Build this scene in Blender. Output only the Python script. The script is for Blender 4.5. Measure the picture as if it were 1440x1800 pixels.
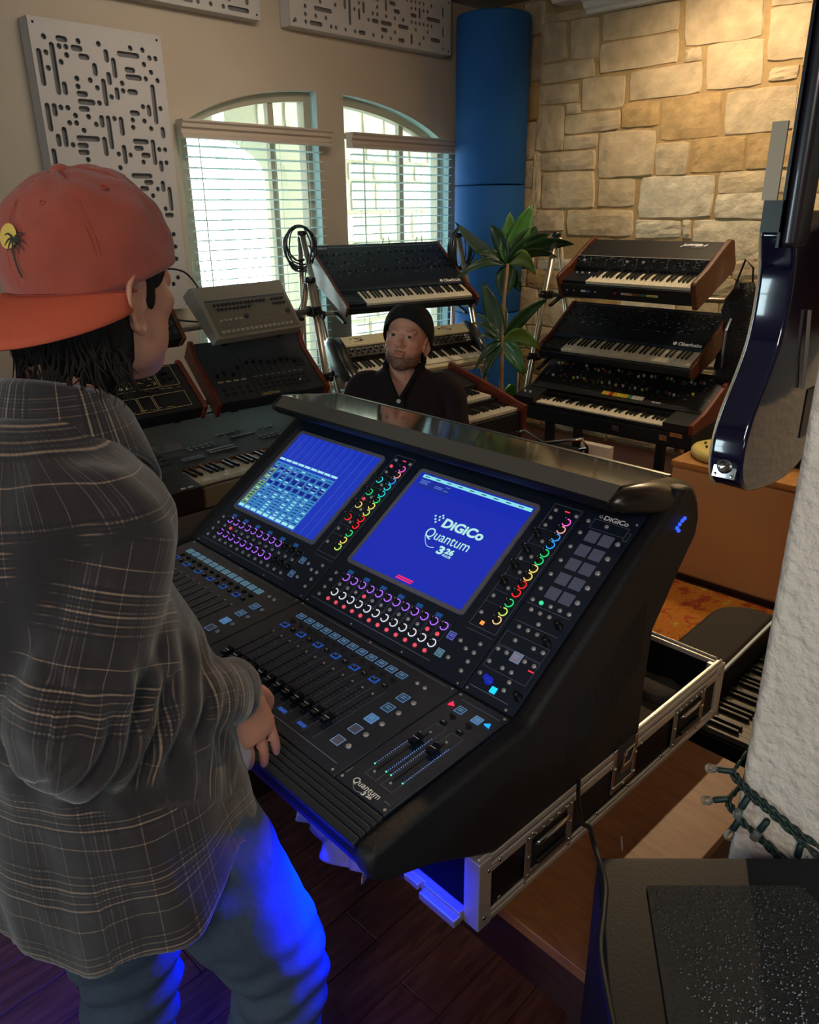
import bpy, bmesh, math, random
import numpy as np
from mathutils import Matrix, Vector, Euler
R = math.radians
S = bpy.context.scene
COL = S.collection
for _o in list(bpy.data.objects): bpy.data.objects.remove(_o)

# ------------------------------------------------------------------ camera
cam = bpy.data.cameras.new('camera'); camo = bpy.data.objects.new('camera', cam); COL.objects.link(camo)
cam.sensor_fit = 'HORIZONTAL'; cam.sensor_width = 36.0; cam.lens = 36.0 * 1351.48 / 1440.0
cam.clip_start = 0.05; cam.clip_end = 200
_f = Vector((math.sin(R(45.97)) * math.cos(R(21.518)), math.cos(R(45.97)) * math.cos(R(21.518)), -math.sin(R(21.518))))
_r = Vector((math.cos(R(45.97)), -math.sin(R(45.97)), 0)); _d = _f.cross(_r)
_c, _s = math.cos(R(-.705)), math.sin(R(-.705))
_r2 = _r * _c - _d * _s; _d2 = _r * _s + _d * _c
_m = Matrix((( _r2.x, -_d2.x, -_f.x), (_r2.y, -_d2.y, -_f.y), (_r2.z, -_d2.z, -_f.z))).to_4x4()
_m.translation = (0, 0, 1.76)
camo.matrix_world = _m
S.camera = camo

# ------------------------------------------------------------------ colour management
S.view_settings.view_transform = 'Standard'; S.view_settings.look = 'None'
S.view_settings.exposure = 0.0; S.view_settings.gamma = 1.0; S.view_settings.use_curve_mapping = False
S.cycles.use_denoising = True
S.cycles.max_bounces = 7; S.cycles.diffuse_bounces = 4; S.cycles.glossy_bounces = 4
S.cycles.transmission_bounces = 6; S.cycles.transparent_max_bounces = 8
S.cycles.sample_clamp_indirect = 4.0; S.cycles.caustics_reflective = False; S.cycles.caustics_refractive = False

def lin(h):
    if isinstance(h, str):
        h = h.lstrip('#'); c = [int(h[i:i + 2], 16) / 255 for i in (0, 2, 4)]
    else: c = list(h)
    return tuple((x / 12.92 if x <= .04045 else ((x + .055) / 1.055) ** 2.4) for x in c) + (1.0,)

# ------------------------------------------------------------------ sky
XS, YW, ZC = 5.4, 4.35, 3.17        # stone wall, window wall, ceiling
XL, YB = -2.2, -2.6                 # far sides of the room behind the camera
w = bpy.data.worlds.new('sky'); S.world = w; w.use_nodes = True
_n = w.node_tree.nodes; _bg = _n['Background']
_bg.inputs[0].default_value = (0.78, 0.93, 1.0, 1); _bg.inputs[1].default_value = 16.0

def area(name, loc, target, size, power, color, sizey=None, spread=180, shape='RECTANGLE'):
    l = bpy.data.lights.new(name, 'AREA'); l.shape = shape; l.size = size; l.size_y = sizey or size
    l.energy = power; l.color = color; l.spread = R(spread)
    o = bpy.data.objects.new(name, l); COL.objects.link(o); o.location = loc
    o.rotation_euler = (Vector(target) - Vector(loc)).to_track_quat('-Z', 'Y').to_euler(); return o
def spot(name, loc, target, power, color, ang=60, blend=.5, rad=.04):
    l = bpy.data.lights.new(name, 'SPOT'); l.energy = power; l.color = color; l.spot_size = R(ang); l.spot_blend = blend
    l.shadow_soft_size = rad
    o = bpy.data.objects.new(name, l); COL.objects.link(o); o.location = loc
    o.rotation_euler = (Vector(target) - Vector(loc)).to_track_quat('-Z', 'Y').to_euler(); return o
# portals in the two arched windows and the window behind the camera
for nm, loc, tg, sx, sy in (('window_portal', (3.13, YW + .2, 1.5), (3.13, 0, 1.5), 1.1, 2.1), ('window_portal', (4.47, YW + .2, 1.5), (4.47, 0, 1.5), 1.1, 2.1),
                            ('window_portal', (-.6, YB - .02, 1.7), (-.6, 0, 1.7), 1.5, .6)):
    o = area(nm, loc, tg, sx, 1, (1, 1, 1), sy); o.data.cycles.is_portal = True
o = area('window_portal', (XL - .02, 1.95, 1.3), (0, 1.95, 1.3), .6, 1, (1, 1, 1), 1.3); o.data.cycles.is_portal = True
# ceiling downlights (warm) : over the stone wall, over the table
spot('downlight_lamp', (4.55, 2.25, ZC - .06), (5.35, 2.1, 1.3), 85, (1, .76, .48), 150, .8, .06)
spot('downlight_lamp', (4.75, .55, ZC - .06), (5.4, .5, 1.3), 85, (1, .78, .5), 150, .8, .06)
spot('downlight_lamp', (4.30, 1.93, ZC - .06), (1.45, .62, .6), 320, (1, .69, .38), 44, .55, .03)
spot('downlight_lamp', (2.95, .95, ZC - .06), (2.95, .95, 0), 75, (1, .76, .48), 56, .6, .05)  # added downlight to brighten the rug and the tan cabinet
area('added_wash_light', (2.3, 2.35, ZC - .07), (2.9, 4.35, 2.15), 1.0, 11, (1, .87, .72), .3, 105)  # added warm light to brighten the window wall
area('added_fill_light', (-1.3, -.5, 2.6), (1.6, .3, 1.2), .8, 15, (1, .88, .78), None, 110)  # added fill light for the near plaster wall and the seated man

# ------------------------------------------------------------------ materials
MATS = {}
def mat(name, col, rough=.5, metal=0, noise=0, nscale=20, bump=0, bscale=80, coat=0, emit=None, estr=1, spec=.5, alpha=1, trans=0, stretch=None, ior=1.45, sheen=0):
    if name in MATS: return MATS[name]
    m = bpy.data.materials.new(name); m.use_nodes = True; MATS[name] = m
    nt = m.node_tree; N = nt.nodes; L = nt.links; b = N['Principled BSDF']; c = lin(col)
    b.inputs['Base Color'].default_value = c; b.inputs['Roughness'].default_value = rough; b.inputs['Metallic'].default_value = metal
    b.inputs['Specular IOR Level'].default_value = spec; b.inputs['Coat Weight'].default_value = coat; b.inputs['Coat Roughness'].default_value = .05
    b.inputs['IOR'].default_value = ior
    if sheen: b.inputs['Sheen Weight'].default_value = sheen
    if trans: b.inputs['Transmission Weight'].default_value = trans
    if emit: b.inputs['Emission Color'].default_value = lin(emit); b.inputs['Emission Strength'].default_value = estr
    vec = None
    if noise or bump:
        tc = N.new('ShaderNodeTexCoord'); vec = tc.outputs['Object']
        if stretch:
            mp = N.new('ShaderNodeMapping'); mp.inputs['Scale'].default_value = stretch; L.new(vec, mp.inputs[0]); vec = mp.outputs[0]
    if noise:
        n = N.new('ShaderNodeTexNoise'); n.inputs['Scale'].default_value = nscale; n.inputs['Detail'].default_value = 5; L.new(vec, n.inputs['Vector'])
        mr = N.new('ShaderNodeMapRange'); mr.inputs['From Min'].default_value = .3; mr.inputs['From Max'].default_value = .7
        mr.inputs['To Min'].default_value = 1 - noise; mr.inputs['To Max'].default_value = 1 + noise; L.new(n.outputs[0], mr.inputs[0])
        mx = N.new('ShaderNodeMix'); mx.data_type = 'RGBA'; mx.blend_type = 'MULTIPLY'; mx.inputs[0].default_value = 1
        mx.inputs[6].default_value = c; L.new(mr.outputs[0], mx.inputs[7]); L.new(mx.outputs[2], b.inputs['Base Color'])
    if bump:
        n2 = N.new('ShaderNodeTexNoise'); n2.inputs['Scale'].default_value = bscale; n2.inputs['Detail'].default_value = 6; L.new(vec, n2.inputs['Vector'])
        bp = N.new('ShaderNodeBump'); bp.inputs['Strength'].default_value = bump; bp.inputs['Distance'].default_value = .01; L.new(n2.outputs[0], bp.inputs['Height'])
        L.new(bp.outputs[0], b.inputs['Normal'])
    return m
def glow(name, col, s=1.0, base='#101010'):
    return mat(name, base, .4, emit=col, estr=s)
def wood(name, c1, c2, scale=(1, 12, 12), rough=.45, coat=0, axis=0):
    if name in MATS: return MATS[name]
    m = mat(name, c1, rough, coat=coat); nt = m.node_tree; N = nt.nodes; L = nt.links; b = N['Principled BSDF']
    tc = N.new('ShaderNodeTexCoord'); mp = N.new('ShaderNodeMapping'); mp.inputs['Scale'].default_value = scale; L.new(tc.outputs['Object'], mp.inputs[0])
    n = N.new('ShaderNodeTexNoise'); n.inputs['Scale'].default_value = 6; n.inputs['Detail'].default_value = 6; n.inputs['Distortion'].default_value = .8; L.new(mp.outputs[0], n.inputs['Vector'])
    r = N.new('ShaderNodeValToRGB'); r.color_ramp.elements[0].position = .35; r.color_ramp.elements[1].position = .68
    r.color_ramp.elements[0].color = lin(c1); r.color_ramp.elements[1].color = lin(c2); L.new(n.outputs[0], r.inputs[0])
    L.new(r.outputs[0], b.inputs['Base Color']); return m

# ------------------------------------------------------------------ mesh helpers
I4 = Matrix.Identity(4)
def T(x, y, z): return Matrix.Translation((x, y, z))
def RX(a): return Matrix.Rotation(R(a), 4, 'X')
def RY(a): return Matrix.Rotation(R(a), 4, 'Y')
def RZ(a): return Matrix.Rotation(R(a), 4, 'Z')
def frame(o, xa, ya):
    xa = Vector(xa).normalized(); za = xa.cross(Vector(ya)).normalized(); ya = za.cross(xa)
    m = Matrix((xa, ya, za)).transposed().to_4x4(); m.translation = o; return m
class MB:
    def __init__(s): s.v = []; s.f = []; s.m = []; s.M = I4; s.mi = 0
    def add(s, vs, fs, M=None):
        k = len(s.v); A = s.M @ M if M is not None else s.M
        s.v += [A @ Vector(v) for v in vs]; s.f += [[i + k for i in f] for f in fs]; s.m += [s.mi] * len(fs); return s
    def box(s, x0, x1, y0, y1, z0, z1, M=None, b=0):
        if b:
            b = min(b, abs(x1 - x0) * .49, abs(y1 - y0) * .49, abs(z1 - z0) * .49)
            vs = []; 
            for sx in (0, 1):
                for sy in (0, 1):
                    for sz in (0, 1):
                        X = (x1 if sx else x0, -b if sx else b); Y = (y1 if sy else y0, -b if sy else b); Z = (z1 if sz else z0, -b if sz else b)
                        vs += [(X[0], Y[0] + Y[1], Z[0] + Z[1]), (X[0] + X[1], Y[0], Z[0] + Z[1]), (X[0] + X[1], Y[0] + Y[1], Z[0])]
            ix = lambda a, c, d, k: ((a * 2 + c) * 2 + d) * 3 + k
            fs = []
            q = [(0, 0), (1, 0), (1, 1), (0, 1)]
            for a in (0, 1):
                fs.append([ix(a, p, r_, 0) for p, r_ in q][::1 if a else -1]); fs.append([ix(p, a, r_, 1) for p, r_ in q][::-1 if a else 1]); fs.append([ix(p, r_, a, 2) for p, r_ in q][::1 if a else -1])
            for p in (0, 1):
                for r_ in (0, 1):
                    fs.append([ix(0, p, r_, 1), ix(1, p, r_, 1), ix(1, p, r_, 2), ix(0, p, r_, 2)][::1 if p == r_ else -1][::-1 if p else 1])
                    fs.append([ix(p, 0, r_, 0), ix(p, 1, r_, 0), ix(p, 1, r_, 2), ix(p, 0, r_, 2)])
                    fs.append([ix(p, r_, 0, 0), ix(p, r_, 1, 0), ix(p, r_, 1, 1), ix(p, r_, 0, 1)])
                    for k2 in (0, 1): fs.append([ix(p, r_, k2, 0), ix(p, r_, k2, 1), ix(p, r_, k2, 2)])
            return s.add(vs, fs, M)
        return s.add([(x, y, z) for x in (x0, x1) for y in (y0, y1) for z in (z0, z1)], [(0, 1, 3, 2), (4, 6, 7, 5), (0, 4, 5, 1), (2, 3, 7, 6), (0, 2, 6, 4), (1, 5, 7, 3)], M)
    def cbox(s, cx, cy, cz, sx, sy, sz, M=None, b=0): return s.box(cx - sx / 2, cx + sx / 2, cy - sy / 2, cy + sy / 2, cz - sz / 2, cz + sz / 2, M, b)
    def lathe(s, prof, n=16, M=None, a0=0, a1=360):
        vs = []; fs = []; full = abs(a1 - a0) >= 360; K = n if full else n + 1
        for r_, z in prof:
            for i in range(K):
                a = R(a0 + (a1 - a0) * i / n); vs.append((r_ * math.cos(a), r_ * math.sin(a), z))
        for j in range(len(prof) - 1):
            for i in range(n):
                i2 = (i + 1) % K if full else i + 1
                fs.append((j * K + i, j * K + i2, (j + 1) * K + i2, (j + 1) * K + i))
        if full and prof[0][0] > 1e-6: fs.append(list(range(K))[::-1])
        if full and prof[-1][0] > 1e-6: fs.append([(len(prof) - 1) * K + i for i in range(K)])
        return s.add(vs, fs, M)
    def cyl(s, p0, p1, r0, r1=None, n=12):
        p0 = Vector(p0); p1 = Vector(p1); r1 = r0 if r1 is None else r1; d = p1 - p0
        M = d.to_track_quat('Z', 'Y').to_matrix().to_4x4(); M.translation = p0
        return s.lathe([(r0, 0), (r1, d.length)], n, M)
    def tube(s, pts, r, n=8, cap=True, closed=False):
        pts = [Vector(p) for p in pts]; N_ = len(pts); rs = r if isinstance(r, (list, tuple)) else [r] * N_
        vs = []; fs = []; up = None
        for i, p in enumerate(pts):
            a = pts[(i - 1) % N_] if (closed or i) else p; c = pts[(i + 1) % N_] if (closed or i < N_ - 1) else p
            d = (c - a); d = d.normalized() if d.length > 1e-9 else Vector((0, 0, 1))
            if up is None: up = Vector((0, 0, 1)) if abs(d.z) < .9 else Vector((1, 0, 0))
            x = d.cross(up).normalized(); up = x.cross(d).normalized()
            for k in range(n):
                t = 2 * math.pi * k / n; vs.append(p + x * (rs[i] * math.cos(t)) + up * (rs[i] * math.sin(t)))
        for i in range(N_ if closed else N_ - 1):
            j = (i + 1) % N_
            for k in range(n): fs.append((i * n + k, i * n + (k + 1) % n, j * n + (k + 1) % n, j * n + k))
        if cap and not closed: fs += [list(range(n))[::-1], [(N_ - 1) * n + k for k in range(n)]]
        return s.add(vs, fs)
    def prism(s, poly, d0, d1, M=None, axis='z'):
        n = len(poly)
        def P(p, d): return {'z': (p[0], p[1], d), 'x': (d, p[0], p[1]), 'y': (p[0], d, p[1])}[axis]
        vs = [P(p, d0) for p in poly] + [P(p, d1) for p in poly]
        fs = [list(range(n))[::-1], [n + i for i in range(n)]] + [(i, (i + 1) % n, n + (i + 1) % n, n + i) for i in range(n)]
        return s.add(vs, fs, M)
    def rings(s, rings, closed=True, caps=True):
        n = len(rings[0]); vs = [v for r_ in rings for v in r_]; fs = []
        for j in range(len(rings) - 1):
            for i in range(n if closed else n - 1):
                i2 = (i + 1) % n; fs.append((j * n + i, j * n + i2, (j + 1) * n + i2, (j + 1) * n + i))
        if caps and closed: fs += [list(range(n))[::-1], [(len(rings) - 1) * n + i for i in range(n)]]
        return s.add(vs, fs)
    def quad(s, a, b, c, d): return s.add([a, b, c, d], [(0, 1, 2, 3)])
    def mesh(s, name, mats, smooth=False, fix=True):
        me = bpy.data.meshes.new(name); me.from_pydata([tuple(v) for v in s.v], [], s.f)
        for m in (mats if isinstance(mats, (list, tuple)) else [mats]): me.materials.append(m)
        if any(s.m): me.polygons.foreach_set('material_index', s.m)
        if fix:
            bm = bmesh.new(); bm.from_mesh(me); bmesh.ops.recalc_face_normals(bm, faces=bm.faces); bm.to_mesh(me); bm.free()
        if smooth: me.polygons.foreach_set('use_smooth', [True] * len(me.polygons)); 
        me.update(); return me
    def build(s, name, mats, parent=None, M=None, smooth=False, **kw):
        return put(name, s.mesh(name, mats, smooth), parent, M, **kw)
def put(name, me, parent=None, M=None, **kw):
    o = bpy.data.objects.new(name, me); COL.objects.link(o)
    if parent is not None: o.parent = parent
    if M is not None: o.matrix_local = M
    for k, v in kw.items(): o[k] = v
    return o
def bevel(o, wd=.004, seg=2, ang=35):
    m = o.modifiers.new('bevel', 'BEVEL'); m.width = wd; m.segments = seg; m.limit_method = 'ANGLE'; m.angle_limit = R(ang)
    o.data.polygons.foreach_set('use_smooth', [True] * len(o.data.polygons))
    w2 = o.modifiers.new('weighted_normal', 'WEIGHTED_NORMAL'); w2.keep_sharp = True
    return o
def thing(name, label, cat, loc=(0, 0, 0), rotz=0, group=None, M=None):
    o = bpy.data.objects.new(name, None); COL.objects.link(o); o.empty_display_size = .05
    if M is not None: o.matrix_world = M
    else: o.location = loc; o.rotation_euler = (0, 0, R(rotz))
    o['label'] = label; o['category'] = cat
    if group: o['group'] = group
    return o
def tag(o, label, cat, group=None, kind=None):
    if label: o['label'] = label
    if cat: o['category'] = cat
    if group: o['group'] = group
    if kind: o['kind'] = kind
    return o
def text(body, name, m, parent, M, size, ext=.0006, align='LEFT', shear=0, space=1.0, bold=0, sx=1.0):
    c = bpy.data.curves.new(name, 'FONT'); c.body = body; c.size = size; c.extrude = ext; c.align_x = align; c.shear = shear
    c.space_character = space; c.offset = bold; c.resolution_u = 3
    o = bpy.data.objects.new('tmp', c); COL.objects.link(o); c.materials.append(m)
    me = bpy.data.meshes.new_from_object(o.evaluated_get(bpy.context.evaluated_depsgraph_get())); me.name = name
    bpy.data.objects.remove(o); bpy.data.curves.remove(c); me.materials.clear(); me.materials.append(m)
    return put(name, me, parent, M @ Matrix.Diagonal((sx, 1, 1, 1)))
def smoothen(o): o.data.polygons.foreach_set('use_smooth', [True] * len(o.data.polygons)); return o
# ================================================================== ROOM
M_wall = mat('wall_paint', '#b5a592', .85, noise=.03, nscale=3, bump=.15, bscale=60)
M_plaster = mat('orange_peel_plaster', '#c9bfb4', .8, noise=.05, nscale=12, bump=1.0, bscale=55)
M_stone = mat('limestone', '#c9b492', .9, noise=.2, nscale=9, bump=.9, bscale=26)
M_stone2 = mat('pale_limestone', '#d2c5aa', .9, noise=.2, nscale=12, bump=.9, bscale=34)
M_stone3 = mat('golden_limestone', '#bb9c6c', .9, noise=.24, nscale=10, bump=.9, bscale=30)
M_mortar = mat('mortar', '#b09468', .95, noise=.1, nscale=30, bump=.4, bscale=120)
M_white = mat('white_paint', '#c3beb6', .5)
M_trim = mat('trim_paint', '#d9d4cc', .5)
M_blind = mat('blind_vinyl', '#cfe6ea', .5)
M_valance = mat('valance_vinyl', '#b7a695', .5)
M_frame = mat('window_frame_vinyl', '#a59a86', .5)
M_reveal = mat('reveal_paint', '#b5cfd2', .7)
M_syn0 = mat('lamp_black', '#141416', .4)
M_dark = mat('dark_gap', '#0c0c0e', .9)
rnd = random.Random(4)

def wall_poly(name, pts, M, m, thick, kind='structure', holes=()):
    """flat wall with holes: 2-D filled curve, extruded, turned into mesh"""
    c = bpy.data.curves.new(name + '_outline', 'CURVE'); c.dimensions = '2D'; c.fill_mode = 'BOTH'; c.extrude = thick / 2
    for pl in [pts] + list(holes):
        s = c.splines.new('POLY'); s.points.add(len(pl) - 1); s.use_cyclic_u = True
        for i, p in enumerate(pl): s.points[i].co = (p[0], p[1], 0, 1)
    o = bpy.data.objects.new('tmp', c); COL.objects.link(o)
    me = bpy.data.meshes.new_from_object(o.evaluated_get(bpy.context.evaluated_depsgraph_get()))
    bpy.data.objects.remove(o); bpy.data.curves.remove(c); me.materials.clear(); me.materials.append(m); me.name = name
    o = bpy.data.objects.new(name, me); COL.objects.link(o); o.matrix_world = M
    if kind: o['kind'] = kind
    return o

# the common elliptical arch that both windows share
def arch_z(x): 
    t = min(1, abs(x - 3.79) / 1.36); return 1.93 + .55 * math.sqrt(max(0, 1 - t * t))
WIN = ((2.61, 3.672), (3.905, 4.99)); SILL = .52
def win_poly(x0, x1, ins=0):
    p = [(x0 + ins, SILL + ins), (x1 - ins, SILL + ins)]
    n = 14
    for i in range(n + 1):
        x = x1 - ins + (x0 - x1 + 2 * ins) * i / n; p.append((x, arch_z(x) - ins))
    return p
XZ = T(0, YW + .1, 0) @ RX(90)     # local x,y -> world x,z ; front towards the room
wall_w = wall_poly('wall_left', [(XL, 0), (XS + .2, 0), (XS + .2, ZC), (XL, ZC)], XZ, M_wall, .2, holes=[win_poly(*w_) for w_ in WIN])
wall_w.data.materials.append(M_reveal)
for p in wall_w.data.polygons:
    if abs(p.normal.z) < .5 and 2.5 < p.center.x < 5.1 and .4 < p.center.y < 2.6: p.material_index = 1

def window(idx, x0, x1, mull):
    o = thing('window_%d' % idx, 'arched window %s' % ('left of the pier, bright sky behind' if idx == 1 else 'right of the pier, stone porch behind'), 'window', (x0, YW + .14, SILL)); del o['category']; del o['label']; o['kind'] = 'structure'
    L_ = Matrix.Translation((-x0, 0, -SILL)) @ RX(90)
    a = win_poly(x0, x1, 0); b = win_poly(x0, x1, .055)
    mb = MB(); n = len(a)
    for k in range(n):
        k2 = (k + 1) % n
        for (p, q, r_, s_) in ((a[k], a[k2], b[k2], b[k]),):
            mb.add([(p[0], p[1], 0), (q[0], q[1], 0), (r_[0], r_[1], 0), (s_[0], s_[1], 0), (p[0], p[1], .07), (q[0], q[1], .07), (r_[0], r_[1], .07), (s_[0], s_[1], .07)],
                   [(3, 2, 1, 0), (4, 5, 6, 7), (2, 3, 7, 6), (0, 1, 5, 4)], L_)
    mb.build('window_frame', M_frame, o)
    for m_ in mull:
        MB().box(m_ - .022 - x0, m_ + .022 - x0, -.05, -.01, .05, arch_z(m_) - SILL - .05).build('mullion', M_frame, o)
    MB().box(.05, x1 - x0 - .05, -.045, -.015, 1.70, 1.735).build('muntin', M_frame, o)
    g = wall_poly('pane', win_poly(x0, x1, .05), L_, M_glass, .004, None); g.parent = o; g.matrix_local = T(0, -.03, 0) @ L_
    MB().box(-.05, x1 - x0 + .05, -.26, -.07, -.035, 0).build('sill', M_reveal, o)
def glassmat():
    m = bpy.data.materials.new('window_glass'); m.use_nodes = True; nt = m.node_tree; nt.nodes.clear()
    o = nt.nodes.new('ShaderNodeOutputMaterial'); t = nt.nodes.new('ShaderNodeBsdfTransparent'); g = nt.nodes.new('ShaderNodeBsdfGlossy'); x = nt.nodes.new('ShaderNodeMixShader')
    t.inputs[0].default_value = (.93, .975, .97, 1); g.inputs['Roughness'].default_value = .02; x.inputs[0].default_value = .06
    nt.links.new(t.outputs[0], x.inputs[1]); nt.links.new(g.outputs[0], x.inputs[2]); nt.links.new(x.outputs[0], o.inputs[0]); return m
M_glass = glassmat()
window(1, *WIN[0], (2.71, 3.36)); window(2, *WIN[1], (4.55,))
po = thing('porch_post', 'slim pale post on the porch, seen through the left window blind', 'post', (4.58, 6.86, -.15)); MB().box(-.04, .04, -.04, .04, 0, 3.3).build('shaft', M_reveal, po); MB().box(-.07, .07, -.07, .07, 0, .12).build('plinth', M_reveal, po)

def blind(x0, x1, lab):
    o = thing('window_blind', lab, 'blind', (x0, YW - .045, .56), 0, 'window blinds')
    W_ = x1 - x0; H_ = 1.60
    prof = [(0, 0), (-.062, 0), (-.062, .018), (-.05, .026), (-.05, .045), (-.066, .056), (-.066, .075), (-.078, .085), (-.078, .095), (0, .095)]
    MB().prism(prof, -.035, W_ + .035, T(0, 0, H_ - .01), 'x').build('valance', M_valance, o)
    sm = MB().prism([(-.024, -.0012), (0, .0022), (.024, -.0012), (.024, .0012), (0, .0048), (-.024, .0012)], .012, W_ - .012, None, 'x').mesh('slat', M_blind)
    n = 27
    for i in range(n): put('slat', sm, o, T(0, 0, .05 + i * .0578) @ RX(-7))
    MB().box(.01, W_ - .01, -.025, .025, 0, .022).build('bottom_rail', M_blind, o)
    cm = MB().cyl((0, 0, .02), (0, 0, H_), .0012, n=5).mesh('cord', M_blind)
    for fx in (.1, .37, .64, .9):
        for yy in (-.026, .026): put('cord', cm, o, T(fx * W_, yy, 0))
    MB().cyl((.07 * W_, -.05, .55), (.07 * W_, -.05, H_), .0045, n=6).build('tilt_wand', M_blind, o)
blind(2.625, 3.665, 'white slatted blind in the left arched window, over the drum machines')
blind(3.915, 4.985, 'white slatted blind in the right arched window, beside the blue column')

# ---- stone wall
def stone_mesh(poly, dep, seed, nx=5, ny=4):
    """poly : 4 corners (a,b) counter-clockwise from lower-left, local plane coords -> x=a, z=b, proud along -y"""
    r_ = random.Random(seed); (ax, az), (bx, bz), (cx, cz), (dx, dz) = poly
    def P(s, t):
        return (ax * (1 - s) * (1 - t) + bx * s * (1 - t) + cx * s * t + dx * (1 - s) * t, az * (1 - s) * (1 - t) + bz * s * (1 - t) + cz * s * t + dz * (1 - s) * t)
    vs = []; fs = []
    tilt = r_.uniform(-.007, .007); tl2 = r_.uniform(-.007, .007)
    for j in range(ny + 1):
        for i in range(nx + 1):
            s = i / nx; t = j / ny; e = min(i, nx - i, j, ny - j) == 0
            s2 = .5 + (s - .5) * (1 - (.05 if e else 0)); t2 = .5 + (t - .5) * (1 - (.06 if e else 0))
            if not e: s2 += r_.uniform(-.06, .06) / nx * 1.5; t2 += r_.uniform(-.06, .06) / ny * 1.5
            if (i in (0, nx)) and (j in (0, ny)): s2 = .5 + (s2 - .5) * .965; t2 = .5 + (t2 - .5) * .95
            x, z = P(s2, t2); d = dep * (.62 if e else 1) + r_.uniform(-.0035, .0045) + (s - .5) * tilt + (t - .5) * tl2
            x += r_.uniform(-.003, .003); z += r_.uniform(-.003, .003); vs.append((x, -d, z))
    W_ = nx + 1
    for j in range(ny):
        for i in range(nx): fs.append((j * W_ + i, j * W_ + i + 1, (j + 1) * W_ + i + 1, (j + 1) * W_ + i))
    rim = [i for i in range(W_)] + [j * W_ + nx for j in range(1, ny + 1)] + [ny * W_ + i for i in range(nx - 1, -1, -1)] + [j * W_ for j in range(ny - 1, 0, -1)]
    k = len(vs)
    cxm = (ax + cx) / 2; czm = (az + cz) / 2
    for i in rim: x, y, z = vs[i]; vs.append((cxm + (x - cxm) * 1.035, 0, czm + (z - czm) * 1.045))
    for q in range(len(rim)): q2 = (q + 1) % len(rim); fs.append((rim[q2], rim[q], k + q, k + q2))
    mb = MB(); mb.add(vs, fs); return mb
WS = MB().box(0, .2, -2.8, YW + .3, 0, ZC).build('wall_right', M_mortar, None, T(XS, 0, 0), kind='structure')
# stones traced: (y, z) of top-left, top-right, bottom-right, bottom-left as seen from the room
STONES = [(3.816,3.008, 3.595,2.989, 3.577,2.753, 3.800,2.754), (3.554,2.995, 3.331,2.981, 3.325,2.742, 3.535,2.748), (3.793,3.061, 3.429,3.036, 3.418,2.999, 3.808,3.013), (3.308,2.989, 2.748,2.983, 2.735,2.822, 3.294,2.828), (3.316,2.813, 2.726,2.804, 2.719,2.641, 3.299,2.633), (2.711,3.004, 2.214,2.984, 2.177,2.709, 2.681,2.715), (2.167,2.976, 1.916,2.963, 1.892,2.853, 2.149,2.866), (2.153,2.854, 1.896,2.844, 1.886,2.565, 2.126,2.572), (2.659,2.696, 2.566,2.695, 2.558,2.634, 2.664,2.635), (2.528,2.707, 2.169,2.698, 2.148,2.447, 2.501,2.454), (2.102,2.527, 1.941,2.525, 1.948,2.469, 2.104,2.469), (3.799,2.735, 3.355,2.727, 3.338,2.621, 3.801,2.618), (3.059,2.610, 2.549,2.616, 2.533,2.446, 3.049,2.440), (3.434,2.613, 3.095,2.596, 3.091,2.407, 3.426,2.410), (3.800,2.599, 3.473,2.585, 3.461,2.477, 3.801,2.480), (3.809,2.461, 3.581,2.455, 3.567,2.154, 3.809,2.163), (3.564,2.460, 3.446,2.456, 3.441,2.398, 3.551,2.401), (3.558,2.382, 3.112,2.384, 3.109,2.272, 3.558,2.266), (3.092,2.420, 2.825,2.414, 2.817,2.276, 3.086,2.277), (2.798,2.424, 2.393,2.427, 2.378,2.176, 2.791,2.177), (2.361,2.424, 1.930,2.425, 1.908,2.189, 2.346,2.179), (3.557,2.246, 3.284,2.242, 3.285,2.169, 3.555,2.164), (3.268,2.254, 2.829,2.241, 2.819,1.959, 3.250,1.953), (3.758,2.140, 3.291,2.139, 3.281,2.022, 3.760,2.027), (2.812,2.156, 2.573,2.150, 2.576,1.957, 2.797,1.958), (2.546,2.165, 2.200,2.161, 2.197,1.968, 2.542,1.964), (2.182,2.171, 1.896,2.175, 1.911,1.974, 2.172,1.976), (3.740,1.998, 3.288,2.002, 3.266,1.754, 3.734,1.751), (3.823,2.143, 3.776,2.141, 3.753,1.754, 3.824,1.752), (3.240,1.939, 2.956,1.937, 2.942,1.765, 3.232,1.761), (2.903,1.949, 2.372,1.941, 2.365,1.689, 2.905,1.681), (2.347,1.955, 1.908,1.957, 1.906,1.835, 2.337,1.835), (2.342,1.823, 1.972,1.825, 1.962,1.682, 2.337,1.683), (3.809,1.730, 3.537,1.732, 3.524,1.597, 3.810,1.587), (3.501,1.732, 2.942,1.728, 2.932,1.561, 3.488,1.561), (2.911,1.663, 2.582,1.657, 2.570,1.559, 2.907,1.550), (2.547,1.664, 2.510,1.657, 2.496,1.553, 2.540,1.553), (2.489,1.664, 2.015,1.658, 2.005,1.424, 2.456,1.409)]
def fill_region(y0, y1, z0, z1, seed):
    r_ = random.Random(seed); z = z0; out = []
    while z < z1 - .05:
        h = min(r_.choice((.13, .2, .2, .27, .3)), z1 - z); 
        if z1 - z - h < .08: h = z1 - z
        y = y0
        while y < y1 - .05:
            w_ = min(r_.uniform(.18, .55), y1 - y)
            if y1 - y - w_ < .12: w_ = y1 - y
            out.append((y, z, y + w_, z + h)); y += w_
        z += h
    return out
_stmats = (M_stone, M_stone, M_stone2, M_stone3)
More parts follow.
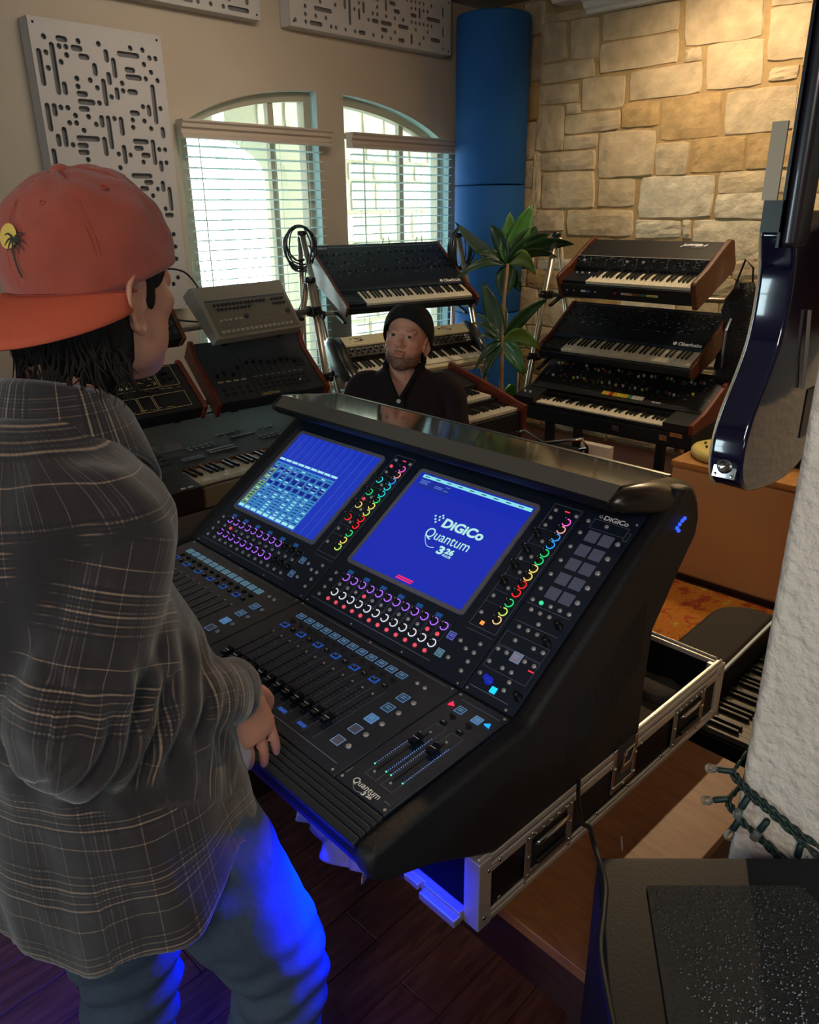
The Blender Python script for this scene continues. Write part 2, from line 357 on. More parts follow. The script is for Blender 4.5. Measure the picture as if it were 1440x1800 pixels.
def wall_stone(poly, seed, m=None):
    # viewer looks towards +x, so +y is on the viewer's left: local x = -y
    cy = sum(p[0] for p in poly) / 4; cz = sum(p[1] for p in poly) / 4; gw = .008
    q = [(-(p[0] + math.copysign(gw, p[0] - cy)), p[1] + math.copysign(gw, p[1] - cz)) for p in poly]
    o = stone_mesh([q[3], q[2], q[1], q[0]], rnd.uniform(.012, .022), seed).build('stone', m or _stmats[seed % 4], WS, RZ(-90), smooth=False)
for i, s_ in enumerate(STONES):
    p = [(s_[k], s_[k + 1]) for k in (0, 2, 4, 6)]
    cy_, cz_ = sum(q[0] for q in p) / 4, sum(q[1] for q in p) / 4
    a_ = (cy_ - 1.9) + (1.9 - cz_) * .8
    wall_stone(p, i, M_stone2 if (cz_ < 1.85 and cy_ < 3.1) else (M_stone3 if i in (18, 19, 25, 26) else M_stone))
k_ = 100
for reg in ((3.78, 4.33, 1.3, 3.16, 1), (0.1, 4.33, .02, 1.30, 2), (-2.7, 1.93, 1.32, 3.16, 3)):
    for (a_, b_, c_, d_) in fill_region(*reg):
        g_ = .009; wall_stone([(c_ - g_, d_ - g_), (a_ + g_, d_ - g_), (a_ + g_, b_ + g_), (c_ - g_, b_ + g_)], k_); k_ += 1
for (a_, b_, c_, d_) in ((1.95, 1.30, 2.16, 1.42), (2.17, 1.3, 2.75, 1.335), (2.95, 1.29, 3.76, 1.375)):
    wall_stone([(c_, d_), (a_, d_), (a_, b_), (c_, b_)], k_); k_ += 1

# ---- floor with planks
M_plank = wood('floor_plank', '#4a2c28', '#6a4038', (1.2, 9, 9), .38, .25)
M_plank2 = wood('floor_plank_dark', '#321c1b', '#47292a', (1.2, 9, 9), .38, .25)
FL = MB().box(XL, XS, YB, YW, -.1, -.004).build('floor', mat('subfloor', '#22130f', .8), None, kind='structure')
pm = {}
k_ = 0
x0 = -.5
ry = 0
for j in range(26):
    ya = -.3 + j * .125; xx = -.9 + (j * .47) % 1.1 - 1.1
    while xx < 2.6:
        ln = (1.1, .9, 1.3)[(j + k_) % 3]
        if xx + ln > -.9:
            me_ = pm.get(ln) or MB().box(.0012, ln - .0012, .0012, .1238, -.004, .002, b=.0009).mesh('plank', M_plank); pm[ln] = me_
            o = put('plank', me_, FL, T(xx, ya, 0))
        xx += ln; k_ += 1
MB().box(2.6, XS, YB, YW, -.004, .0015).box(XL, 2.6, 2.95, YW, -.004, .0015).box(XL, 2.6, YB, -.3, -.004, .0015).box(XL, -.9, -.3, 2.95, -.004, .0015).build('plank_field', M_plank2, FL, kind='stuff')
# ---- ceiling, hidden walls, mouldings
MB().box(XL, XS + .2, YB, YW + .2, ZC, ZC + .1).build('ceiling', mat('ceiling_paint', '#a79d90', .9, bump=.2, bscale=60), None, kind='structure')
wall_poly('wall_far', [(YB, 0), (YW + .2, 0), (YW + .2, ZC), (YB, ZC)], frame((XL - .05, 0, 0), (0, 1, 0), (0, 0, 1)), M_wall, .1, holes=[[(1.65, .65), (2.25, .65), (2.25, 1.95), (1.65, 1.95)]])
wall_poly('wall_back', [(XL, 0), (XS + .2, 0), (XS + .2, ZC), (XL, ZC)], T(0, YB - .05, 0) @ RX(90), M_wall, .1, holes=[[(-1.35, 1.4), (.15, 1.4), (.15, 2.0), (-1.35, 2.0)]])
wb = thing('window_3', '', '', (-1.35, YB - .05, 1.4)); del wb['category']; del wb['label']; wb['kind'] = 'structure'
f_ = MB()
for a in ((0, .05, 0, .6), (1.45, 1.5, 0, .6), (.05, 1.45, 0, .05), (.05, 1.45, .55, .6), (.73, .77, .05, .55)): f_.box(a[0], a[1], -.03, .03, a[2], a[3])
f_.build('window_frame', M_frame, wb); MB().box(.05, 1.45, -.003, .003, .05, .55).build('pane', M_glass, wb)
wb = thing('window_4', '', '', (XL - .05, 1.65, .65), 90); del wb['category']; del wb['label']; wb['kind'] = 'structure'
f_ = MB()
for a in ((0, .04, 0, 1.3), (.56, .6, 0, 1.3), (.04, .56, 0, .04), (.04, .56, 1.26, 1.3), (.04, .56, .64, .67)): f_.box(a[0], a[1], -.03, .03, a[2], a[3])
f_.build('window_frame', M_frame, wb); MB().box(.04, .56, -.003, .003, .04, 1.26).build('pane', M_glass, wb)
cr = MB(); cr.prism([(0, 0), (-.06, .0), (-.07, .02), (-.1, .03), (-.12, .06), (-.14, .065), (-.14, .085), (0, .085)], -2.5, 3.395, T(XS - .01, 0, 2.995), 'y')
cr.build('trim_1', M_trim, None, kind='structure')
cr = MB(); cr.prism([(0, 0), (-.15, 0), (-.17, .02), (-.22, .05), (-.24, .055), (-.24, .09), (0, .09)], -2.5, 3.62, T(XS - .01, 0, 3.08), 'y')
cr.build('trim_2', M_trim, None, kind='structure')
bb = MB().box(XL, XS, -.015, 0, 0, .12).build('baseboard_left', M_trim, None, T(0, YW, 0), kind='structure')
# ---- near plaster wall end on the right
pw = MB().box(0, 1.1, -2.4, 0, 0, ZC - .005).build('wall_near', M_plaster, None, T(1.02, .293, 0), kind='structure'); bevel(pw, .014, 4)
# ---- porch outside
M_ground = mat('porch_concrete', '#b9c2b8', .9)
MB().box(-2, 12, YW + .25, 30, -.3, -.15).build('ground', M_ground, None, kind='structure')
pe = [(1.9, -.15), (12, -.15), (12, 5), (-2, 5), (-2, -.15), (.3, -.15)]
hole = [(2.2, -.1)] + [(3.8 + 1.66 * math.cos(R(a)), 2.1 + .5 * math.sin(R(a))) for a in range(180, -1, -12)] + [(5.46, -.1)]
M_porch = mat('porch_limestone', '#948b76', .9, noise=.2, nscale=9, bump=.5, bscale=20); M_porchm = mat('porch_mortar', '#7f7761', .95)
PW = wall_poly('porch_wall', [(-2, -.15), (12, -.15), (12, 5), (-2, 5)], T(0, 7.2, 0) @ RX(90), M_porchm, .4, holes=[hole], kind='structure')
r_ = random.Random(9)
z = -.1
sd = 900
while z < 4.2:
    h = r_.choice((.2, .28, .33)); x = 2.2
    while x < 8.6:
        w_ = r_.uniform(.3, .7)
        hit = any(((x + w_ * s - 3.8) / 1.74) ** 2 + (max(0, z + h * t - 2.1) / .56) ** 2 < 1 for s in (0, .5, 1) for t in (0, 1)) 
        if not hit:
            q = [(x + .01, z + .01), (x + w_ - .01, z + .01), (x + w_ - .01, z + h - .01), (x + .01, z + h - .01)]
            stone_mesh(q, .03, sd, 3, 2).build('stone', M_porch, PW, RX(-90) @ T(0, -.2, 0)); sd += 1
        x += w_
    z += h
MB().box(-2, 12, YW + .25, 7.4, 3.3, 3.4).build('porch_ceiling', mat('porch_ceiling_paint', '#d8dccf', .8), None, kind='structure')
# a clipped shrub beyond the porch
def shrub(loc, s, seed):
    o = thing('shrub', 'green leafy shrub outside the left window, behind the blind', 'shrub', loc)
    r_ = random.Random(seed); mb = MB()
    for i in range(900):
        a = r_.uniform(0, 6.28); u = r_.uniform(-1, 1); q = math.sqrt(1 - u * u); rr = s * r_.uniform(.7, 1)
        p = Vector((rr * q * math.cos(a), rr * q * math.sin(a), rr * (u + 1) * .9)); d = Vector((r_.uniform(-1, 1), r_.uniform(-1, 1), r_.uniform(-1, 1))).normalized() * .09; e = d.cross(Vector((0, 0, 1))) * .4
        mb.add([p - d, p + e, p + d, p - e], [(0, 1, 2, 3)])
    mb.build('foliage', mat('shrub_leaf', '#4f8f4a', .6), o); MB().cyl((0, 0, 0), (0, 0, s), .04, n=7).build('stem', mat('bark', '#5b4632', .8), o)
shrub((2.7, 8.6, -.15), .75, 3)

for x, y, r_ in ((4.55, 2.25, .07), (4.75, .55, .07), (4.30, 1.93, .06), (2.95, .95, .06)):  # the fixture over the rug belongs to the added light
    t = thing('ceiling_downlight', 'recessed round ceiling downlight out of view above %s' % ('the stone wall racks' if y > 2 else 'the orange rug, added to brighten it' if x < 3 else 'the right end of the stone wall' if y < 1 else 'the lowest polysynth, aimed at the console'), 'ceiling light', (x, y, ZC - .012))
    MB().lathe([(r_, 0), (r_ + .025, 0), (r_ + .02, .011), (r_, .011), (r_, 0)], 24).build('ring', M_trim, t); MB().lathe([(0, .008), (r_, .008)], 24).build('lens', mat('downlight_lens', '#ffffff', .5, emit='#ffe0b0', estr=4), t)
t = thing('added_wash_fixture', 'long added wall-washing light out of view above the seated man, brightening the window wall', 'ceiling light', (2.3, 2.35, ZC - .05), 17)  # added fixture to carry the light on the window wall
MB().box(-.52, .52, -.06, .06, .0, .049).build('rail', M_trim, t); MB().box(-.5, .5, .0, .05, -.008, .0).build('lens', mat('panel_diffuser', '#ffffff', .5, emit='#ffe8cc', erstr=1) if 0 else mat('panel_diffuser', '#ffffff', .5, emit='#ffe8cc', estr=1.5), t)
t = thing('added_fill_lamp', 'tall added fill lamp with a wide shade out of view behind the photographer', 'floor lamp', (-1.45, -.58, 0))  # added unseen fixture to carry the fill light
MB().lathe([(.16, 0), (.16, .02), (.02, .03), (.012, .04), (.012, 2.45), (0, 2.45)], 20).build('pole', M_syn0, t); MB().lathe([(.30, 2.45), (.14, 2.78)], 28).build('lamp_shade', mat('lamp_shade', '#e8dcc8', .8), t)
# ================================================================== MIXING CONSOLE
M_con = mat('console_black', '#0f1014', .42, noise=.08, nscale=200, bump=.08, bscale=500)
M_panel = mat('console_panel', '#1a2233', .27, spec=.9)
M_side = mat('console_side_leatherette', '#0e0e12', .55, bump=.25, bscale=400)
M_hood = mat('console_hood_gloss', '#8b8882', .08, .9, coat=.5)
M_hoodedge = mat('console_hood_cap', '#2a2622', .28, .3)
M_silver = mat('button_metal', '#b9b6b8', .3, .35)
M_knob = mat('knob_black', '#0d0d10', .35)
M_bezel = mat('screen_bezel', '#7d7d8c', .35, .3)
M_line = mat('panel_print', '#71798c', .6)
M_white_p = mat('white_print', '#e6e6ea', .6)
CY = -92.62; ZB = .575
con = thing('mixing_console', 'large black digital mixing console with two blue lit screens, sitting in an open flight case', 'mixing console', (.964, 1.28, ZB), CY)
P0z = .915 - ZB
MU = T(0, 0, P0z) @ RX(34.03)       # upper deck frame: x along the desk, y up the slope, z out
ML = T(0, 0, P0z) @ RX(3.83)        # fader deck
UL, UR = -.498, .6215

# chassis: extruded side profile (depth, height)
prof = [(.0, .915), (.435, 1.209), (.45, 1.232), (.50, 1.236), (.532, 1.20), (.543, 1.165), (.541, 1.12), (.49, 1.064), (.446, 1.007), (.406, .955), (.398, .833), (.396, .578), (.04, .578), (-.07, .69), (-.24, .785), (-.33, .82), (-.355, .838), (-.366, .865), (-.362, .885), (-.30, .894)]
prof = [(a, b - ZB) for a, b in prof]
inner = [(a, b - .004) for a, b in prof]
o = MB().prism(inner, UL - .002, UR + .002, None, 'x').build('chassis', M_con, con)
ch = [(0, .925), (.435, 1.219), (.46, 1.245), (.50, 1.238), (.532, 1.20), (.546, 1.165), (.543, 1.12), (.49, 1.06), (.446, 1.0), (.406, .95), (.398, .833), (.396, .578), (.04, .578), (-.07, .685), (-.24, .78), (-.335, .818), (-.362, .836), (-.373, .866), (-.366, .890), (-.30, .898)]
ch = [(a, b - ZB) for a, b in ch]
for x0, x1 in ((UL - .042, UL - .002), (UR + .002, UR + .042)):
    bevel(MB().prism(ch, x0, x1, None, 'x').build('side_cheek', M_side, con), .014, 4, 25)
# vents on the right side
vm = MB().box(0, .0012, 0, .003, -.075, .075).mesh('vent_slot', M_dark)
for i in range(26): put('vent_slot', vm, con, T(UR + .0412, .12 + i * .0095, .235 + i * .006) @ RX(0))
# decks (panel plates)
def plate(name, x0, x1, y0, y1, M, m=M_panel, t=.004, b=.0015): return MB().box(x0, x1, y0, y1, -.004, t, b=b).build(name, m, con, M)
plate('upper_panel', UL, -.0012, .004, .52, MU); plate('upper_panel', .0012, .4985, .004, .52, MU); plate('master_panel', .5005, UR, .004, .52, MU)
plate('fader_panel', UL, -.0012, -.3045, -.002, ML); plate('fader_panel', .0012, .4985, -.3045, -.002, ML); plate('master_fader_panel', .5005, UR, -.3045, -.002, ML)
# armrest ribs
RB = ML @ T(0, -.3065, .003) @ RX(7)
for k, (a, b) in enumerate(((0, .0105), (.0118, .022), (.0233, .0335), (.035, .046), (.0475, .062))):
    bevel(MB().box(UL, UR, -b, -a, -.012, .0).build('armrest_rib', mat('armrest_rib', '#232a33', .45), con, RB), .002, 2)
# hood
hood = [(.300, 1.243), (.336, 1.262), (.42, 1.252), (.525, 1.236), (.545, 1.218), (.535, 1.205), (.47, 1.214), (.40, 1.206), (.33, 1.214), (.306, 1.225)]
hood = [(a, b - ZB) for a, b in hood]
hd = MB().prism([(a, b - .004) for a, b in hood], -.515, .595, None, 'x').build('hood_body', M_con, con); bevel(hd, .004, 2)
MB().add([(-.515, .337, 1.2635 - ZB), (.595, .337, 1.2635 - ZB), (.595, .524, 1.2375 - ZB), (-.515, .524, 1.2375 - ZB), (-.515, .337, 1.259 - ZB), (.595, .337, 1.259 - ZB), (.595, .524, 1.233 - ZB), (-.515, .524, 1.233 - ZB)],
         [(0, 1, 2, 3), (4, 7, 6, 5), (0, 4, 5, 1), (3, 2, 6, 7), (0, 3, 7, 4), (1, 5, 6, 2)]).build('hood_glass', M_hood, con)
MB().prism([(.302, 1.24 - ZB), (.3365, 1.2645 - ZB), (.3365, 1.258 - ZB), (.306, 1.236 - ZB)], -.515, .595, None, 'x').build('hood_lip', mat('hood_lip', '#8c8984', .2, .7), con)
MB().box(-.515, .595, .526, .540, 1.232 - ZB, 1.238 - ZB, b=.002).build('hood_rear_trim', mat('hood_trim', '#55585a', .25, .6), con)
for sx, xb in ((1, .595), (-1, -.515)):       # swept end caps
    rings = []
    for i, (dx, sc, dz, dy) in enumerate(((0, 1, 0, 0), (.012, 1, 0, .0), (.028, .95, -.003, .012), (.046, .8, -.010, .03), (.060, .5, -.022, .05), (.066, .18, -.032, .06))):
        cy_, cz_ = .43, 1.232 - ZB
        rings.append([(xb + sx * dx, cy_ + dy + (a - cy_) * sc, cz_ + dz + (b - cz_) * (sc * .8 + .2)) for a, b in hood])
    mb = MB(); mb.rings(rings); smoothen(mb.build('hood_end_cap', M_hoodedge if sx > 0 else M_con, con))

# ---- repeating hardware, one mesh each
def m_knob(r=.0062, h=.013):
    mb = MB(); n = 20
    mb.lathe([(r * 1.05, 0), (r * 1.05, .002), (r * .82, .003), (r * .74, h), (r * .66, h + .0008), (0, h + .0008)], n); return mb.mesh('knob', M_knob, True)
KN = m_knob(); KBIG = m_knob(.0075, .019)
PTR = MB().box(-.0004, .0004, .001, .0048, .0139, .0143).mesh('pointer', M_white_p)
def ringmesh(c, nm, s=1.25):
    mb = MB(); mb.lathe([(.0078, .0006), (.0095, .0006), (.0095, .0016), (.0078, .0016), (.0078, .0006)], 28, None, -150, 120)
    return mb.mesh('led_ring', glow('led_ring_' + nm, c, s))
RC = {'purple': ringmesh('#b06bff', 'purple', 1.3), 'white': ringmesh('#e6e9f5', 'white', 1.1), 'pink': ringmesh('#ff5fd0', 'pink', 1.3), 'rose': ringmesh('#ffb0a8', 'rose', 1.1), 'blue': ringmesh('#2f9bff', 'blue', 1.3),
      'cyan': ringmesh('#28d8e0', 'cyan', 1.2), 'green': ringmesh('#28e07c', 'green', 1.2), 'yellow': ringmesh('#ffe06a', 'yellow', 1.2), 'lime': ringmesh('#c9f56a', 'lime', 1.2), 'red': ringmesh('#ff2a2a', 'red', 1.4), 'amber': ringmesh('#ffcf8a', 'amber', 1.2),
      'off': MB().lathe([(.0078, .0006), (.009, .0006), (.009, .0012), (.0078, .0012)], 24, None, -150, 120).mesh('led_ring', M_dark)}
KCOL = {'purple': '#2a0f66', 'red': '#5a0a10', 'green': '#0c4a2c', 'blue': '#0b2a6a', 'pink': '#52104a', 'yellow': '#4a3d12', 'cyan': '#0c3f4a'}
def m_btn(m, r=.0046):
    return MB().lathe([(r, 0), (r, .0022), (r * .82, .0034), (r * .4, .0038), (0, .0039)], 14).mesh('button', m, True)
BT = m_btn(M_silver); BTR = m_btn(mat('button_red_lit', '#d86a78', .35, emit='#ff4860', estr=.55)); BTG = m_btn(mat('button_green_lit', '#50c89a', .35, emit='#30e0a0', estr=.8))
BB = m_btn(M_silver, .0056)
def knob(M, x, y, c='off', big=False, part='encoder'):
    k = put(part, KBIG if big else KN, con, M @ T(x, y, .004)); 
    put('led_ring', RC[c], k, RZ(rnd.uniform(-8, 8))); put('pointer', PTR, k, (T(0, 0, .006) if big else I4) @ RZ(rnd.uniform(-60, 60))); return k
def btn(M, x, y, k=None): return put('button', k or BT, con, M @ T(x, y, .004))
OUT = MB()
def outline(x0, x1, y0, y1, M, w_=.0007):
    for a in ((x0, x1, y0, y0 + w_), (x0, x1, y1 - w_, y1), (x0, x0 + w_, y0, y1), (x1 - w_, x1, y0, y1)): OUT.box(*a, .0041, .0044, M)
def hline(x0, x1, y, M, w_=.0008): OUT.box(x0, x1, y, y + w_, .0041, .0044, M)
M_tagb = mat('label_lit_blue', '#16335e', .4, emit='#1f5aa0', estr=.5)
TAG = MB().box(-.0085, .0085, -.0045, .0045, 0, .0006).mesh('section_label', M_tagb)
M_lcdb = mat('lcd_blue', '#1c2b3c', .25, emit='#3f5f80', estr=.30); M_lcdp = glow('lcd_purple', '#4438a8', .7); M_lcdt = mat('lcd_teal', '#20303c', .25, emit='#5c8792', estr=.5)
M_sq = mat('square_key', '#5a5f72', .3, emit='#3b4054', estr=.25)
def lcd(M, x, y, s=.0165, m=None, txt=True, sy=None):
    sy = sy or s; mb = MB(); mb.box(-s / 2, s / 2, -sy / 2, sy / 2, 0, .0015)
    o = mb.build('scribble_display', m or M_lcdb, con, M @ T(x, y, .004))
    fr = MB()
    for a in ((-s / 2, s / 2, sy / 2 - .0008, sy / 2), (-s / 2, s / 2, -sy / 2, -sy / 2 + .0008), (-s / 2, -s / 2 + .0008, -sy / 2, sy / 2), (s / 2 - .0008, s / 2, -sy / 2, sy / 2)): fr.box(*a, .0015, .0019)
    if txt:
        for yy in (.15, -.08): fr.box(-s * .25, s * .22, sy * yy, sy * yy + .0012, .0015, .0019)
    fr.build('display_frame', mat('display_frame_lit', '#7da0c8', .4, emit='#7fb0e0', estr=.35), o); return o

# ---- two identical channel modules
def module(du, side):
    R_ = side == 'R'
    for i in range(12):
        x = du + .0668 + i * .02835
        c = 'purple' if (R_ or i < 9) else 'off'
        knob(MU, x, .0987, c); knob(MU, x, .056, 'white' if R_ else c)
        btn(MU, x - .0022, .0774, BTR if (R_ and i in (3, 10, 11)) or (not R_ and i == 1) else BT)
        btn(MU, x - .0033, .0353, BTR if R_ else BT)
        outline(x - .0125, x + .0125, .0655, .1085, MU, .0005)
        if i % 2 == 0: put('section_label', TAG, con, MU @ T(x, .1152, .004))
    for y in (.0984, .0776, .0559, .035): btn(MU, du + .0308, y)
    lcd(MU, du + .4080, .0879, .017, M_lcdp if R_ else M_lcdb); lcd(MU, du + .4086, .0458, .017, M_lcdt if R_ else M_lcdb)
    for x, y in ((.4328, .0875), (.4325, .0457), (.4544, .0776), (.4759, .0773), (.4764, .0987), (.4758, .0562), (.4755, .0344)): btn(MU, du + x, y)
    # encoder column beside the screen
    cols = ['amber', 'lime', 'green', 'red', 'red', 'yellow', 'yellow', 'green', 'green', 'blue', 'blue', 'rose', 'pink'] if R_ else ['lime', 'yellow', 'green', 'red', 'red', 'lime', 'yellow', 'green', 'cyan', 'cyan', 'blue', 'rose', 'pink']
    for y, c in zip((.1575, .1789, .2011, .2265, .2482, .2692, .2902, .3107, .3318, .3539, .3746, .3954, .416), cols): knob(MU, du + .4755, y, c)
    for y, c in zip((.2396, .2815, .3251, .3673), ('off',) * 4 if R_ else ('red', 'yellow', 'green', 'cyan')): knob(MU, du + .4345, y, c, True)
    for x, y in ((.4337, .2026), (.4336, .1597), (.4528, .2298), (.4531, .2718), (.4348, .3019), (.4538, .3137), (.4538, .3555), (.4357, .395), (.4356, .4157), (.4352, .4369), (.487, .437)): btn(MU, du + x, y, BTR if (not R_ and (x, y) in ((.4348, .3019), (.4356, .4157))) else BT)
    if R_: MB().box(-.004, .004, -.004, .004, 0, .002).build('amber_indicator', glow('amber_led', '#ff9440', 1.3), con, MU @ T(.4503, .1397, .004))
    MB().box(-.006, .006, -.0012, .0012, 0, .0008).build('red_readout', glow('red_led', '#ff3040', 1.3), con, MU @ T(du + .462, .441, .004))
    outline(du + .4235, du + .4925, .128, .4535, MU, .0008); hline(du + .012, du + .4, .0215, MU, .0012); hline(du + .425, du + .493, .1175, MU)
    for y in (.187, .217, .257, .300, .343, .385): hline(du + .4235, du + .46, y, MU, .0005)
    # screen
    sx0 = du + .0318; sc = thing_screen(sx0, R_)
    # fader deck
    for i in range(12):
        x = du + .0566 + i * .02975
        lcd(ML, x, -.0443, .0215, M_lcdb if R_ else M_lcdt, R_, .0165)
        t = MB(); t.prism([(-.0075, .0035), (.0075, .0035), (0, -.0055)], 0, .0035); t.build('solo_button', M_knob, con, ML @ T(x - .0010, -.0678, .004))
        s_ = MB(); s_.box(-.0062, .0062, -.0042, .0042, 0, .0035, b=.001); sb = s_.build('mute_button', M_knob, con, ML @ T(x - .0018, -.0882, .004))
        MB().box(-.0035, .0035, -.0004, .0006, .0035, .0038).build('button_mark', M_white_p, sb)
        if i % 2 == 0: MB().box(-.011, .011, -.008, .008, 0, .0004).build('channel_tag', mat('channel_tag_blue', '#1b3f86', .4, emit='#2a5cc0', estr=.45), con, ML @ T(x - .0018, -.0882, .004))
        MB().box(-.0011, .0011, -.125, 0, 0, .0006).build('fader_slot', M_dark, con, ML @ T(x, -.122, .004))
        MB().lathe([(.0024, 0), (.0024, .0012), (0, .0013)], 10).build('slot_screw', M_silver, con, ML @ T(x, -.1195, .004))
        hline(x - .0125, x - .0119, -.10, ML); OUT.box(x + .0139, x + .0144, -.272, -.10, .0041, .0044, ML)
        for q in range(12):
            OUT.box(x + .003, x + (.0062 if q % 3 else .0075), -.132 - q * .0098, -.1315 - q * .0098, .0041, .0044, ML); OUT.box(x - .0065, x - .003, -.132 - q * .0098, -.1315 - q * .0098, .0041, .0044, ML)
            if q % 4 == 1: OUT.box(x + .0088, x + .0100, -.1325 - q * .0098, -.1313 - q * .0098, .0041, .0046, ML)
        fader(x - .0015, -.231 + (.0006 * i - .002))
        if i % 2 == 0: MB().box(-.011, .011, -.004, .004, 0, .0004).build('channel_tag', MATS['channel_tag_blue'], con, ML @ T(x, -.263, .004))
    for k, y in enumerate((-.0901, -.128, -.1681, -.206, -.2456)):
        lcd(ML, du + .4367, y, .021, (M_lcdb, M_lcdb, mat('lcd_bright', '#24405c', .3, emit='#5b8cc0', estr=.5), M_sq, M_sq)[k], k < 3); btn(ML, du + .4623, y + .0026, BB)
    btn(ML, du + .4245, -.0412); btn(ML, du + .446, -.0423)
    hline(du + .02, du + .475, -.012, ML, .0015); hline(du + .02, du + .48, -.283, ML, .0012)
    for x, y in ((.012, -.008), (.485, -.008), (.25, -.0085), (.485, -.296), (.012, -.296)): MB().lathe([(.0026, 0), (.0024, .001), (0, .0011)], 10).build('panel_screw', M_silver, con, ML @ T(du + x, y, .004))
    for x, y in ((.012, .010), (.485, .010), (.17, .010), (.33, .010), (.012, .46), (.17, .465), (.33, .465), (.487, .46)): MB().lathe([(.0022, 0), (.002, .001), (0, .0011)], 10).build('panel_screw', M_silver if y < .1 else M_con, con, MU @ T(du + x, y, .004))
FC = {}
def fader(x, y, big=1.0):
    if 'm' not in FC:
        mb = MB(); pr = [(-.0125, .004), (-.0125, .0105), (-.0105, .0125), (-.0035, .0095), (0, .0105), (.0035, .0095), (.0105, .0125), (.0125, .0105), (.0125, .004)]
        mb.prism(pr, -.0062, .0062, None, 'x'); mb.box(-.001, .001, -.004, .004, 0, .004); FC['m'] = mb.mesh('fader_cap', M_knob)
        FC['l'] = MB().box(-.0062, .0062, -.0005, .0005, .0105, .0109).mesh('cap_line', mat('cap_line_white', '#e8e8ee', .5))
    k = put('fader_cap', FC['m'], con, ML @ T(x, y, .004)); put('cap_line', FC['l'], k); return k

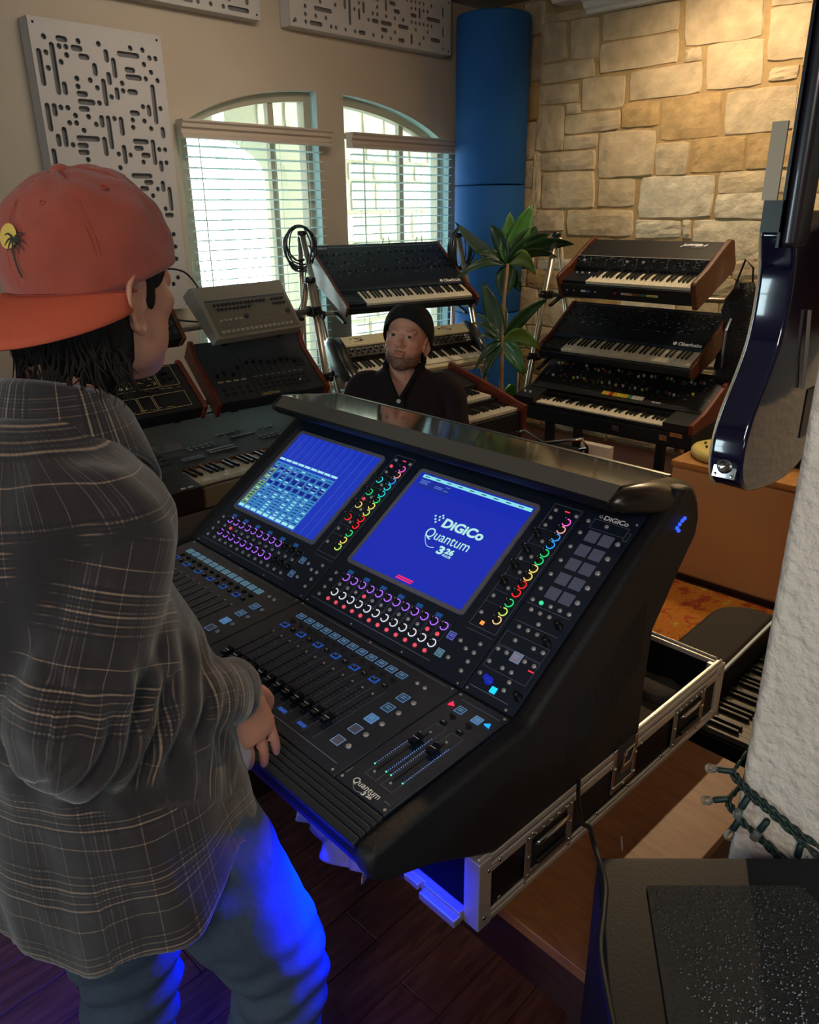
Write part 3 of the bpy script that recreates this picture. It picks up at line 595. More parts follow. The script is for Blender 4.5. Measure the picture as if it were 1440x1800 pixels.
def thing_screen(x0, R_):
    w_, h_ = .369, .3025; y0 = .1335
    fr = MB(); b = .0095; 
    def rr(x0, x1, y0, y1, r_, n=5):
        p = []
        for cx, cy, a0 in ((x1 - r_, y1 - r_, 0), (x0 + r_, y1 - r_, 90), (x0 + r_, y0 + r_, 180), (x1 - r_, y0 + r_, 270)):
            for i in range(n + 1): a = R(a0 + 90 * i / n); p.append((cx + r_ * math.cos(a), cy + r_ * math.sin(a)))
        return p
    A = rr(0, w_, 0, h_, .012); B_ = rr(b, w_ - b, b, h_ - b, .003); n = len(A)
    vs = [(p[0], p[1], 0) for p in A] + [(p[0], p[1], .004) for p in A] + [(p[0], p[1], .004) for p in B_] + [(p[0], p[1], .0) for p in B_]
    fs = []
    for k in range(3):
        for i in range(n): fs.append((k * n + i, k * n + (i + 1) % n, (k + 1) * n + (i + 1) % n, (k + 1) * n + i))
    fr.add(vs, fs); s = fr.build('touchscreen', M_bezel, con, MU @ T(x0, y0, .004))
    Wd, Hd = w_ - 2 * b, h_ - 2 * b
    Z = T(b, b, .001)
    MB().box(0, Wd, 0, Hd, 0, .0006).build('display', glow('screen_blue', '#1a2cb4' if R_ else '#1a2cb0', 1.0, '#04040a') if R_ else glow('screen_blue_left', '#1c38c0', .95, '#04040a'), s, Z)
    D = MB(); z0, z1 = .0007, .0009
    if R_:
        MB().box(.012, Wd - .006, Hd - .0135, Hd - .004, z0, z1).build('menu_bar', glow('menu_bar_cyan', '#8fe6f0', 1.0), s, Z)
        for i in range(9): D.box(.02 + i * .036, .034 + i * .036, Hd - .010, Hd - .0075, z1, z1 + .0002)
        D.build('menu_text', glow('menu_text_dark', '#2b5a80', 1), s, Z); D = MB()
        MB().box(.012, .115, Hd - .042, Hd - .016, z0, z0 + .0001).build('status_box', glow('status_box', '#1e2f98', 1), s, Z)
        for i in range(3): D.box(.016, .016 + (.03, .024, .027)[i], Hd - .022 - i * .0045, Hd - .020 - i * .0045, z0, z1)
        for i in range(2): D.box(.066, .092, Hd - .028 - i * .0045, Hd - .0262 - i * .0045, z0, z1); D.box(.098, .112, Hd - .022 - i * .011, Hd - .0202 - i * .011, z0, z1)
        D.build('status_text', glow('status_text', '#5f86e6', 1), s, Z)
        D = MB()
        for i in range(2): D.box(.15 - i * .003, .198 - i * .002, .006 + (1 - i) * .0055, .0095 + (1 - i) * .0055, z0, z1)
        D.build('warning_text', glow('warning_text', '#ff2a6a', 1), s, Z)
        mt = glow('screen_text', '#b9f0ea', 1.0)
        text('DiGiCo', 'logo_text', mt, s, Z @ T(.160, .163, z0), .033, .0003, bold=.0012, sx=1.15)
        text('Quantum', 'logo_text', mt, s, Z @ T(.134, .126, z0), .037, .0002, sx=.95)
        text('3', 'logo_text', mt, s, Z @ T(.196, .098, z0), .028, .0003, bold=.0012, sx=1.4)
        text('26', 'logo_text', mt, s, Z @ T(.218, .105, z0), .018, .0003, bold=.0008, sx=1.3)
        text('PULSE', 'logo_text', mt, s, Z @ T(.217, .096, z0), .008, .0002, bold=.0002, sx=1.15)
        D = MB()
        for px_, py_ in ((.128, .183), (.134, .175), (.140, .168), (.146, .176), (.152, .184), (.141, .184), (.147, .19)): D.cyl((px_, py_, z0), (px_, py_, z1), .0027, n=10)
        pts = [Vector((.140 + .044 * t, .128 - .02 * t - .012 * math.sin(3.1 * t), z0)) for t in [i / 8 for i in range(9)]]
        D.tube(pts, .0007, 5); D.build('logo_mark', mt, s, Z)
    else:
        cw = Wd / 12.0; colA = glow('strip_teal', '#3f97d6', .85); colB = glow('strip_light', '#a8ecf4', 1.0); colD = glow('strip_dark', '#12258a', .9); colG = glow('strip_yellow', '#7fb070', .8); colV = glow('strip_violet', '#7f56c8', .9); colL = glow('strip_line', '#5a74e0', .9)
        A_, B2, D2, G_, V_, L2 = MB(), MB(), MB(), MB(), MB(), MB(); r_ = random.Random(2)
        for i in range(12):
            x = i * cw
            L2.box(x + cw - .0006, x + cw, 0, Hd, z0, z1)
            if i > 8: continue
            A_.box(x + .001, x + cw - .0015, .004, .175, z0, z1 - .0001)
            B2.box(x + .002, x + cw - .0025, .183, .190, z0, z1); B2.box(x + .003, x + cw - .004, .006, .014, z1, z1 + .0002)
            for q in range(17):
                y = .018 + q * .0092
                D2.box(x + .0025, x + .006, y, y + .003, z1, z1 + .0002); (B2 if r_.random() < .5 else D2).box(x + .009, x + cw - .006, y + .001, y + .0042, z1, z1 + .0002)
                if r_.random() < .25: V_.box(x + .0065, x + .0085, y, y + .005, z1, z1 + .0002)
            if i == 0: G_.box(x + .001, x + cw - .0015, .016, .15, z1, z1 + .0001)
            for q in range(14): L2.box(x + .008, x + .010, .198 + q * .006, .1995 + q * .006, z0, z1); 
            for q in range(3): D2.box(x + .004, x + cw - .005, .10 + q * .0235, .114 + q * .0235, z1 + .0001, z1 + .0003)
        D2.box(0, cw * 9, .0835, .0855, z1, z1 + .0003)
        for nm, mb, m_ in (('channel_strip', A_, colA), ('strip_label', B2, colB), ('strip_detail', D2, colD), ('strip_meter', G_, colG), ('strip_pan', V_, colV), ('grid_line', L2, colL)): mb.build(nm, m_, s, Z)
    # ceiling lamp style thin reflection is left to the renderer: cover glass
    MB().box(0, Wd, 0, Hd, .0012, .0016).build('cover_glass', M_cover, s, Z)
    return s
def covermat():
    m = bpy.data.materials.new('screen_cover_glass'); m.use_nodes = True; nt = m.node_tree; nt.nodes.clear()
    o = nt.nodes.new('ShaderNodeOutputMaterial'); t = nt.nodes.new('ShaderNodeBsdfTransparent'); g = nt.nodes.new('ShaderNodeBsdfGlossy'); x = nt.nodes.new('ShaderNodeMixShader')
    g.inputs['Roughness'].default_value = .12; x.inputs[0].default_value = .035
    nt.links.new(t.outputs[0], x.inputs[1]); nt.links.new(g.outputs[0], x.inputs[2]); nt.links.new(x.outputs[0], o.inputs[0]); return m
M_cover = covermat()
module(0, 'R'); module(-.498, 'L')
# ---- master section
SQK = MB().box(-.0135, .0135, -.0135, .0135, 0, .0022, b=.0008).mesh('square_key', M_sq)
for y in (.4027, .3661, .3297, .2922, .2555):
    for x in (.5462, .5782): put('square_key', SQK, con, MU @ T(x, y, .004))
for x, y in ((.5168, .4038), (.5169, .3662), (.5169, .3296), (.5165, .2933), (.5164, .2562), (.5158, .2277), (.604, .4043), (.6036, .3662), (.6032, .3298), (.6026, .2927), (.6024, .256), (.5174, .4356), (.5608, .435), (.5364, .2279), (.5587, .2279), (.5802, .2277), (.6016, .2277), (.5264, .2069), (.5481, .2064), (.5696, .2068), (.5589, .1846), (.5259, .1645), (.5475, .1648), (.5693, .1647), (.5365, .1361), (.5797, .1366), (.6012, .1367), (.5152, .1066), (.5365, .1066), (.5797, .1064), (.6014, .1062), (.5152, .0768), (.5479, .0761), (.569, .0763), (.5135, .0487), (.5772, .0578), (.5773, .0399)):
    btn(MU, x, y, BTG if (x, y) == (.5364, .2279) else (BB if y > .25 and x > .6 else BT))
for x, y in ((.5981, .1976), (.5964, .1576), (.6103, .0404)): put('monitor_knob', KBIG, con, MU @ T(x, y, .004))
kb = put('monitor_knob', m_knob(.0085, .016), con, MU @ T(.5386, .0429, .004)); kb.data.materials[0] = mat('knob_blue_lit', '#101a66', .3, emit='#1a28c0', estr=.6)
MB().box(-.0065, .0065, -.0065, .0065, 0, .002, b=.0006).build('lit_square_key', glow('cyan_led', '#19c8ff', 1.3), con, MU @ T(.5586, .0308, .004))
MB().box(-.006, .006, -.0012, .0012, 0, .0008).build('red_readout', MATS['red_led'], con, MU @ T(.6015, .0945, .004))
lcd(MU, .5601, .1061, .021, mat('lcd_warm', '#4a4658', .3, emit='#8d8698', estr=.5))
outline(.508, .609, .117, .148, MU, .0006); outline(.508, .609, .065, .115, MU, .0006); outline(.527, .607, .422, .446, MU, .0007); hline(.508, .609, .218, MU); hline(.508, .609, .175, MU); hline(.508, .6, .02, MU, .0012)
outline(.606, .6155, .415, .436, MU, .0007)
text('DiGiCo', 'brand_text', M_white_p, con, MU @ T(.5435, .4495, .0042), .0155, .0002, bold=.0004, sx=1.15)
D = MB()
for i in range(5): D.cyl((.5335 + (i % 3) * .0035, .4535 + (i // 3) * .004 - (i % 2) * .002, .004), (.5335 + (i % 3) * .0035, .4535 + (i // 3) * .004 - (i % 2) * .002, .0044), .0012, n=8)
D.build('brand_mark', M_white_p, con, MU)
# master faders
ML2 = ML
for x, cy_ in ((.5404, -.1565), (.5792, -.154)):
    MB().box(-.0011, .0011, -.125, 0, 0, .0006).build('fader_slot', M_dark, con, ML @ T(x, -.125, .004))
    for yy in (-.1222, -.2519): MB().lathe([(.0024, 0), (.0024, .0012), (0, .0013)], 10).build('slot_screw', M_silver, con, ML @ T(x, yy, .004))
    fader(x, cy_)
    t = MB(); t.prism([(-.0075, .0035), (.0075, .0035), (0, -.0055)], 0, .0035); t.build('solo_button', M_knob, con, ML @ T(x, -.068, .004))
    s_ = MB(); s_.box(-.0062, .0062, -.0042, .0042, 0, .0035, b=.001); sb = s_.build('mute_button', M_knob, con, ML @ T(x - .001, -.0888, .004))
    MB().box(-.0035, .0035, -.0004, .0006, .0035, .0038).build('button_mark', M_white_p, sb)
    outline(x - .010, x + .017, -.265, -.098, ML, .0005)
lcd(ML, .5401, -.0453, .018); lcd(ML, .5804, -.0452, .018, MATS['lcd_bright'])
t = MB(); t.prism([(-.006, -.0045), (.0065, -.0035), (.0, .0065)], 0, .003); t.build('red_key', glow('red_key', '#ff3458', 1.0), con, ML @ T(.5158, -.0418, .004) @ RZ(20))
t = MB(); t.prism([(-.0055, -.003), (.0075, -.003), (.002, .0065)], 0, .003); t.build('cyan_key', glow('cyan_key', '#2ab4ff', 1.0), con, ML @ T(.6024, -.0435, .004) @ RZ(-10))
D = MB(); G = MB()
for x in (.5266, .5548, .5662, .594):
    for q in range(24):
        y = -.2392 + q * .0046; mb = G if q == 0 else D; rr_ = .0016 if q == 0 else .0009; mb.lathe([(rr_, 0), (rr_, .0008), (0, .0009)], 7, T(x, y, .004))
        if q % 2 == 0: OUT.box(x - .0045, x - .0028, y, y + .0005, .0041, .0044, ML)
D.build('meter_leds', glow('meter_led', '#6d9be0', .9), con, ML, kind='stuff'); G.build('meter_leds_lit', glow('meter_green', '#5dffb0', 1.2), con, ML, kind='stuff')
text('Quantum', 'model_text', M_white_p, con, ML @ T(.5270, -.2905, .0042), .0175, .0002, sx=.95)
text('3', 'model_text', M_white_p, con, ML @ T(.5600, -.3, .0042), .012, .0002, bold=.0004, sx=1.3)
text('26', 'model_text', M_white_p, con, ML @ T(.5700, -.298, .0042), .009, .0002, bold=.0003, sx=1.3)
D = MB(); D.tube([Vector((.5300 + .03 * t, -.289 - .012 * math.sin(2.4 * t), .0043)) for t in [i / 8 for i in range(9)]], .0003, 4); D.build('model_swash', M_white_p, con, ML)
for x, y in ((.508, -.294), (.614, -.296), (.508, -.010), (.614, -.010)): MB().lathe([(.0028, 0), (.0026, .001), (0, .0011)], 10).build('panel_screw', M_silver, con, ML @ T(x, y, .004))
hline(.600, .615, -.285, ML, .0012); hline(.52, .61, -.02, ML, .0012); OUT.box(.506, .5075, -.285, -.27, .0041, .0044, ML)
for x, y in ((.6031, .01), (.508, .012), (.615, .46)): MB().lathe([(.0028, 0), (.0026, .001), (0, .0011)], 10).build('panel_screw', M_silver, con, MU @ T(x, y, .004))
OUT.build('panel_print_lines', M_line, con)
# blue emblem on the rear right shoulder
D = MB()
for a, b in ((0, 0), (.007, .004), (.014, .008), (.006, -.006), (.021, .010)): D.lathe([(.0042 * math.sin(R(q)), -.0042 * math.cos(R(q))) for q in (1, 40, 80, 120, 160, 179)], 10, T(0, a * 1.3, b * 1.3))
D.build('blue_emblem', glow('emblem_blue', '#2f5cff', 1.3), con, T(UR + .044, .445, 1.165 - ZB))

# ================================================================== FLIGHT CASE, TABLE
M_alu = mat('aluminium_extrusion', '#c6c3bb', .42, .7); M_lam = mat('black_laminate', '#0b0b0d', .5, bump=.05, bscale=300, spec=.2)
M_chrome = mat('chrome', '#c9c9c9', .14, 1); M_foam = mat('charcoal_foam', '#4b4238', .95, noise=.25, nscale=220, bump=.8, bscale=350)
case = thing('flight_case', 'black flight case tray with aluminium edges and butterfly latches, around the foot of the console', 'flight case', (.964, 1.28, .552), CY)
cL, cR, cF, cB = -.56, .662, -.125, .785; zt = .15
MB().box(cL, cR, cF, cB, 0, .012).build('case_bottom', M_lam, case)
def wallp(x0, x1, y0, y1, z1=zt, z0=.0): return MB().box(x0, x1, y0, y1, z0, z1).build('case_side', M_lam, case)
wallp(cR - .011, cR, cF, cB); wallp(cL, cL + .011, cF, cB); wallp(cL + .011, cR - .011, cB - .011, cB)
def extr(x0, x1, y0, y1, z0, z1, nm='edge_extrusion'):
    o = MB().box(x0, x1, y0, y1, z0, z1).build(nm, M_alu, case); return bevel(o, .0025, 2)
# grooved top valances: channel with a tongue
for (a0, a1) in ((cF, .300), (.372, cB)):
    extr(cR - .014, cR + .004, a0, a1, zt - .012, zt + .002); extr(cR - .006, cR, a0, a1, zt + .002, zt + .008); extr(cR - .001, cR + .0055, a0, a1, zt - .036, zt - .016)
extr(cL - .004, cL + .014, cF, cB, zt - .012, zt + .004)
for (a0, a1) in ((cL + .014, .44), (.455, cR - .014)):
    extr(a0, a1, cB - .014, cB + .004, zt - .012, zt + .002); extr(a0, a1, cB - .006, cB, zt + .002, zt + .008)
extr(cR - .001, cR + .006, cF, cB, -.002, .012); extr(cR - .001, cR + .0055, cF, cB, .014, .024); extr(cR - .03, cR + .007, cF - .006, cF + .028, -.004, zt + .004, 'corner_post')
extr(cL - .007, cL + .03, cF - .006, cF + .028, -.004, zt + .004, 'corner_post'); extr(cR - .028, cR + .006, cB - .028, cB + .006, -.004, zt - .002, 'corner_post')
# front: low lip with step and latch gear
extr(cL + .03, cR - .03, cF - .012, cF + .004, -.004, .022, 'front_lip'); extr(.54, cR - .03, cF - .03, cF - .010, -.006, .012, 'front_step')
for z_ in (.016, .021): extr(.54, cR - .03, cF - .012 - (z_ - .016), cF - .008, z_, z_ + .002, 'lip_ridge')
extr(.40, .53, cF - .022, cF - .011, .0, .016, 'hinge_bar')
for x in (.42, .49): MB().cyl((x, cF - .023, .008), (x, cF - .026, .008), .006, n=10).build('rivet', M_chrome, case)
RV = MB().lathe([(.0052, 0), (.0045, .0018), (.002, .003), (0, .0031)], 10).mesh('rivet', M_chrome, True)
for y, z_ in [(cF + .05, .13), (cF + .05, .04), (cF + .02, .125), (cF + .01, .02), (.02, .125), (.24, .03), (.28, .12), (.0, .02), (.4, .12), (.5, .03), (.36, .03), (.62, .03), (.74, .03), (.76, .13), (.14, .018), (.67, .018)]: put('rivet', RV, case, T(cR + .006, y, z_) @ RY(90))
def handle(y):
    h = thing_part = MB()
    for a in ((-.075, -.057, .022, .130), (.057, .075, .022, .130), (-.057, .057, .112, .130), (-.057, .057, .022, .036)): h.box(0, .004, a[0], a[1], a[2], a[3])
    hp = bevel(h.build('handle_plate', mat('dark_chrome', '#8c857c', .38, .7), case, T(cR + .003, y, 0)), .003, 2)
    MB().box(-.006, 0, -.057, .057, .036, .112).build('handle_recess', M_dark, hp)
    MB().tube([(.004, -.05, .10), (.012, -.046, .104), (.014, 0, .106), (.012, .046, .104), (.004, .05, .10)], .005, 8).build('handle_bar', M_chrome, hp, smooth=True)
    MB().box(.002, .012, -.046, .046, .045, .058, b=.003).build('handle_grip', M_knob, hp)
    for q in range(5): put('rivet', RV, hp, T(.004, -.05 + q * .025, .121) @ RY(90))
    for s_ in (-.066, .066):
        for z_ in (.03, .075, .12): put('rivet', RV, hp, T(.004, s_, z_) @ RY(90))
handle(.075); handle(.62)
lt = MB()
for a in ((.290, .302, .045, .158), (.370, .382, .045, .158), (.302, .370, .045, .058)): lt.box(0, .0045, a[0], a[1], a[2], a[3])
lp = bevel(lt.build('latch_dish', M_chrome, case, T(cR + .003, 0, 0)), .002, 2)
MB().box(-.002, .001, .302, .370, .058, .158).build('latch_recess', mat('latch_recess', '#4b5558', .3, .7), lp)
MB().tube([(.004, .318, .09), (.012, .318, .14), (.012, .322, .15), (.012, .35, .15), (.012, .354, .14), (.004, .354, .09)], .0035, 7).build('latch_hook', M_chrome, lp)
MB().box(.001, .008, .318, .354, .085, .105, b=.002).build('latch_turn', M_chrome, lp)
for y, z_ in ((.296, .06), (.296, .11), (.376, .06), (.376, .11), (.336, .052)): put('rivet', RV, lp, T(.0045, y, z_) @ RY(90))
MB().box(.42, cR - .013, .15, .76, .012, .05).build('foam_pad', M_foam, case); MB().box(cL + .012, .42, .42, .76, .012, .035).build('foam_pad', M_foam, case)
sp_ = MB().lathe([(.048, 0), (.05, .004), (.05, .022), (.046, .027), (0, .027)], 28).build('foam_disc', mat('dark_foam', '#2d2925', .9, bump=.3, bscale=200), case, T(.555, .685, .05), smooth=True)
MB().box(.34, .42, .755, .772, .06, .09, b=.004).build('inner_latch', M_chrome, case)

tb = thing('low_table', 'low brown wooden table under the flight case', 'table', (.964, 1.28, 0), CY)
M_tab = wood('table_laminate', '#6a3f22', '#7b4e2b', (2, 10, 10), .5, .1)
bevel(MB().box(-.5, .868, -.06, .637, .525, .55).build('tabletop', M_tab, tb), .002, 2)
M_tdark = wood('table_dark', '#2b1711', '#3a2018', (2, 10, 10), .5)
for x0, x1, y0, y1 in ((-.49, -.45, -.05, .62), (.80, .84, -.03, .62)): MB().box(x0, x1, y0, y1, 0, .525).build('side_panel', M_tdark, tb)
MB().box(-.45, .80, .0, .02, .33, .525).build('apron', M_tdark, tb); MB().box(-.45, .80, .1, .6, .2, .22).build('shelf', M_tdark, tb)
# ---- blue work light under the console front (LED strip)
led = thing('led_strip', 'blue LED strip glowing under the front edge of the console', 'lamp', (.964, 1.28, ZB), CY)
MB().box(-.42, .52, -.245, -.225, .188, .194).build('strip_body', mat('strip_body', '#d0d0d8', .5), led); 
MB().box(-.42, .52, -.243, -.227, .185, .188).build('strip_glow', glow('strip_glow', '#1030ff', 3), led)
def ledlight(u, v, z, tu_, tv, tz, sz, e):
    A_ = Matrix.Translation((.964, 1.28, 0)) @ RZ(CY); return area('led_strip_light', A_ @ Vector((u, v, z)), A_ @ Vector((tu_, tv, tz)), sz, e, (.0, .013, 1), .012, 130)
ledlight(.42, -.245, ZB + .178, .41, -.52, .60, .40, 24)
ledlight(.52, -.17, ZB + .12, .56, -.08, .56, .14, 1.3)

# ================================================================== SYNTHESISERS
M_key = mat('ivory_key', '#e6dcc4', .3); M_bkey = mat('ebony_key', '#0c0c0e', .3)
M_syn = mat('synth_black', '#16171a', .45, bump=.05, bscale=300); M_syn2 = mat('synth_blue_black', '#141b24', .4); M_grey = mat('synth_grey', '#2c3036', .45)
M_wal = wood('walnut', '#4a2616', '#6b3a22', (3, 14, 14), .4, .1); M_ros = wood('rosewood_red', '#5c2418', '#7a3222', (3, 14, 14), .35, .15)
M_print = mat('synth_print', '#9aa3aa', .6); M_cream = mat('cream_plastic', '#d8cba6', .4); M_sknob = mat('small_knob', '#0b0b0c', .35); M_capw = mat('white_cap', '#d8d8d2', .4)
WK = MB().box(.0006, .0229, .0, .148, -.018, 0, b=.0012).mesh('white_key', M_key)
BK = MB().box(-.0058, .0058, .052, .148, 0, .0115, b=.0018).mesh('black_key', M_bkey)
def keys(parent, M, n, start=0, pitch=.0235):
    for i in range(n): put('white_key', WK, parent, M @ T(i * pitch, 0, 0))
    for i in range(n - 1):
        d = (start + i) % 7
        if d in (0, 1, 3, 4, 5):
            off = {0: -.0015, 1: .0015, 3: -.002, 4: 0, 5: .002}[d]; put('black_key', BK, parent, M @ T((i + 1) * pitch + off, 0, .0005))
def deck(M, x0, y0, z0, y1, z1):
    """frame on a sloping surface: x right, y up the slope"""
    a = math.degrees(math.atan2(z1 - z0, y1 - y0)); return M @ T(x0, y0, z0) @ RX(a), math.hypot(y1 - y0, z1 - z0)
def knobs_row(parent, M, xs, y, r=.006, h=.012, m=None, nm='knob'):
    me = MB().lathe([(r, 0), (r * .8, h), (r * .7, h + .001), (0, h + .001)], 12).mesh(nm, m or M_sknob, True)
    for x in xs: put(nm, me, parent, M @ T(x, y, .001))
def marks(parent, M, w, y0, y1, n, seed, m=None, lo=.004, hi=.018, hgt=.0022, nm='panel_print', x0=0):
    r_ = random.Random(seed); mb = MB()
    for i in range(n):
        x = x0 + r_.uniform(0, w); y = r_.uniform(y0, y1); l = r_.uniform(lo, hi); mb.box(x, x + l, y, y + hgt, .0003, .0012)
    mb.build(nm, m or M_print, parent, M, kind='stuff')
def tinyknobs(parent, M, pts, r=.005, h=.011, m=None, nm='small_knobs'):
    mb = MB()
    for x, y in pts: mb.lathe([(r, 0), (r * .85, h), (0, h)], 8, T(x, y, .001))
    mb.build(nm, m or M_sknob, parent, M, kind='stuff')
def buttons(parent, M, xs, ys, w=.010, h=.007, m=None, nm='button'):
    me = MB().box(-w / 2, w / 2, -h / 2, h / 2, 0, .003, b=.0007).mesh(nm, m or M_grey)
    for y in ys:
        for x in xs: put(nm, me, parent, M @ T(x, y, .0006))
def body(parent, nm, prof, x0, x1, m, M, bv=.003):
    o = MB().prism(prof, x0, x1, None, 'x').build(nm, m, parent, M); return bevel(o, bv, 2) if bv else o
def synth(name, label, P, yaw, grp=None): return thing(name, label, 'synthesizer', P, yaw, grp)

# ---- upper right: walnut-cheeked synthesiser
s = synth('synthesizer', 'black synthesizer with walnut cheeks and coloured tabs, topmost on the rack by the stone wall', (4.228, 2.585, 1.341), -93.1)
A = RX(22)
body(s, 'chassis', [(-.028, -.095), (-.024, -.012), (0, -.02), (.142, -.02), (.145, .022), (.19, .07), (.395, .084), (.40, -.07)], -.165, .70, M_syn, A)
ck = [(-.035, -.115), (-.034, .03), (-.015, .045), (.11, .055), (.34, .10), (.39, .105), (.415, .085), (.415, -.05), (.39, -.085)]
body(s, 'side_cheek', ck, -.19, -.166, M_wal, A, .006); body(s, 'side_cheek', ck, .701, .733, M_wal, A, .006)
keys(s, A, 29)
MB().box(-.165, 0, -.0, .14, -.02, -.002).build('wheel_panel', M_syn2, s, A)
D_, L_ = deck(A, -.165, .146, .024, .190, .071)
knobs_row(s, D_, (.06, .36, .47), .034, .010, .012, M_silver, 'chrome_knob')
tinyknobs(s, D_, [(.02 + .0245 * i, .030 + .012 * (i % 3)) for i in range(34)], .0045, .009); marks(s, D_, .84, .004, .06, 70, 5)
for x in (.1, .21, .33, .42, .53, .62, .72, .79): MB().box(x, x + .0012, .003, .06, .0003, .001).build('panel_divider', M_print, s, D_)
MB().box(-.165, .70, .1895, .1935, .0705, .0725).build('silver_line', M_silver, s, A)
MB().box(-.165, .70, .144, .1455, -.004, .022).build('key_slip', M_syn2, s, A)
knobs_row(s, A, (-.12, -.08, -.03), .09, .008, .01, M_silver, 'chrome_knob')
F_ = A @ T(0, -.026, -.05) @ RX(90)
for i, c in enumerate(('#d8d8d0', '#d8d8d0', '#4a78a8', '#4a78a8')): MB().box(-.02 + i * .017, -.005 + i * .017, -.006, .006, 0, .006, b=.001).build('tab_switch', mat('tab_' + c[1:], c, .4), s, F_)
for i, c in enumerate(('#c0b8a0', '#c0b8a0', '#b8a08a', '#8a5a4a', '#8a5a4a', '#2a7a6a', '#2a7a6a', '#d8c860', '#d8c860', '#d8d0b0')): MB().box(.26 + i * .024, .282 + i * .024, -.006, .006, 0, .006, b=.001).build('tab_switch', mat('tab_' + c[1:], c, .4), s, F_)
MB().box(.21, .225, -.005, .006, 0, .006, b=.001).build('tab_switch', mat('tab_red', '#a83040', .4), s, F_)
knobs_row(s, F_, (-.12, -.07, .085), .0, .006, .008, M_silver, 'chrome_knob')
text('JUPITER-4', 'brand_text', M_white_p, s, A @ T(.455, .335, .0822) @ RX(4), .034, .0005, bold=.0018, shear=.3, sx=1.0)
text('COMPUPHONIC', 'brand_text', M_print, s, A @ T(.52, .315, .0812) @ RX(4), .011, .0004, shear=.3)

# ---- middle right
def ober(label, P, yaw, tilt, L, deep, top, keyL=.846, logo='Oberheim', cheekm=None):
    s = synth('synthesizer', label, P, yaw); A = RX(tilt)
    x0, x1 = -.145, L
    body(s, 'chassis', [(-.026, -.06), (-.03, -.012), (0, -.02), (.145, -.02), (.148, .018), (.19, .035), (deep, top), (deep + .01, top - .13), (deep - .06, -.075)], x0, x1, M_syn2, A)
    ck = [(-.036, -.068), (-.038, .0), (-.02, .012), (.13, .03), (deep - .01, top + .006), (deep + .014, top - .004), (deep + .016, top - .135), (deep - .06, -.085)]
    body(s, 'side_cheek', ck, x0 - .022, x0 - .001, cheekm or M_wal, A, .004); body(s, 'side_cheek', ck, x1 + .001, x1 + .022, cheekm or M_wal, A, .004)
    keys(s, A, 36)
    MB().box(x0, -.001, -.0, .14, -.02, .0).build('wheel_panel', M_syn, s, A); tinyknobs(s, A, [(-.12 + .03 * i, .03 + .035 * j) for i in range(4) for j in range(3)], .008, .004, M_grey, 'lever_buttons')
    MB().box(x0, x1, .146, .1485, -.004, .018).build('key_slip', mat('key_slip_steel', '#32475a', .35, .3), s, A)
    D_, L_ = deck(A, x0, .19, .035, deep, top)
    r_ = random.Random(int(deep * 1000)); W_ = x1 - x0
    tinyknobs(s, D_, [(.03 + (W_ - .06) * i / 21, L_ * q + .006 * r_.uniform(-1, 1)) for i in range(22) for q in (.3, .52, .74) if r_.random() < .75], .0065, .012)
    marks(s, D_, W_ - .04, L_ * .18, L_ * .85, 130, 7, x0=.02)
    MB().box(.01, W_ - .01, L_ * .925, L_ * .93, .0003, .001).build('panel_line', M_print, s, D_)
    D2, L2 = deck(A, x0, .148, .018, .19, .035)
    text(logo, 'brand_text', M_white_p, s, D2 @ T(W_ - .165, .012, .001), .034, .0005, bold=.0012)
    MB().lathe([(.004, 0), (.012, 0), (.012, .0008), (.004, .0008)], 14).build('brand_mark', M_white_p, s, D2 @ T(W_ - .185, .024, .0003))
    return s, A, D_, L_
s, A, D_, L_ = ober('blue-black synthesizer with wooden sides, middle keyboard of the rack by the stone wall', (4.141, 2.674, .937), -91.0, 21, .862, .43, .10)
# ---- centre: large synthesiser in front of the windows
s, A, D_, L_ = ober('big dark synthesizer with wooden ends, high on the centre rack above the seated man', (3.508, 3.749, 1.194), -14.1, 25, .862, .595, .10)
text('OB-X', 'brand_text', M_print, s, D_ @ T(.03, L_ - .045, .001), .03, .0004, bold=.001)
for x in (.42, .7): MB().tube([(x, .60, .06), (x + .01, .62, .12), (x + .05, .62, .13), (x + .07, .60, .05)], .003, 6).build('cable_loop', M_sknob, s, A)

# ---- lower right: big analogue polysynth in its case with coloured tabs
s = synth('synthesizer', 'long black polysynth with coloured tabs, lowest on the rack by the stone wall', (3.89, 2.667, .649), -90.4)
A = RX(6)
body(s, 'lower_case', [(-.03, -.105), (-.03, -.022), (.44, -.022), (.44, -.105)], -.16, 1.02, M_syn, A, .004)
body(s, 'chassis', [(-.02, -.022), (-.02, .0), (.0, -.012), (.125, -.012), (.128, .03), (.17, .045), (.44, .175), (.44, -.02)], -.15, .995, M_syn, A)
body(s, 'end_block', [(-.025, -.02), (-.025, .028), (.13, .045), (.13, -.02)], .848, .995, M_syn, A); body(s, 'end_block', [(-.025, -.02), (-.025, .028), (.13, .045), (.13, -.02)], -.15, -.002, M_syn, A)
body(s, 'side_cheek', [(-.03, -.02), (-.03, .035), (.12, .06), (.44, .185), (.45, .17), (.45, -.02)], .997, 1.022, M_ros, A, .004)
keys(s, A, 36)
D_, L_ = deck(A, -.15, .17, .045, .44, .175)
MB().box(-.15, .995, .128, .17, .046, .049).build('tab_rail', M_syn, s, A)
c6 = ['#d8b02c', '#d8b02c', '#b83028', '#d8b02c', '#e0c838', '#e0c838', '#d8b02c', '#2a8a70', '#d8d4c0', '#d8d4c0', '#d8d4c0']
for i, c in enumerate(c6): MB().box(0, .023, 0, .030, 0, .006, b=.001).build('tab_switch', mat('tab_' + c[1:], c, .4), s, D_ @ T(.50 + i * .0245, .006, .001))
r_ = random.Random(12)
cc = ['#c8c4b8', '#c8c4b8', '#2a6a5a', '#8a3038', '#c0b050', '#7a8078']
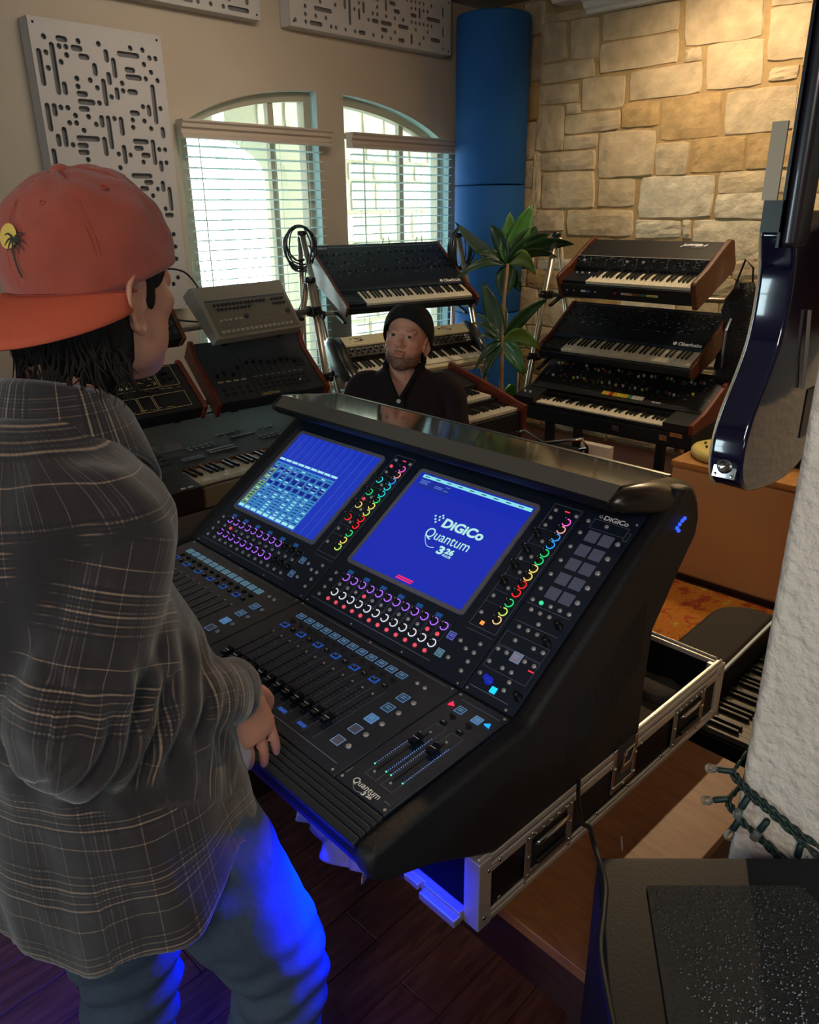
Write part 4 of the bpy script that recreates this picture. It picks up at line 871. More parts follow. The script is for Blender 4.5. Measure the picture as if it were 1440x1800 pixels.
sm_ = {c: MB().box(-.0058, .0058, -.0065, .0065, 0, .014, b=.001).mesh('slider_cap', mat('cap_' + c[1:], c, .4)) for c in cc}
SLT = MB().box(-.001, .001, -.02, .02, 0, .0006).mesh('slider_slot', M_dark)
for i in range(44):
    x = .03 + i * .0248 + r_.uniform(-.003, .003)
    for row in (0, 1):
        if r_.random() < .5:
            y = L_ * (.34 if row == 0 else .68); put('slider_slot', SLT, s, D_ @ T(x, y, .0004)); put('slider_cap', sm_[r_.choice(cc)], s, D_ @ T(x, y + r_.uniform(-.015, .018), .001))
for x in (.02, .06): put('slider_cap', sm_['#c8c4b8'], s, A @ T(-.13 + x, .04, .033)); 
marks(s, D_, 1.1, .04, L_ - .01, 90, 8, x0=.02); buttons(s, D_, [.83 + .014 * i for i in range(4)], [.012], .011, .012, M_capw)
MB().box(.56, .66, -.026, -.014, 0, .001).build('name_plate', M_print, s, D_)
def caselatch(x, z_=-.06, y=-.031):
    l = MB().box(-.022, .022, 0, .003, -.016, .016, b=.002).build('case_latch', M_chrome, s, A @ T(x, y - .003, z_)); MB().lathe([(.0, 0), (.009, 0), (.007, .004), (0, .004)], 12).build('latch_knob', M_chrome, l, T(0, -.0, 0) @ RX(90))
for x in (-.07, .57, .86): caselatch(x)
lc = MB().box(.90, .97, -.004, .0, -.012, .012).build('case_latch', M_chrome, s, A @ T(0, -.032, -.03)); MB().box(.93, .985, -.004, .0, -.012, .012).build('case_latch', M_chrome, s, A @ T(0, -.032, -.115))
st = thing('keyboard_stand', 'black steel table stand under the lowest polysynth by the stone wall', 'stand', (3.95, 2.6, 0), -90.4)
for x in (-.05, .70):
    for y in (.03, .36): MB().box(x, x + .045, y, y + .045, 0, .54).build('leg', M_syn, st)
MB().box(-.1, .95, .0, .42, .515, .54).build('top_frame', M_syn, st); MB().box(-.05, .74, .37, .40, .2, .23).build('crossbar', M_syn, st)

# ---- cream combo keyboard, centre rack lower tier
s = synth('synthesizer', 'cream and black combo keyboard with curved ends, on the centre rack behind the seated man', (3.093, 3.392, .841), -9.5)
A = RX(20)
body(s, 'chassis', [(-.02, -.05), (-.015, -.015), (0, -.018), (.14, -.018), (.143, .035), (.20, .07), (.21, .068), (.27, .085), (.29, -.05)], -.005, 1.015, M_syn, A)
body(s, 'key_rail', [(-.022, -.045), (-.022, -.02), (-.003, -.006), (-.003, -.045)], -.0, 1.01, M_cream, A)
body(s, 'lower_rail', [(-.03, -.075), (-.03, -.052), (.1, -.048), (.1, -.075)], .0, 1.01, M_cream, A)
body(s, 'lid', [(.195, .072), (.20, .086), (.285, .098), (.292, .088), (.285, .07)], -.03, 1.0, mat('cream_lid', '#e2d4a8', .35, coat=.3), A, .004)
keys(s, A, 43)
for sx, x0 in ((-1, -.006), (1, 1.016)):
    rr = []
    for i, (dx, k) in enumerate(((0, 1), (.03, 1), (.05, .96), (.062, .8))):
        rr.append([(x0 + sx * dx * (1.25 if sx < 0 else .9), .13 + (a - .13) * k, .01 + (b - .01) * k) for a, b in [(-.05, -.075), (-.06, -.03), (-.03, .0), (.05, .03), (.12, .062), (.17, .095), (.24, .115), (.30, .105), (.33, .06), (.32, .0), (.26, -.04), (.1, -.07)]])
    mb = MB(); mb.rings(rr); e = mb.build('end_cap', mat('end_cap_black', '#1b1d20', .3, coat=.4), s, A); smoothen(e)
D_, L_ = deck(A, 0, .143, .036, .199, .07)
tinyknobs(s, D_, [(.03 + i * .022, .02 + .02 * (i % 2)) for i in range(43)], .006, .014); tinyknobs(s, D_, [(.04 + i * .044, .045) for i in range(22)], .003, .016, M_silver, 'toggle_tips')
marks(s, D_, .98, .004, .06, 60, 4); buttons(s, D_, [.955, .975], [.012, .03, .048], .012, .01, M_capw)
D_, L_ = deck(A, 0, .20, .088, .285, .100)
for bx in (.06, .76): marks(s, D_, .11, .02, .06, 14, int(bx * 100), M_sknob, .006, .014, .006, 'lid_slots', bx)

# ---- two-manual organ beside the seated man
s = thing('combo_organ', 'two-manual organ with reddish wooden sides, between the seated man and the plant', 'organ', (3.0, 2.5, .722), -3.2)
keys(s, T(-.29, 0, 0) @ RX(4), 31); keys(s, T(-.29, .155, .055) @ RX(4), 29)
body(s, 'chassis', [(-.03, -.12), (-.02, -.02), (.145, -.02), (.15, .035), (.30, .035), (.31, .09), (.52, .15), (.53, -.12)], -.31, .44, M_syn, I4)
body(s, 'side_panel', [(-.045, -.12), (-.045, .02), (.02, .035), (.14, .075), (.30, .12), (.54, .185), (.55, .16), (.55, -.12)], .441, .468, M_ros, I4, .004)
body(s, 'side_panel', [(-.045, -.12), (-.045, .02), (.02, .035), (.14, .075), (.30, .12), (.54, .185), (.55, .16), (.55, -.12)], -.34, -.311, M_ros, I4, .004)
D_, L_ = deck(I4, -.31, .31, .09, .52, .15)
MB().box(.36, .62, .02, .06, 0, .002).build('silver_panel', mat('organ_silver', '#6b6f78', .4, .4), s, D_); buttons(s, D_, [.38 + .02 * i for i in range(11)], [.03, .05], .012, .008, M_capw); buttons(s, D_, [.3 + .02 * i for i in range(12)], [.12, .16], .012, .012, M_grey)
for x in (-.25, .37):
    for y in (.03, .47): MB().cyl((x, y, -.722), (x, y, -.12), .016, n=10).build('leg', M_alu, s)

# ---- grey drum machine, upper left tier
s = thing('drum_machine', 'pale grey drum machine tilted steeply on the top tier in front of the left window', 'drum machine', (1.813, 2.866, 1.257), 4.0)
A = RX(52); M_909 = mat('drum_machine_grey', '#8f8a7c', .45); M_909d = mat('drum_machine_panel', '#6f6a5e', .5)
body(s, 'housing', [(0, -.055), (0, -.004), (.245, .012), (.262, -.02), (.262, -.08)], 0, .488, M_909, A, .004)
MB().box(.02, .468, .008, .165, 0, .0015).build('control_panel', M_909d, s, A @ T(0, .002, -.0035) @ RX(3.7))
PP = A @ T(0, .002, -.002) @ RX(3.7)
buttons(s, PP, [.045 + i * .0256 for i in range(16)], [.025], .019, .013, mat('drum_pad_cream', '#a8a08c', .5), 'step_key')
knobs_row(s, PP, [.06 + i * .021 for i in range(14)], .150, .0065, .01, mat('drum_knob', '#3c4048', .4)); knobs_row(s, PP, [.07 + i * .021 for i in range(9)], .128, .0065, .01, MATS['drum_knob']); knobs_row(s, PP, [.38 + i * .02 for i in range(4)], .150, .0065, .01, MATS['drum_knob']); knobs_row(s, PP, [.38 + i * .02 for i in range(4)], .128, .0065, .01, MATS['drum_knob'])
knobs_row(s, PP, (.20, .44), .085, .011, .008, MATS['drum_knob']); buttons(s, PP, (.06, .085, .11, .14, .165), [.078], .018, .01, MATS['drum_pad_cream'], 'function_key')
MB().box(.02, .468, .168, .176, 0, .001).build('stripe', mat('drum_stripe', '#4c5560', .5), s, PP); marks(s, PP, .42, .04, .12, 40, 6, M_909, x0=.03)
MB().box(.02, .16, .0, .0015, .001, .003).build('orange_line', mat('orange_line', '#b06a30', .5), s, PP)
for x in (.09, .40): MB().prism([(x - .03, -.056), (x + .03, -.056), (x + .012, -.09), (x - .012, -.09)], .01, .045, A @ RX(0), 'y').build('foot_bracket', M_sknob, s)
# ---- slider drum machine with red wood sides
s = thing('drum_machine', 'dark slider drum machine with red wooden sides, below the pale grey drum machine', 'drum machine', (1.80, 2.882, .98), -7.3)
A = RX(36)
body(s, 'housing', [(0, -.07), (0, -.004), (.26, .006), (.325, .045), (.335, -.05)], .012, .548, M_grey, A, .003)
for x in ((-.01, .011), (.549, .570)): body(s, 'side_panel', [(-.01, -.08), (-.01, .0), (.26, .014), (.33, .052), (.345, .045), (.345, -.055)], x[0], x[1], M_ros, A, .003)
PP, L_ = deck(A, 0, .002, -.003, .26, .006)
SL = MB().box(-.0009, .0009, -.032, .032, 0, .0007).mesh('slider_slot', M_dark)
for i in range(4): put('slider_slot', SL, s, PP @ T(.055 + i * .038, .165, .001)); knobs_row(s, PP, [.055 + i * .038], .148 + .014 * (i % 2) + (.02 if i == 3 else 0), .0075, .012, None, 'slider_knob')
for i in range(8): put('slider_slot', SL, s, PP @ T(.225 + i * .035, .17, .001)); knobs_row(s, PP, [.225 + i * .035], (.205, .205, .2, .19, .185, .2, .195, .175)[i], .0085, .012, None, 'slider_knob')
buttons(s, PP, [.055 + i * .038 for i in range(4)], [.112], .026, .009, mat('drum_bar_tan', '#a89a7c', .5), 'bar_key'); buttons(s, PP, [.055 + i * .038 for i in range(4)], [.04, .07], .016, .014, M_syn, 'pad_key')
buttons(s, PP, [.235 + i * .030 for i in range(9)], [.045, .068, .095], .015, .010, M_syn, 'pad_key'); buttons(s, PP, [.232 + i * .030 for i in range(9)], [.118], .018, .003, M_print, 'label_strip')
buttons(s, PP, [.46 + i * .017 for i in range(4)], [.15, .17, .19], .010, .012, M_syn, 'pad_key')
text('LinnDrum', 'brand_text', mat('tan_print', '#b39a68', .5), s, PP @ T(.215, .006, .001), .022, .0004, bold=.0006)
MB().box(.20, .202, .01, .24, .0003, .001).build('panel_divider', M_dark, s, PP); knobs_row(s, PP, (.44,), .06, .005, .006, M_capw, 'white_button'); buttons(s, PP, (.475,), [.066], .008, .008, mat('red_button', '#a83038', .4))
for x in (.10, .42): MB().prism([(x - .04, -.07), (x + .04, -.07), (x + .015, -.10), (x - .015, -.10)], .02, .05, A, 'y').build('foot_bracket', M_sknob, s)
# ---- black drum machine with tan outlines
s = thing('drum_machine', 'black drum machine with tan outlined panels and square pads, beside the standing man\'s chin', 'drum machine', (1.22, 2.84, 1.0), -3)
A = RX(36)
body(s, 'housing', [(0, -.07), (0, -.004), (.25, .012), (.265, -.06)], -.03, .46, M_syn, A, .003)
for x in ((-.05, -.031), (.461, .48)): body(s, 'side_panel', [(-.006, -.075), (-.006, .0), (.25, .018), (.27, .01), (.27, -.065)], x[0], x[1], M_ros, A, .003)
PP, L_ = deck(A, 0, .002, -.003, .25, .012); mt = MATS['tan_print']
def tanbox(x0, x1, y0, y1):
    mb = MB(); w_ = .0022
    for a in ((x0, x1, y0, y0 + w_), (x0, x1, y1 - w_, y1), (x0, x0 + w_, y0, y1), (x1 - w_, x1, y0, y1)): mb.box(a[0], a[1], a[2], a[3], .0003, .0014)
    mb.build('panel_outline', mt, s, PP)
for a in ((.02, .075), (.08, .14), (.145, .205), (.21, .27), (.275, .42)): tanbox(a[0], a[1], .02, .10)
for a in ((.0, .13), (.135, .225), (.23, .33), (.335, .42)): tanbox(a[0], a[1], .135, .24)
buttons(s, PP, [.15 + i * .02 for i in range(4)], [.155, .177, .199, .221], .014, .014, mat('pad_ivory', '#c8b98c', .5), 'pad_key'); buttons(s, PP, [.035 + i * .03 for i in range(4)], [.16, .2], .02, .012, M_grey)
marks(s, PP, .35, .025, .034, 16, 3, mt, x0=.03); marks(s, PP, .08, .15, .23, 16, 9, mt, x0=.24); marks(s, PP, .1, .12, .128, 6, 10, mt, x0=.3); knobs_row(s, PP, (.36, .385, .37), .20, .007, .01); knobs_row(s, PP, (.36, .39), .17, .007, .01)
for x in (.37,): MB().prism([(x - .03, -.07), (x + .03, -.07), (x + .012, -.1), (x - .012, -.1)], .02, .05, A, 'y').build('foot_bracket', M_sknob, s)
# ---- upper left box with a clear cover
s = thing('drum_machine', 'small black machine with wooden end, half hidden behind the standing man\'s face', 'drum machine', (1.24, 2.83, 1.29), -2)
A = RX(52)
body(s, 'housing', [(0, -.05), (0, -.002), (.14, .0), (.15, -.055)], 0, .38, M_syn, A, .003); body(s, 'side_panel', [(-.006, -.055), (-.006, .004), (.14, .006), (.156, -.06)], .381, .396, M_wal, A, .003)
PP = A; buttons(s, PP, [.03 + i * .03 for i in range(12)], [.03, .07], .018, .02, M_grey, 'pad_key'); knobs_row(s, PP, [.04 + i * .045 for i in range(8)], .11, .008, .012)
MB().box(.28, .40, .01, .05, -.085, -.05).build('foot_bracket', M_sknob, s, A)
# ---- large keyboard at the lower left
s = synth('synthesizer', 'wide grey-black keyboard with rows of silver buttons, low behind the console\'s left end', (1.43, 2.5, .80), -2.5)
A = RX(2)
keys(s, A, 36)
body(s, 'chassis', [(-.02, -.09), (-.015, -.012), (0, -.02), (.145, -.02), (.148, .012), (.46, .055), (.53, .085), (.56, .08), (.57, -.09)], -.30, .90, M_grey, A, .004)
body(s, 'control_block', [(-.045, -.09), (-.045, .0), (.14, .02), (.148, .012), (.148, -.02)], -.30, -.004, M_syn, A, .003); buttons(s, A, (-.075, -.045), (-.005, -.025), .02, .011, M_capw)
body(s, 'front_fascia', [(-.024, -.10), (-.022, -.022), (-.003, -.012), (-.003, -.10)], -.0, .9, mat('key_fascia', '#8c8066', .5), A, .002)
MB().box(.0, .85, .143, .149, .0, .010).build('gold_felt', mat('copper_trim', '#a86a40', .25, .8, bump=1, bscale=60), s, A)
gm = MB(); r_ = random.Random(3)
for i in range(90): gm.lathe([(.004, 0), (.002, .003), (0, .0035)], 6, T(.0 + i * .0094, .141 + r_.uniform(-.004, .006), .008 + r_.uniform(0, .005)))
gm.build('copper_beads', MATS['copper_trim'], s, A, kind='stuff')
D_, L_ = deck(A, 0, .148, .012, .46, .055)
M_sb = mat('silver_key', '#8f9aa6', .35, .3)
buttons(s, D_, [.245 + .0 * i for i in range(1)], [.075, .095], .125, .009, M_sb, 'long_key'); buttons(s, D_, [.10], [.055, .07], .10, .006, M_sb, 'long_key'); buttons(s, D_, [.13 + i * .028 for i in range(5)], [.135, .155], .018, .007, M_sb); buttons(s, D_, [.46 + i * .028 for i in range(4)], [.095, .115], .018, .008, M_sb)
buttons(s, D_, [.40], [.165], .12, .006, M_sb, 'long_key'); buttons(s, D_, [.30 + i * .028 for i in range(6)], [.215], .016, .005, M_sb); buttons(s, D_, [.50, .53, .56], [.19], .016, .006, M_sb)
buttons(s, D_, [-.1 + i * .03 for i in range(4)], [.06, .10, .14], .02, .007, M_syn); MB().box(.0, .12, .16, .24, 0, .001).build('lcd_window', mat('lcd_window', '#1c2a33', .1), s, D_)
st = thing('keyboard_stand', 'black stand under the wide keyboard at the left', 'stand', (1.3, 2.55, 0), -2.5)
for x in (0, .85):
    for y in (.02, .42): MB().box(x, x + .04, y, y + .04, 0, .70).build('leg', M_syn, st)
MB().box(-.05, .95, .0, .48, .665, .70).build('top_frame', M_syn, st)
MB().box(.0, .89, .2, .24, .15, .19).build('crossbar', M_syn, st)

# ================================================================== RACKS (tubular A-frame stands)
M_tube = mat('brushed_tube', '#b3a898', .3, .85, noise=.05, nscale=40)
M_clamp = mat('clamp_black', '#101113', .4)
def rack(label, P, yaw, sides, bars, back=.55):
    o = thing('keyboard_rack', label, 'keyboard rack', (P[0], P[1], 0), yaw)
    for (u, vt, zt, vb) in sides:
        top = Vector((u, vt, zt)); bot = Vector((u, vb, .012))
        MB().cyl(bot, top, .019, n=14).build('leg', M_tube, o, smooth=True)
        t2 = Vector((u, vt + .035, zt - .02)); b2 = Vector((u, vt + back, .012)); MB().cyl(b2, t2, .016, n=12).build('leg', M_tube, o, smooth=True)
        for p in (bot, b2): MB().lathe([(.026, -.012), (.026, .02), (.02, .03), (0, .03)], 12).build('foot', M_clamp, o, Matrix.Translation(p))
        mb = MB(); mb.lathe([(.027, -.014), (.030, -.006), (.030, .006), (.024, .014), (0, .014)], 14); mb.build('end_cap', M_clamp, o, Matrix.Translation(top)); 
    for (z_, ext) in bars:
        (u0, vt, zt, vb), (u1, vt1, zt1, vb1) = sides
        f0 = (z_ - .012) / (zt - .012); v0 = vb + (vt - vb) * f0; v1 = vb1 + (vt1 - vb1) * (z_ - .012) / (zt1 - .012)
        MB().cyl((u0 - .03, v0 + .035, z_), (u1 + .03, v1 + .035, z_), .017, n=12).build('crossbar', M_tube, o, smooth=True)
        for u, v, sg in ((u0, v0, 1), (u1, v1, -1)):
            c = MB().box(-.028, .028, -.03, .045, -.026, .026, b=.006).build('clamp', M_clamp, o, T(u, v + .01, z_)); MB().cyl((0, -.03, 0), (0, -.06, 0), .016, .013, 10).build('clamp_knob', M_clamp, c)
            MB().box(-.012, .012, -ext, .05, -.010, .004).build('support_arm', M_clamp, o, T(u + sg * .12, v, z_) @ RX(22))
    return o
rack('tubular metal A-frame rack in front of the windows, holding the cream keyboard', (3.508, 3.749), -14.1, [(-.25, .40, 1.62, -.30), (.93, .30, 1.58, -.26)], [(1.12, .12), (.76, .1)], .10)
rack('tubular metal rack beside the stone wall, its left leg behind the plant', (4.141, 2.674), -91.0, [(-.215, .20, 1.60, -.20), (.955, .58, 1.50, .30)], [(1.24, .12), (.86, .12)], .45)
rack('tubular metal rack at the left holding the drum machines', (1.85, 2.95), -6, [(-.68, .20, 1.5, -.12), (.78, .42, 1.42, .12)], [(1.26, .06), (.92, .08)], .5)
# ================================================================== COLUMN, ACOUSTIC PANELS, PLANT ...
M_blue = mat('blue_fabric', '#0f4f8f', .85, bump=.15, bscale=600, noise=.05, nscale=4)
t = thing('bass_trap_column', 'tall blue fabric-covered cylindrical column in the corner between window and stone wall', 'acoustic column', (5.06, 3.99, 0))
for z0, z1 in ((.01, .985), (.992, 1.915), (1.922, 3.03)):
    pr = [(.0, z0), (.262, z0), (.268, z0 + .008), (.268, z1 - .008), (.262, z1)] + ([(.22, z1 + .012), (0, z1 + .016)] if z1 > 3 else [(0, z1)])
    MB().lathe(pr, 64).build('section', M_blue, t, smooth=False).data.polygons.foreach_set('use_smooth', [True] * (64 * (len(pr) - 1)))
M_pan = mat('diffuser_panel_white', '#b5aea8', .55); M_panin = mat('diffuser_back_grey', '#6e6a68', .8)
SLOTS = [(0.068,1.334,0.068,1.334),(0.238,1.334,0.238,1.334),(0.343,1.334,0.343,1.334),(0.516,1.335,0.516,1.335),(0.585,1.334,0.585,1.334),(0.621,1.301,0.621,1.301),(0.655,1.302,0.655,1.302),(0.584,1.267,0.584,1.267),(0.620,1.234,0.620,1.234),(0.653,1.198,0.653,1.198),(0.584,1.200,0.584,1.200),(0.137,1.301,0.137,1.301),(0.171,1.302,0.171,1.302),(0.169,1.266,0.169,1.266),(0.135,1.233,0.135,1.233),(0.067,1.267,0.067,1.267),(0.067,1.200,0.067,1.200),(0.203,1.167,0.203,1.167),(0.272,1.166,0.272,1.166),(0.203,1.132,0.203,1.132),(0.305,1.134,0.305,1.134),(0.376,1.098,0.376,1.098),(0.445,1.167,0.445,1.167),(0.445,1.132,0.445,1.132),(0.304,1.065,0.304,1.065),(0.098,1.030,0.098,1.030),(0.133,1.031,0.133,1.031),(0.167,0.998,0.167,0.998),(0.235,0.997,0.235,0.997),(0.131,0.963,0.131,0.963),(0.167,0.964,0.167,0.964),(0.201,0.932,0.201,0.932),(0.271,0.964,0.271,0.964),(0.375,0.997,0.375,0.997),(0.479,0.997,0.479,0.997),(0.547,0.996,0.547,0.996),(0.476,0.961,0.476,0.961),(0.581,0.961,0.581,0.961),(0.548,1.065,0.548,1.065),(0.651,1.063,0.651,1.063),(0.131,0.862,0.131,0.862),(0.199,0.795,0.199,0.795),(0.373,0.828,0.373,0.828),(0.440,0.825,0.440,0.825),(0.511,0.793,0.511,0.793),(0.615,0.859,0.615,0.859),(0.651,0.859,0.651,0.859),(0.650,0.793,0.650,0.793),(0.372,0.761,0.372,0.761),(0.543,0.622,0.543,0.622),(0.578,0.657,0.578,0.657),(0.612,0.554,0.612,0.554),(0.643,0.417,0.643,0.417),(0.646,0.349,0.646,0.349),(0.643,0.282,0.643,0.282),(0.605,0.143,0.605,0.143),(0.639,0.178,0.639,0.178),(0.138,1.334,0.171,1.334),(0.032,1.268,0.032,1.132),(0.100,1.302,0.100,1.098),(0.134,1.135,0.134,1.100),(0.208,1.302,0.242,1.302),(0.241,1.268,0.273,1.268),(0.377,1.302,0.377,1.268),(0.450,1.303,0.550,1.303),(0.412,1.268,0.412,1.201),(0.306,1.233,0.306,1.200),(0.482,1.233,0.516,1.233),(0.482,1.200,0.549,1.200),(0.376,1.200,0.376,1.166),(0.342,1.167,0.342,1.066),(0.410,1.133,0.410,1.100),(0.481,1.131,0.516,1.131),(0.618,1.165,0.618,0.997),(0.203,1.100,0.237,1.100),(0.203,1.064,0.270,1.064),(0.202,1.032,0.235,1.032),(0.030,1.033,0.030,0.930),(0.065,1.034,0.065,1.000),(0.480,1.031,0.512,1.031),(0.581,1.065,0.581,1.032),(0.304,0.997,0.304,0.963),(0.340,0.997,0.340,0.862),(0.411,0.996,0.411,0.930),(0.096,0.930,0.096,0.863),(0.061,0.897,0.061,0.863),(0.167,0.895,0.267,0.895),(0.167,0.862,0.201,0.862),(0.166,0.830,0.200,0.830),(0.304,0.895,0.304,0.828),(0.477,0.894,0.544,0.894),(0.478,0.861,0.509,0.861),(0.581,0.895,0.581,0.792),(0.407,0.861,0.407,0.793),(0.515,0.827,0.546,0.827),(0.616,0.791,0.616,0.759),(0.650,0.961,0.650,0.928),(0.442,0.723,0.541,0.723),(0.512,0.691,0.543,0.691),(0.484,0.659,0.512,0.659),(0.612,0.688,0.612,0.655),(0.649,0.657,0.649,0.555),(0.615,0.520,0.645,0.520),(0.025,0.829,0.025,0.772)]
def capsule(x0, z0, x1, z1, r, n=5):
    a = math.atan2(z1 - z0, x1 - x0); p = []
    for cx, cy, s in ((x1, z1, a - math.pi / 2), (x0, z0, a + math.pi / 2)):
        for i in range(n + 1): t = s + math.pi * i / n; p.append((cx + r * math.cos(t), cy + r * math.sin(t)))
    return p
def diffuser(x, z, W_, H_, slots, label, r=.0135, dep=.13, ins=.09):
    t = thing('acoustic_panel', label, 'acoustic panel', (x, YW - .1, z), 0, 'perforated wall panels')
    f_ = wall_poly('perforated_front', [(0, 0), (W_, 0), (W_, H_), (0, H_)], RX(90), M_pan, .008, None, [capsule(*s, r) for s in slots]); f_.parent = t; f_.matrix_local = RX(90)
    MB().box(.02, W_ - .02, .02, .026, .02, H_ - .02).build('inner_backing', M_panin, t)
    fr = MB(); 
    for a in ((.0, .018, .006, .09, 0, H_), (W_ - .018, W_, .006, .09, 0, H_), (.018, W_ - .018, .006, .09, 0, .018), (.018, W_ - .018, .006, .09, H_ - .018, H_)): fr.box(*a)
    fr.build('box_frame', M_pan, t)
    MB().box(.05, W_ - .05, .088, .1, .05, H_ - .05).build('wall_mount', M_panin, t)
    for a, b in ((.025, .025), (W_ - .025, .025), (.025, H_ - .025), (W_ - .025, H_ - .025)): MB().cyl((a, -.0055, b), (a, -.004, b), .006, n=8).build('screw', M_dark, t)
    return t
diffuser(1.82, 1.222, .70, 1.415, SLOTS, 'tall white perforated acoustic panel left of the windows, behind the man in the red cap')
def rslots(W_, H_, seed, g=.041):
    r_ = random.Random(seed); nx = int((W_ - .06) / g); nz = int((H_ - .05) / g); used = set(); out = []
    for _ in range(900):
        i = r_.randrange(nx); j = r_.randrange(nz); L_ = r_.choice((0, 0, 0, 1, 1, 2, 3)); hz = r_.random() < .5
        c = [(i + (k if hz else 0), j + (0 if hz else k)) for k in range(L_ + 1)]
        if any(a >= nx or b >= nz or (a, b) in used for a, b in c): continue
        if r_.random() < .35: continue
        nb = set()
        for a, b in c: nb |= {(a, b)}
        for a, b in c:
            if r_.random() < .55: nb |= {(a + 1, b), (a, b + 1)}
        used |= nb; p = [(.04 + a * g, .035 + b * g) for a, b in (c[0], c[-1])]; out.append((*p[0], *p[1]))
        if len(out) > nx * nz * .42: break
    return out
diffuser(3.41, 2.80, 1.475, .35, rslots(1.475, .35, 5), 'long white perforated acoustic panel high above the two windows', .0125)
diffuser(1.75, 2.795, 1.44, .35, rslots(1.44, .35, 8), 'white perforated acoustic panel at the ceiling, left of the other high one', .0125)

# ---- plant
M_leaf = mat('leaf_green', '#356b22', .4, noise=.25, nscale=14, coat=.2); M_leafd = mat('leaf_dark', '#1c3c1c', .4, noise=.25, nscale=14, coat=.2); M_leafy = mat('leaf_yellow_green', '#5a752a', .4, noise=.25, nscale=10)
pl = thing('potted_plant', 'tall green plant with broad pointed leaves, in front of the blue column', 'plant', (3.90, 2.93, 0))
PO = Vector((3.90, 2.93, 0))
def leaf(c, tip, w_, m=None, arch=.04, roll=0):
    w_ *= 1.35
    c = Vector(c) - PO; tip = Vector(tip) - PO; d = tip - c; L_ = d.length; mb = MB(); n = 9; vs = []; fs = []
    side = d.cross(Vector((.8, .6, 0.0))).normalized() * 1.0
    view = Vector((.8, .6, -.1)).normalized(); side = d.cross(view).normalized(); nrm = -view
    if roll: side = (side * math.cos(roll) + nrm * math.sin(roll)).normalized()
    for i in range(n + 1):
        t = i / n; wd = w_ * (math.sin(math.pi * min(1, t ** .8)) ** .75 * (1 - .25 * t) + .04) if 0 < t < 1 else (.006 if t == 0 else .001)
        p = c + d * t + Vector((0, 0, arch * 4 * t * (1 - t))) + nrm * .0
        k = nrm * (.28 * wd)
        wv = .006 * math.sin(t * 9 + c.x * 50)
        vs += [p - side * wd + k + nrm * wv, p - side * wd * .5 + k * .35, p, p + side * wd * .5 + k * .35, p + side * wd + k - nrm * wv]
    for i in range(n):
        for j in range(4): fs.append((i * 5 + j, i * 5 + j + 1, i * 5 + j + 6, i * 5 + j + 5))
    mb.add(vs, fs); o = mb.build('leaf', m or M_leaf, pl); smoothen(o); s = o.modifiers.new('thick', 'SOLIDIFY'); s.thickness = .0015
    return o
c1 = (4.101, 3.074, 1.425)
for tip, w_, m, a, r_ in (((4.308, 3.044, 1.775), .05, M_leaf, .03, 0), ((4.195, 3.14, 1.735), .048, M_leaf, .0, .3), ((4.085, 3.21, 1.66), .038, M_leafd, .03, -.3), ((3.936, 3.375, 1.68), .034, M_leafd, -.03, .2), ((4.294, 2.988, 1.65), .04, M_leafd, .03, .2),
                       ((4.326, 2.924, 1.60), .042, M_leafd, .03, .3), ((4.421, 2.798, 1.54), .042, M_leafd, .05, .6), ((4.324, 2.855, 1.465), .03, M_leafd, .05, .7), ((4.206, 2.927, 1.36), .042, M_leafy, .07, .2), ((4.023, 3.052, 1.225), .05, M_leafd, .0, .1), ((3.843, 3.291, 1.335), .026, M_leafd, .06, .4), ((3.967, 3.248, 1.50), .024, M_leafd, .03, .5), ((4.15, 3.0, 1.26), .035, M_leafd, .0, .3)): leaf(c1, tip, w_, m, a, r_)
c2 = (3.939, 2.981, .976)
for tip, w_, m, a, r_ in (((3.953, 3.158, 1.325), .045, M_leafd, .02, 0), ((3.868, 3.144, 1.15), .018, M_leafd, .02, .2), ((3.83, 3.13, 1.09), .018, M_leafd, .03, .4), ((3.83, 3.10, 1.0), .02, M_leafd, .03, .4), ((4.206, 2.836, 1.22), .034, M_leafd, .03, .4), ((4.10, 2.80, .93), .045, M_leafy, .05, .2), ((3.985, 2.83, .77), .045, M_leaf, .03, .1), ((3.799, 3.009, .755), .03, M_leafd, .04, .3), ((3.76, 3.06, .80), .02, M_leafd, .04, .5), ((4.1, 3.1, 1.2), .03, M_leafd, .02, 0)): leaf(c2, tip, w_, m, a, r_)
for tip, w_ in (((3.87, 2.82, .74), .035), ((3.80, 3.05, .72), .03), ((4.02, 2.96, .70), .03)): leaf((3.90, 2.92, .5), tip, w_, M_leaf, .03, .2)
MB().tube([(0.0, -.0, .34), (-.01, .0, .6), (.02, .03, .9), (.10, .09, 1.2), (.19, .135, 1.43)], [.016, .014, .013, .012, .010], 9).build('cane', mat('cane_bark', '#8a6a4a', .7, noise=.2, nscale=30, bump=.4, bscale=60), pl, smooth=True)
MB().lathe([(.12, 0), (.15, .30), (.16, .33), (.145, .33), (.135, .29), (0, .29)], 24).build('pot', mat('pot_dark', '#26241f', .6), pl, smooth=False)
MB().lathe([(.136, .291), (0, .30)], 16).build('soil', mat('soil', '#2a1c12', .95), pl)

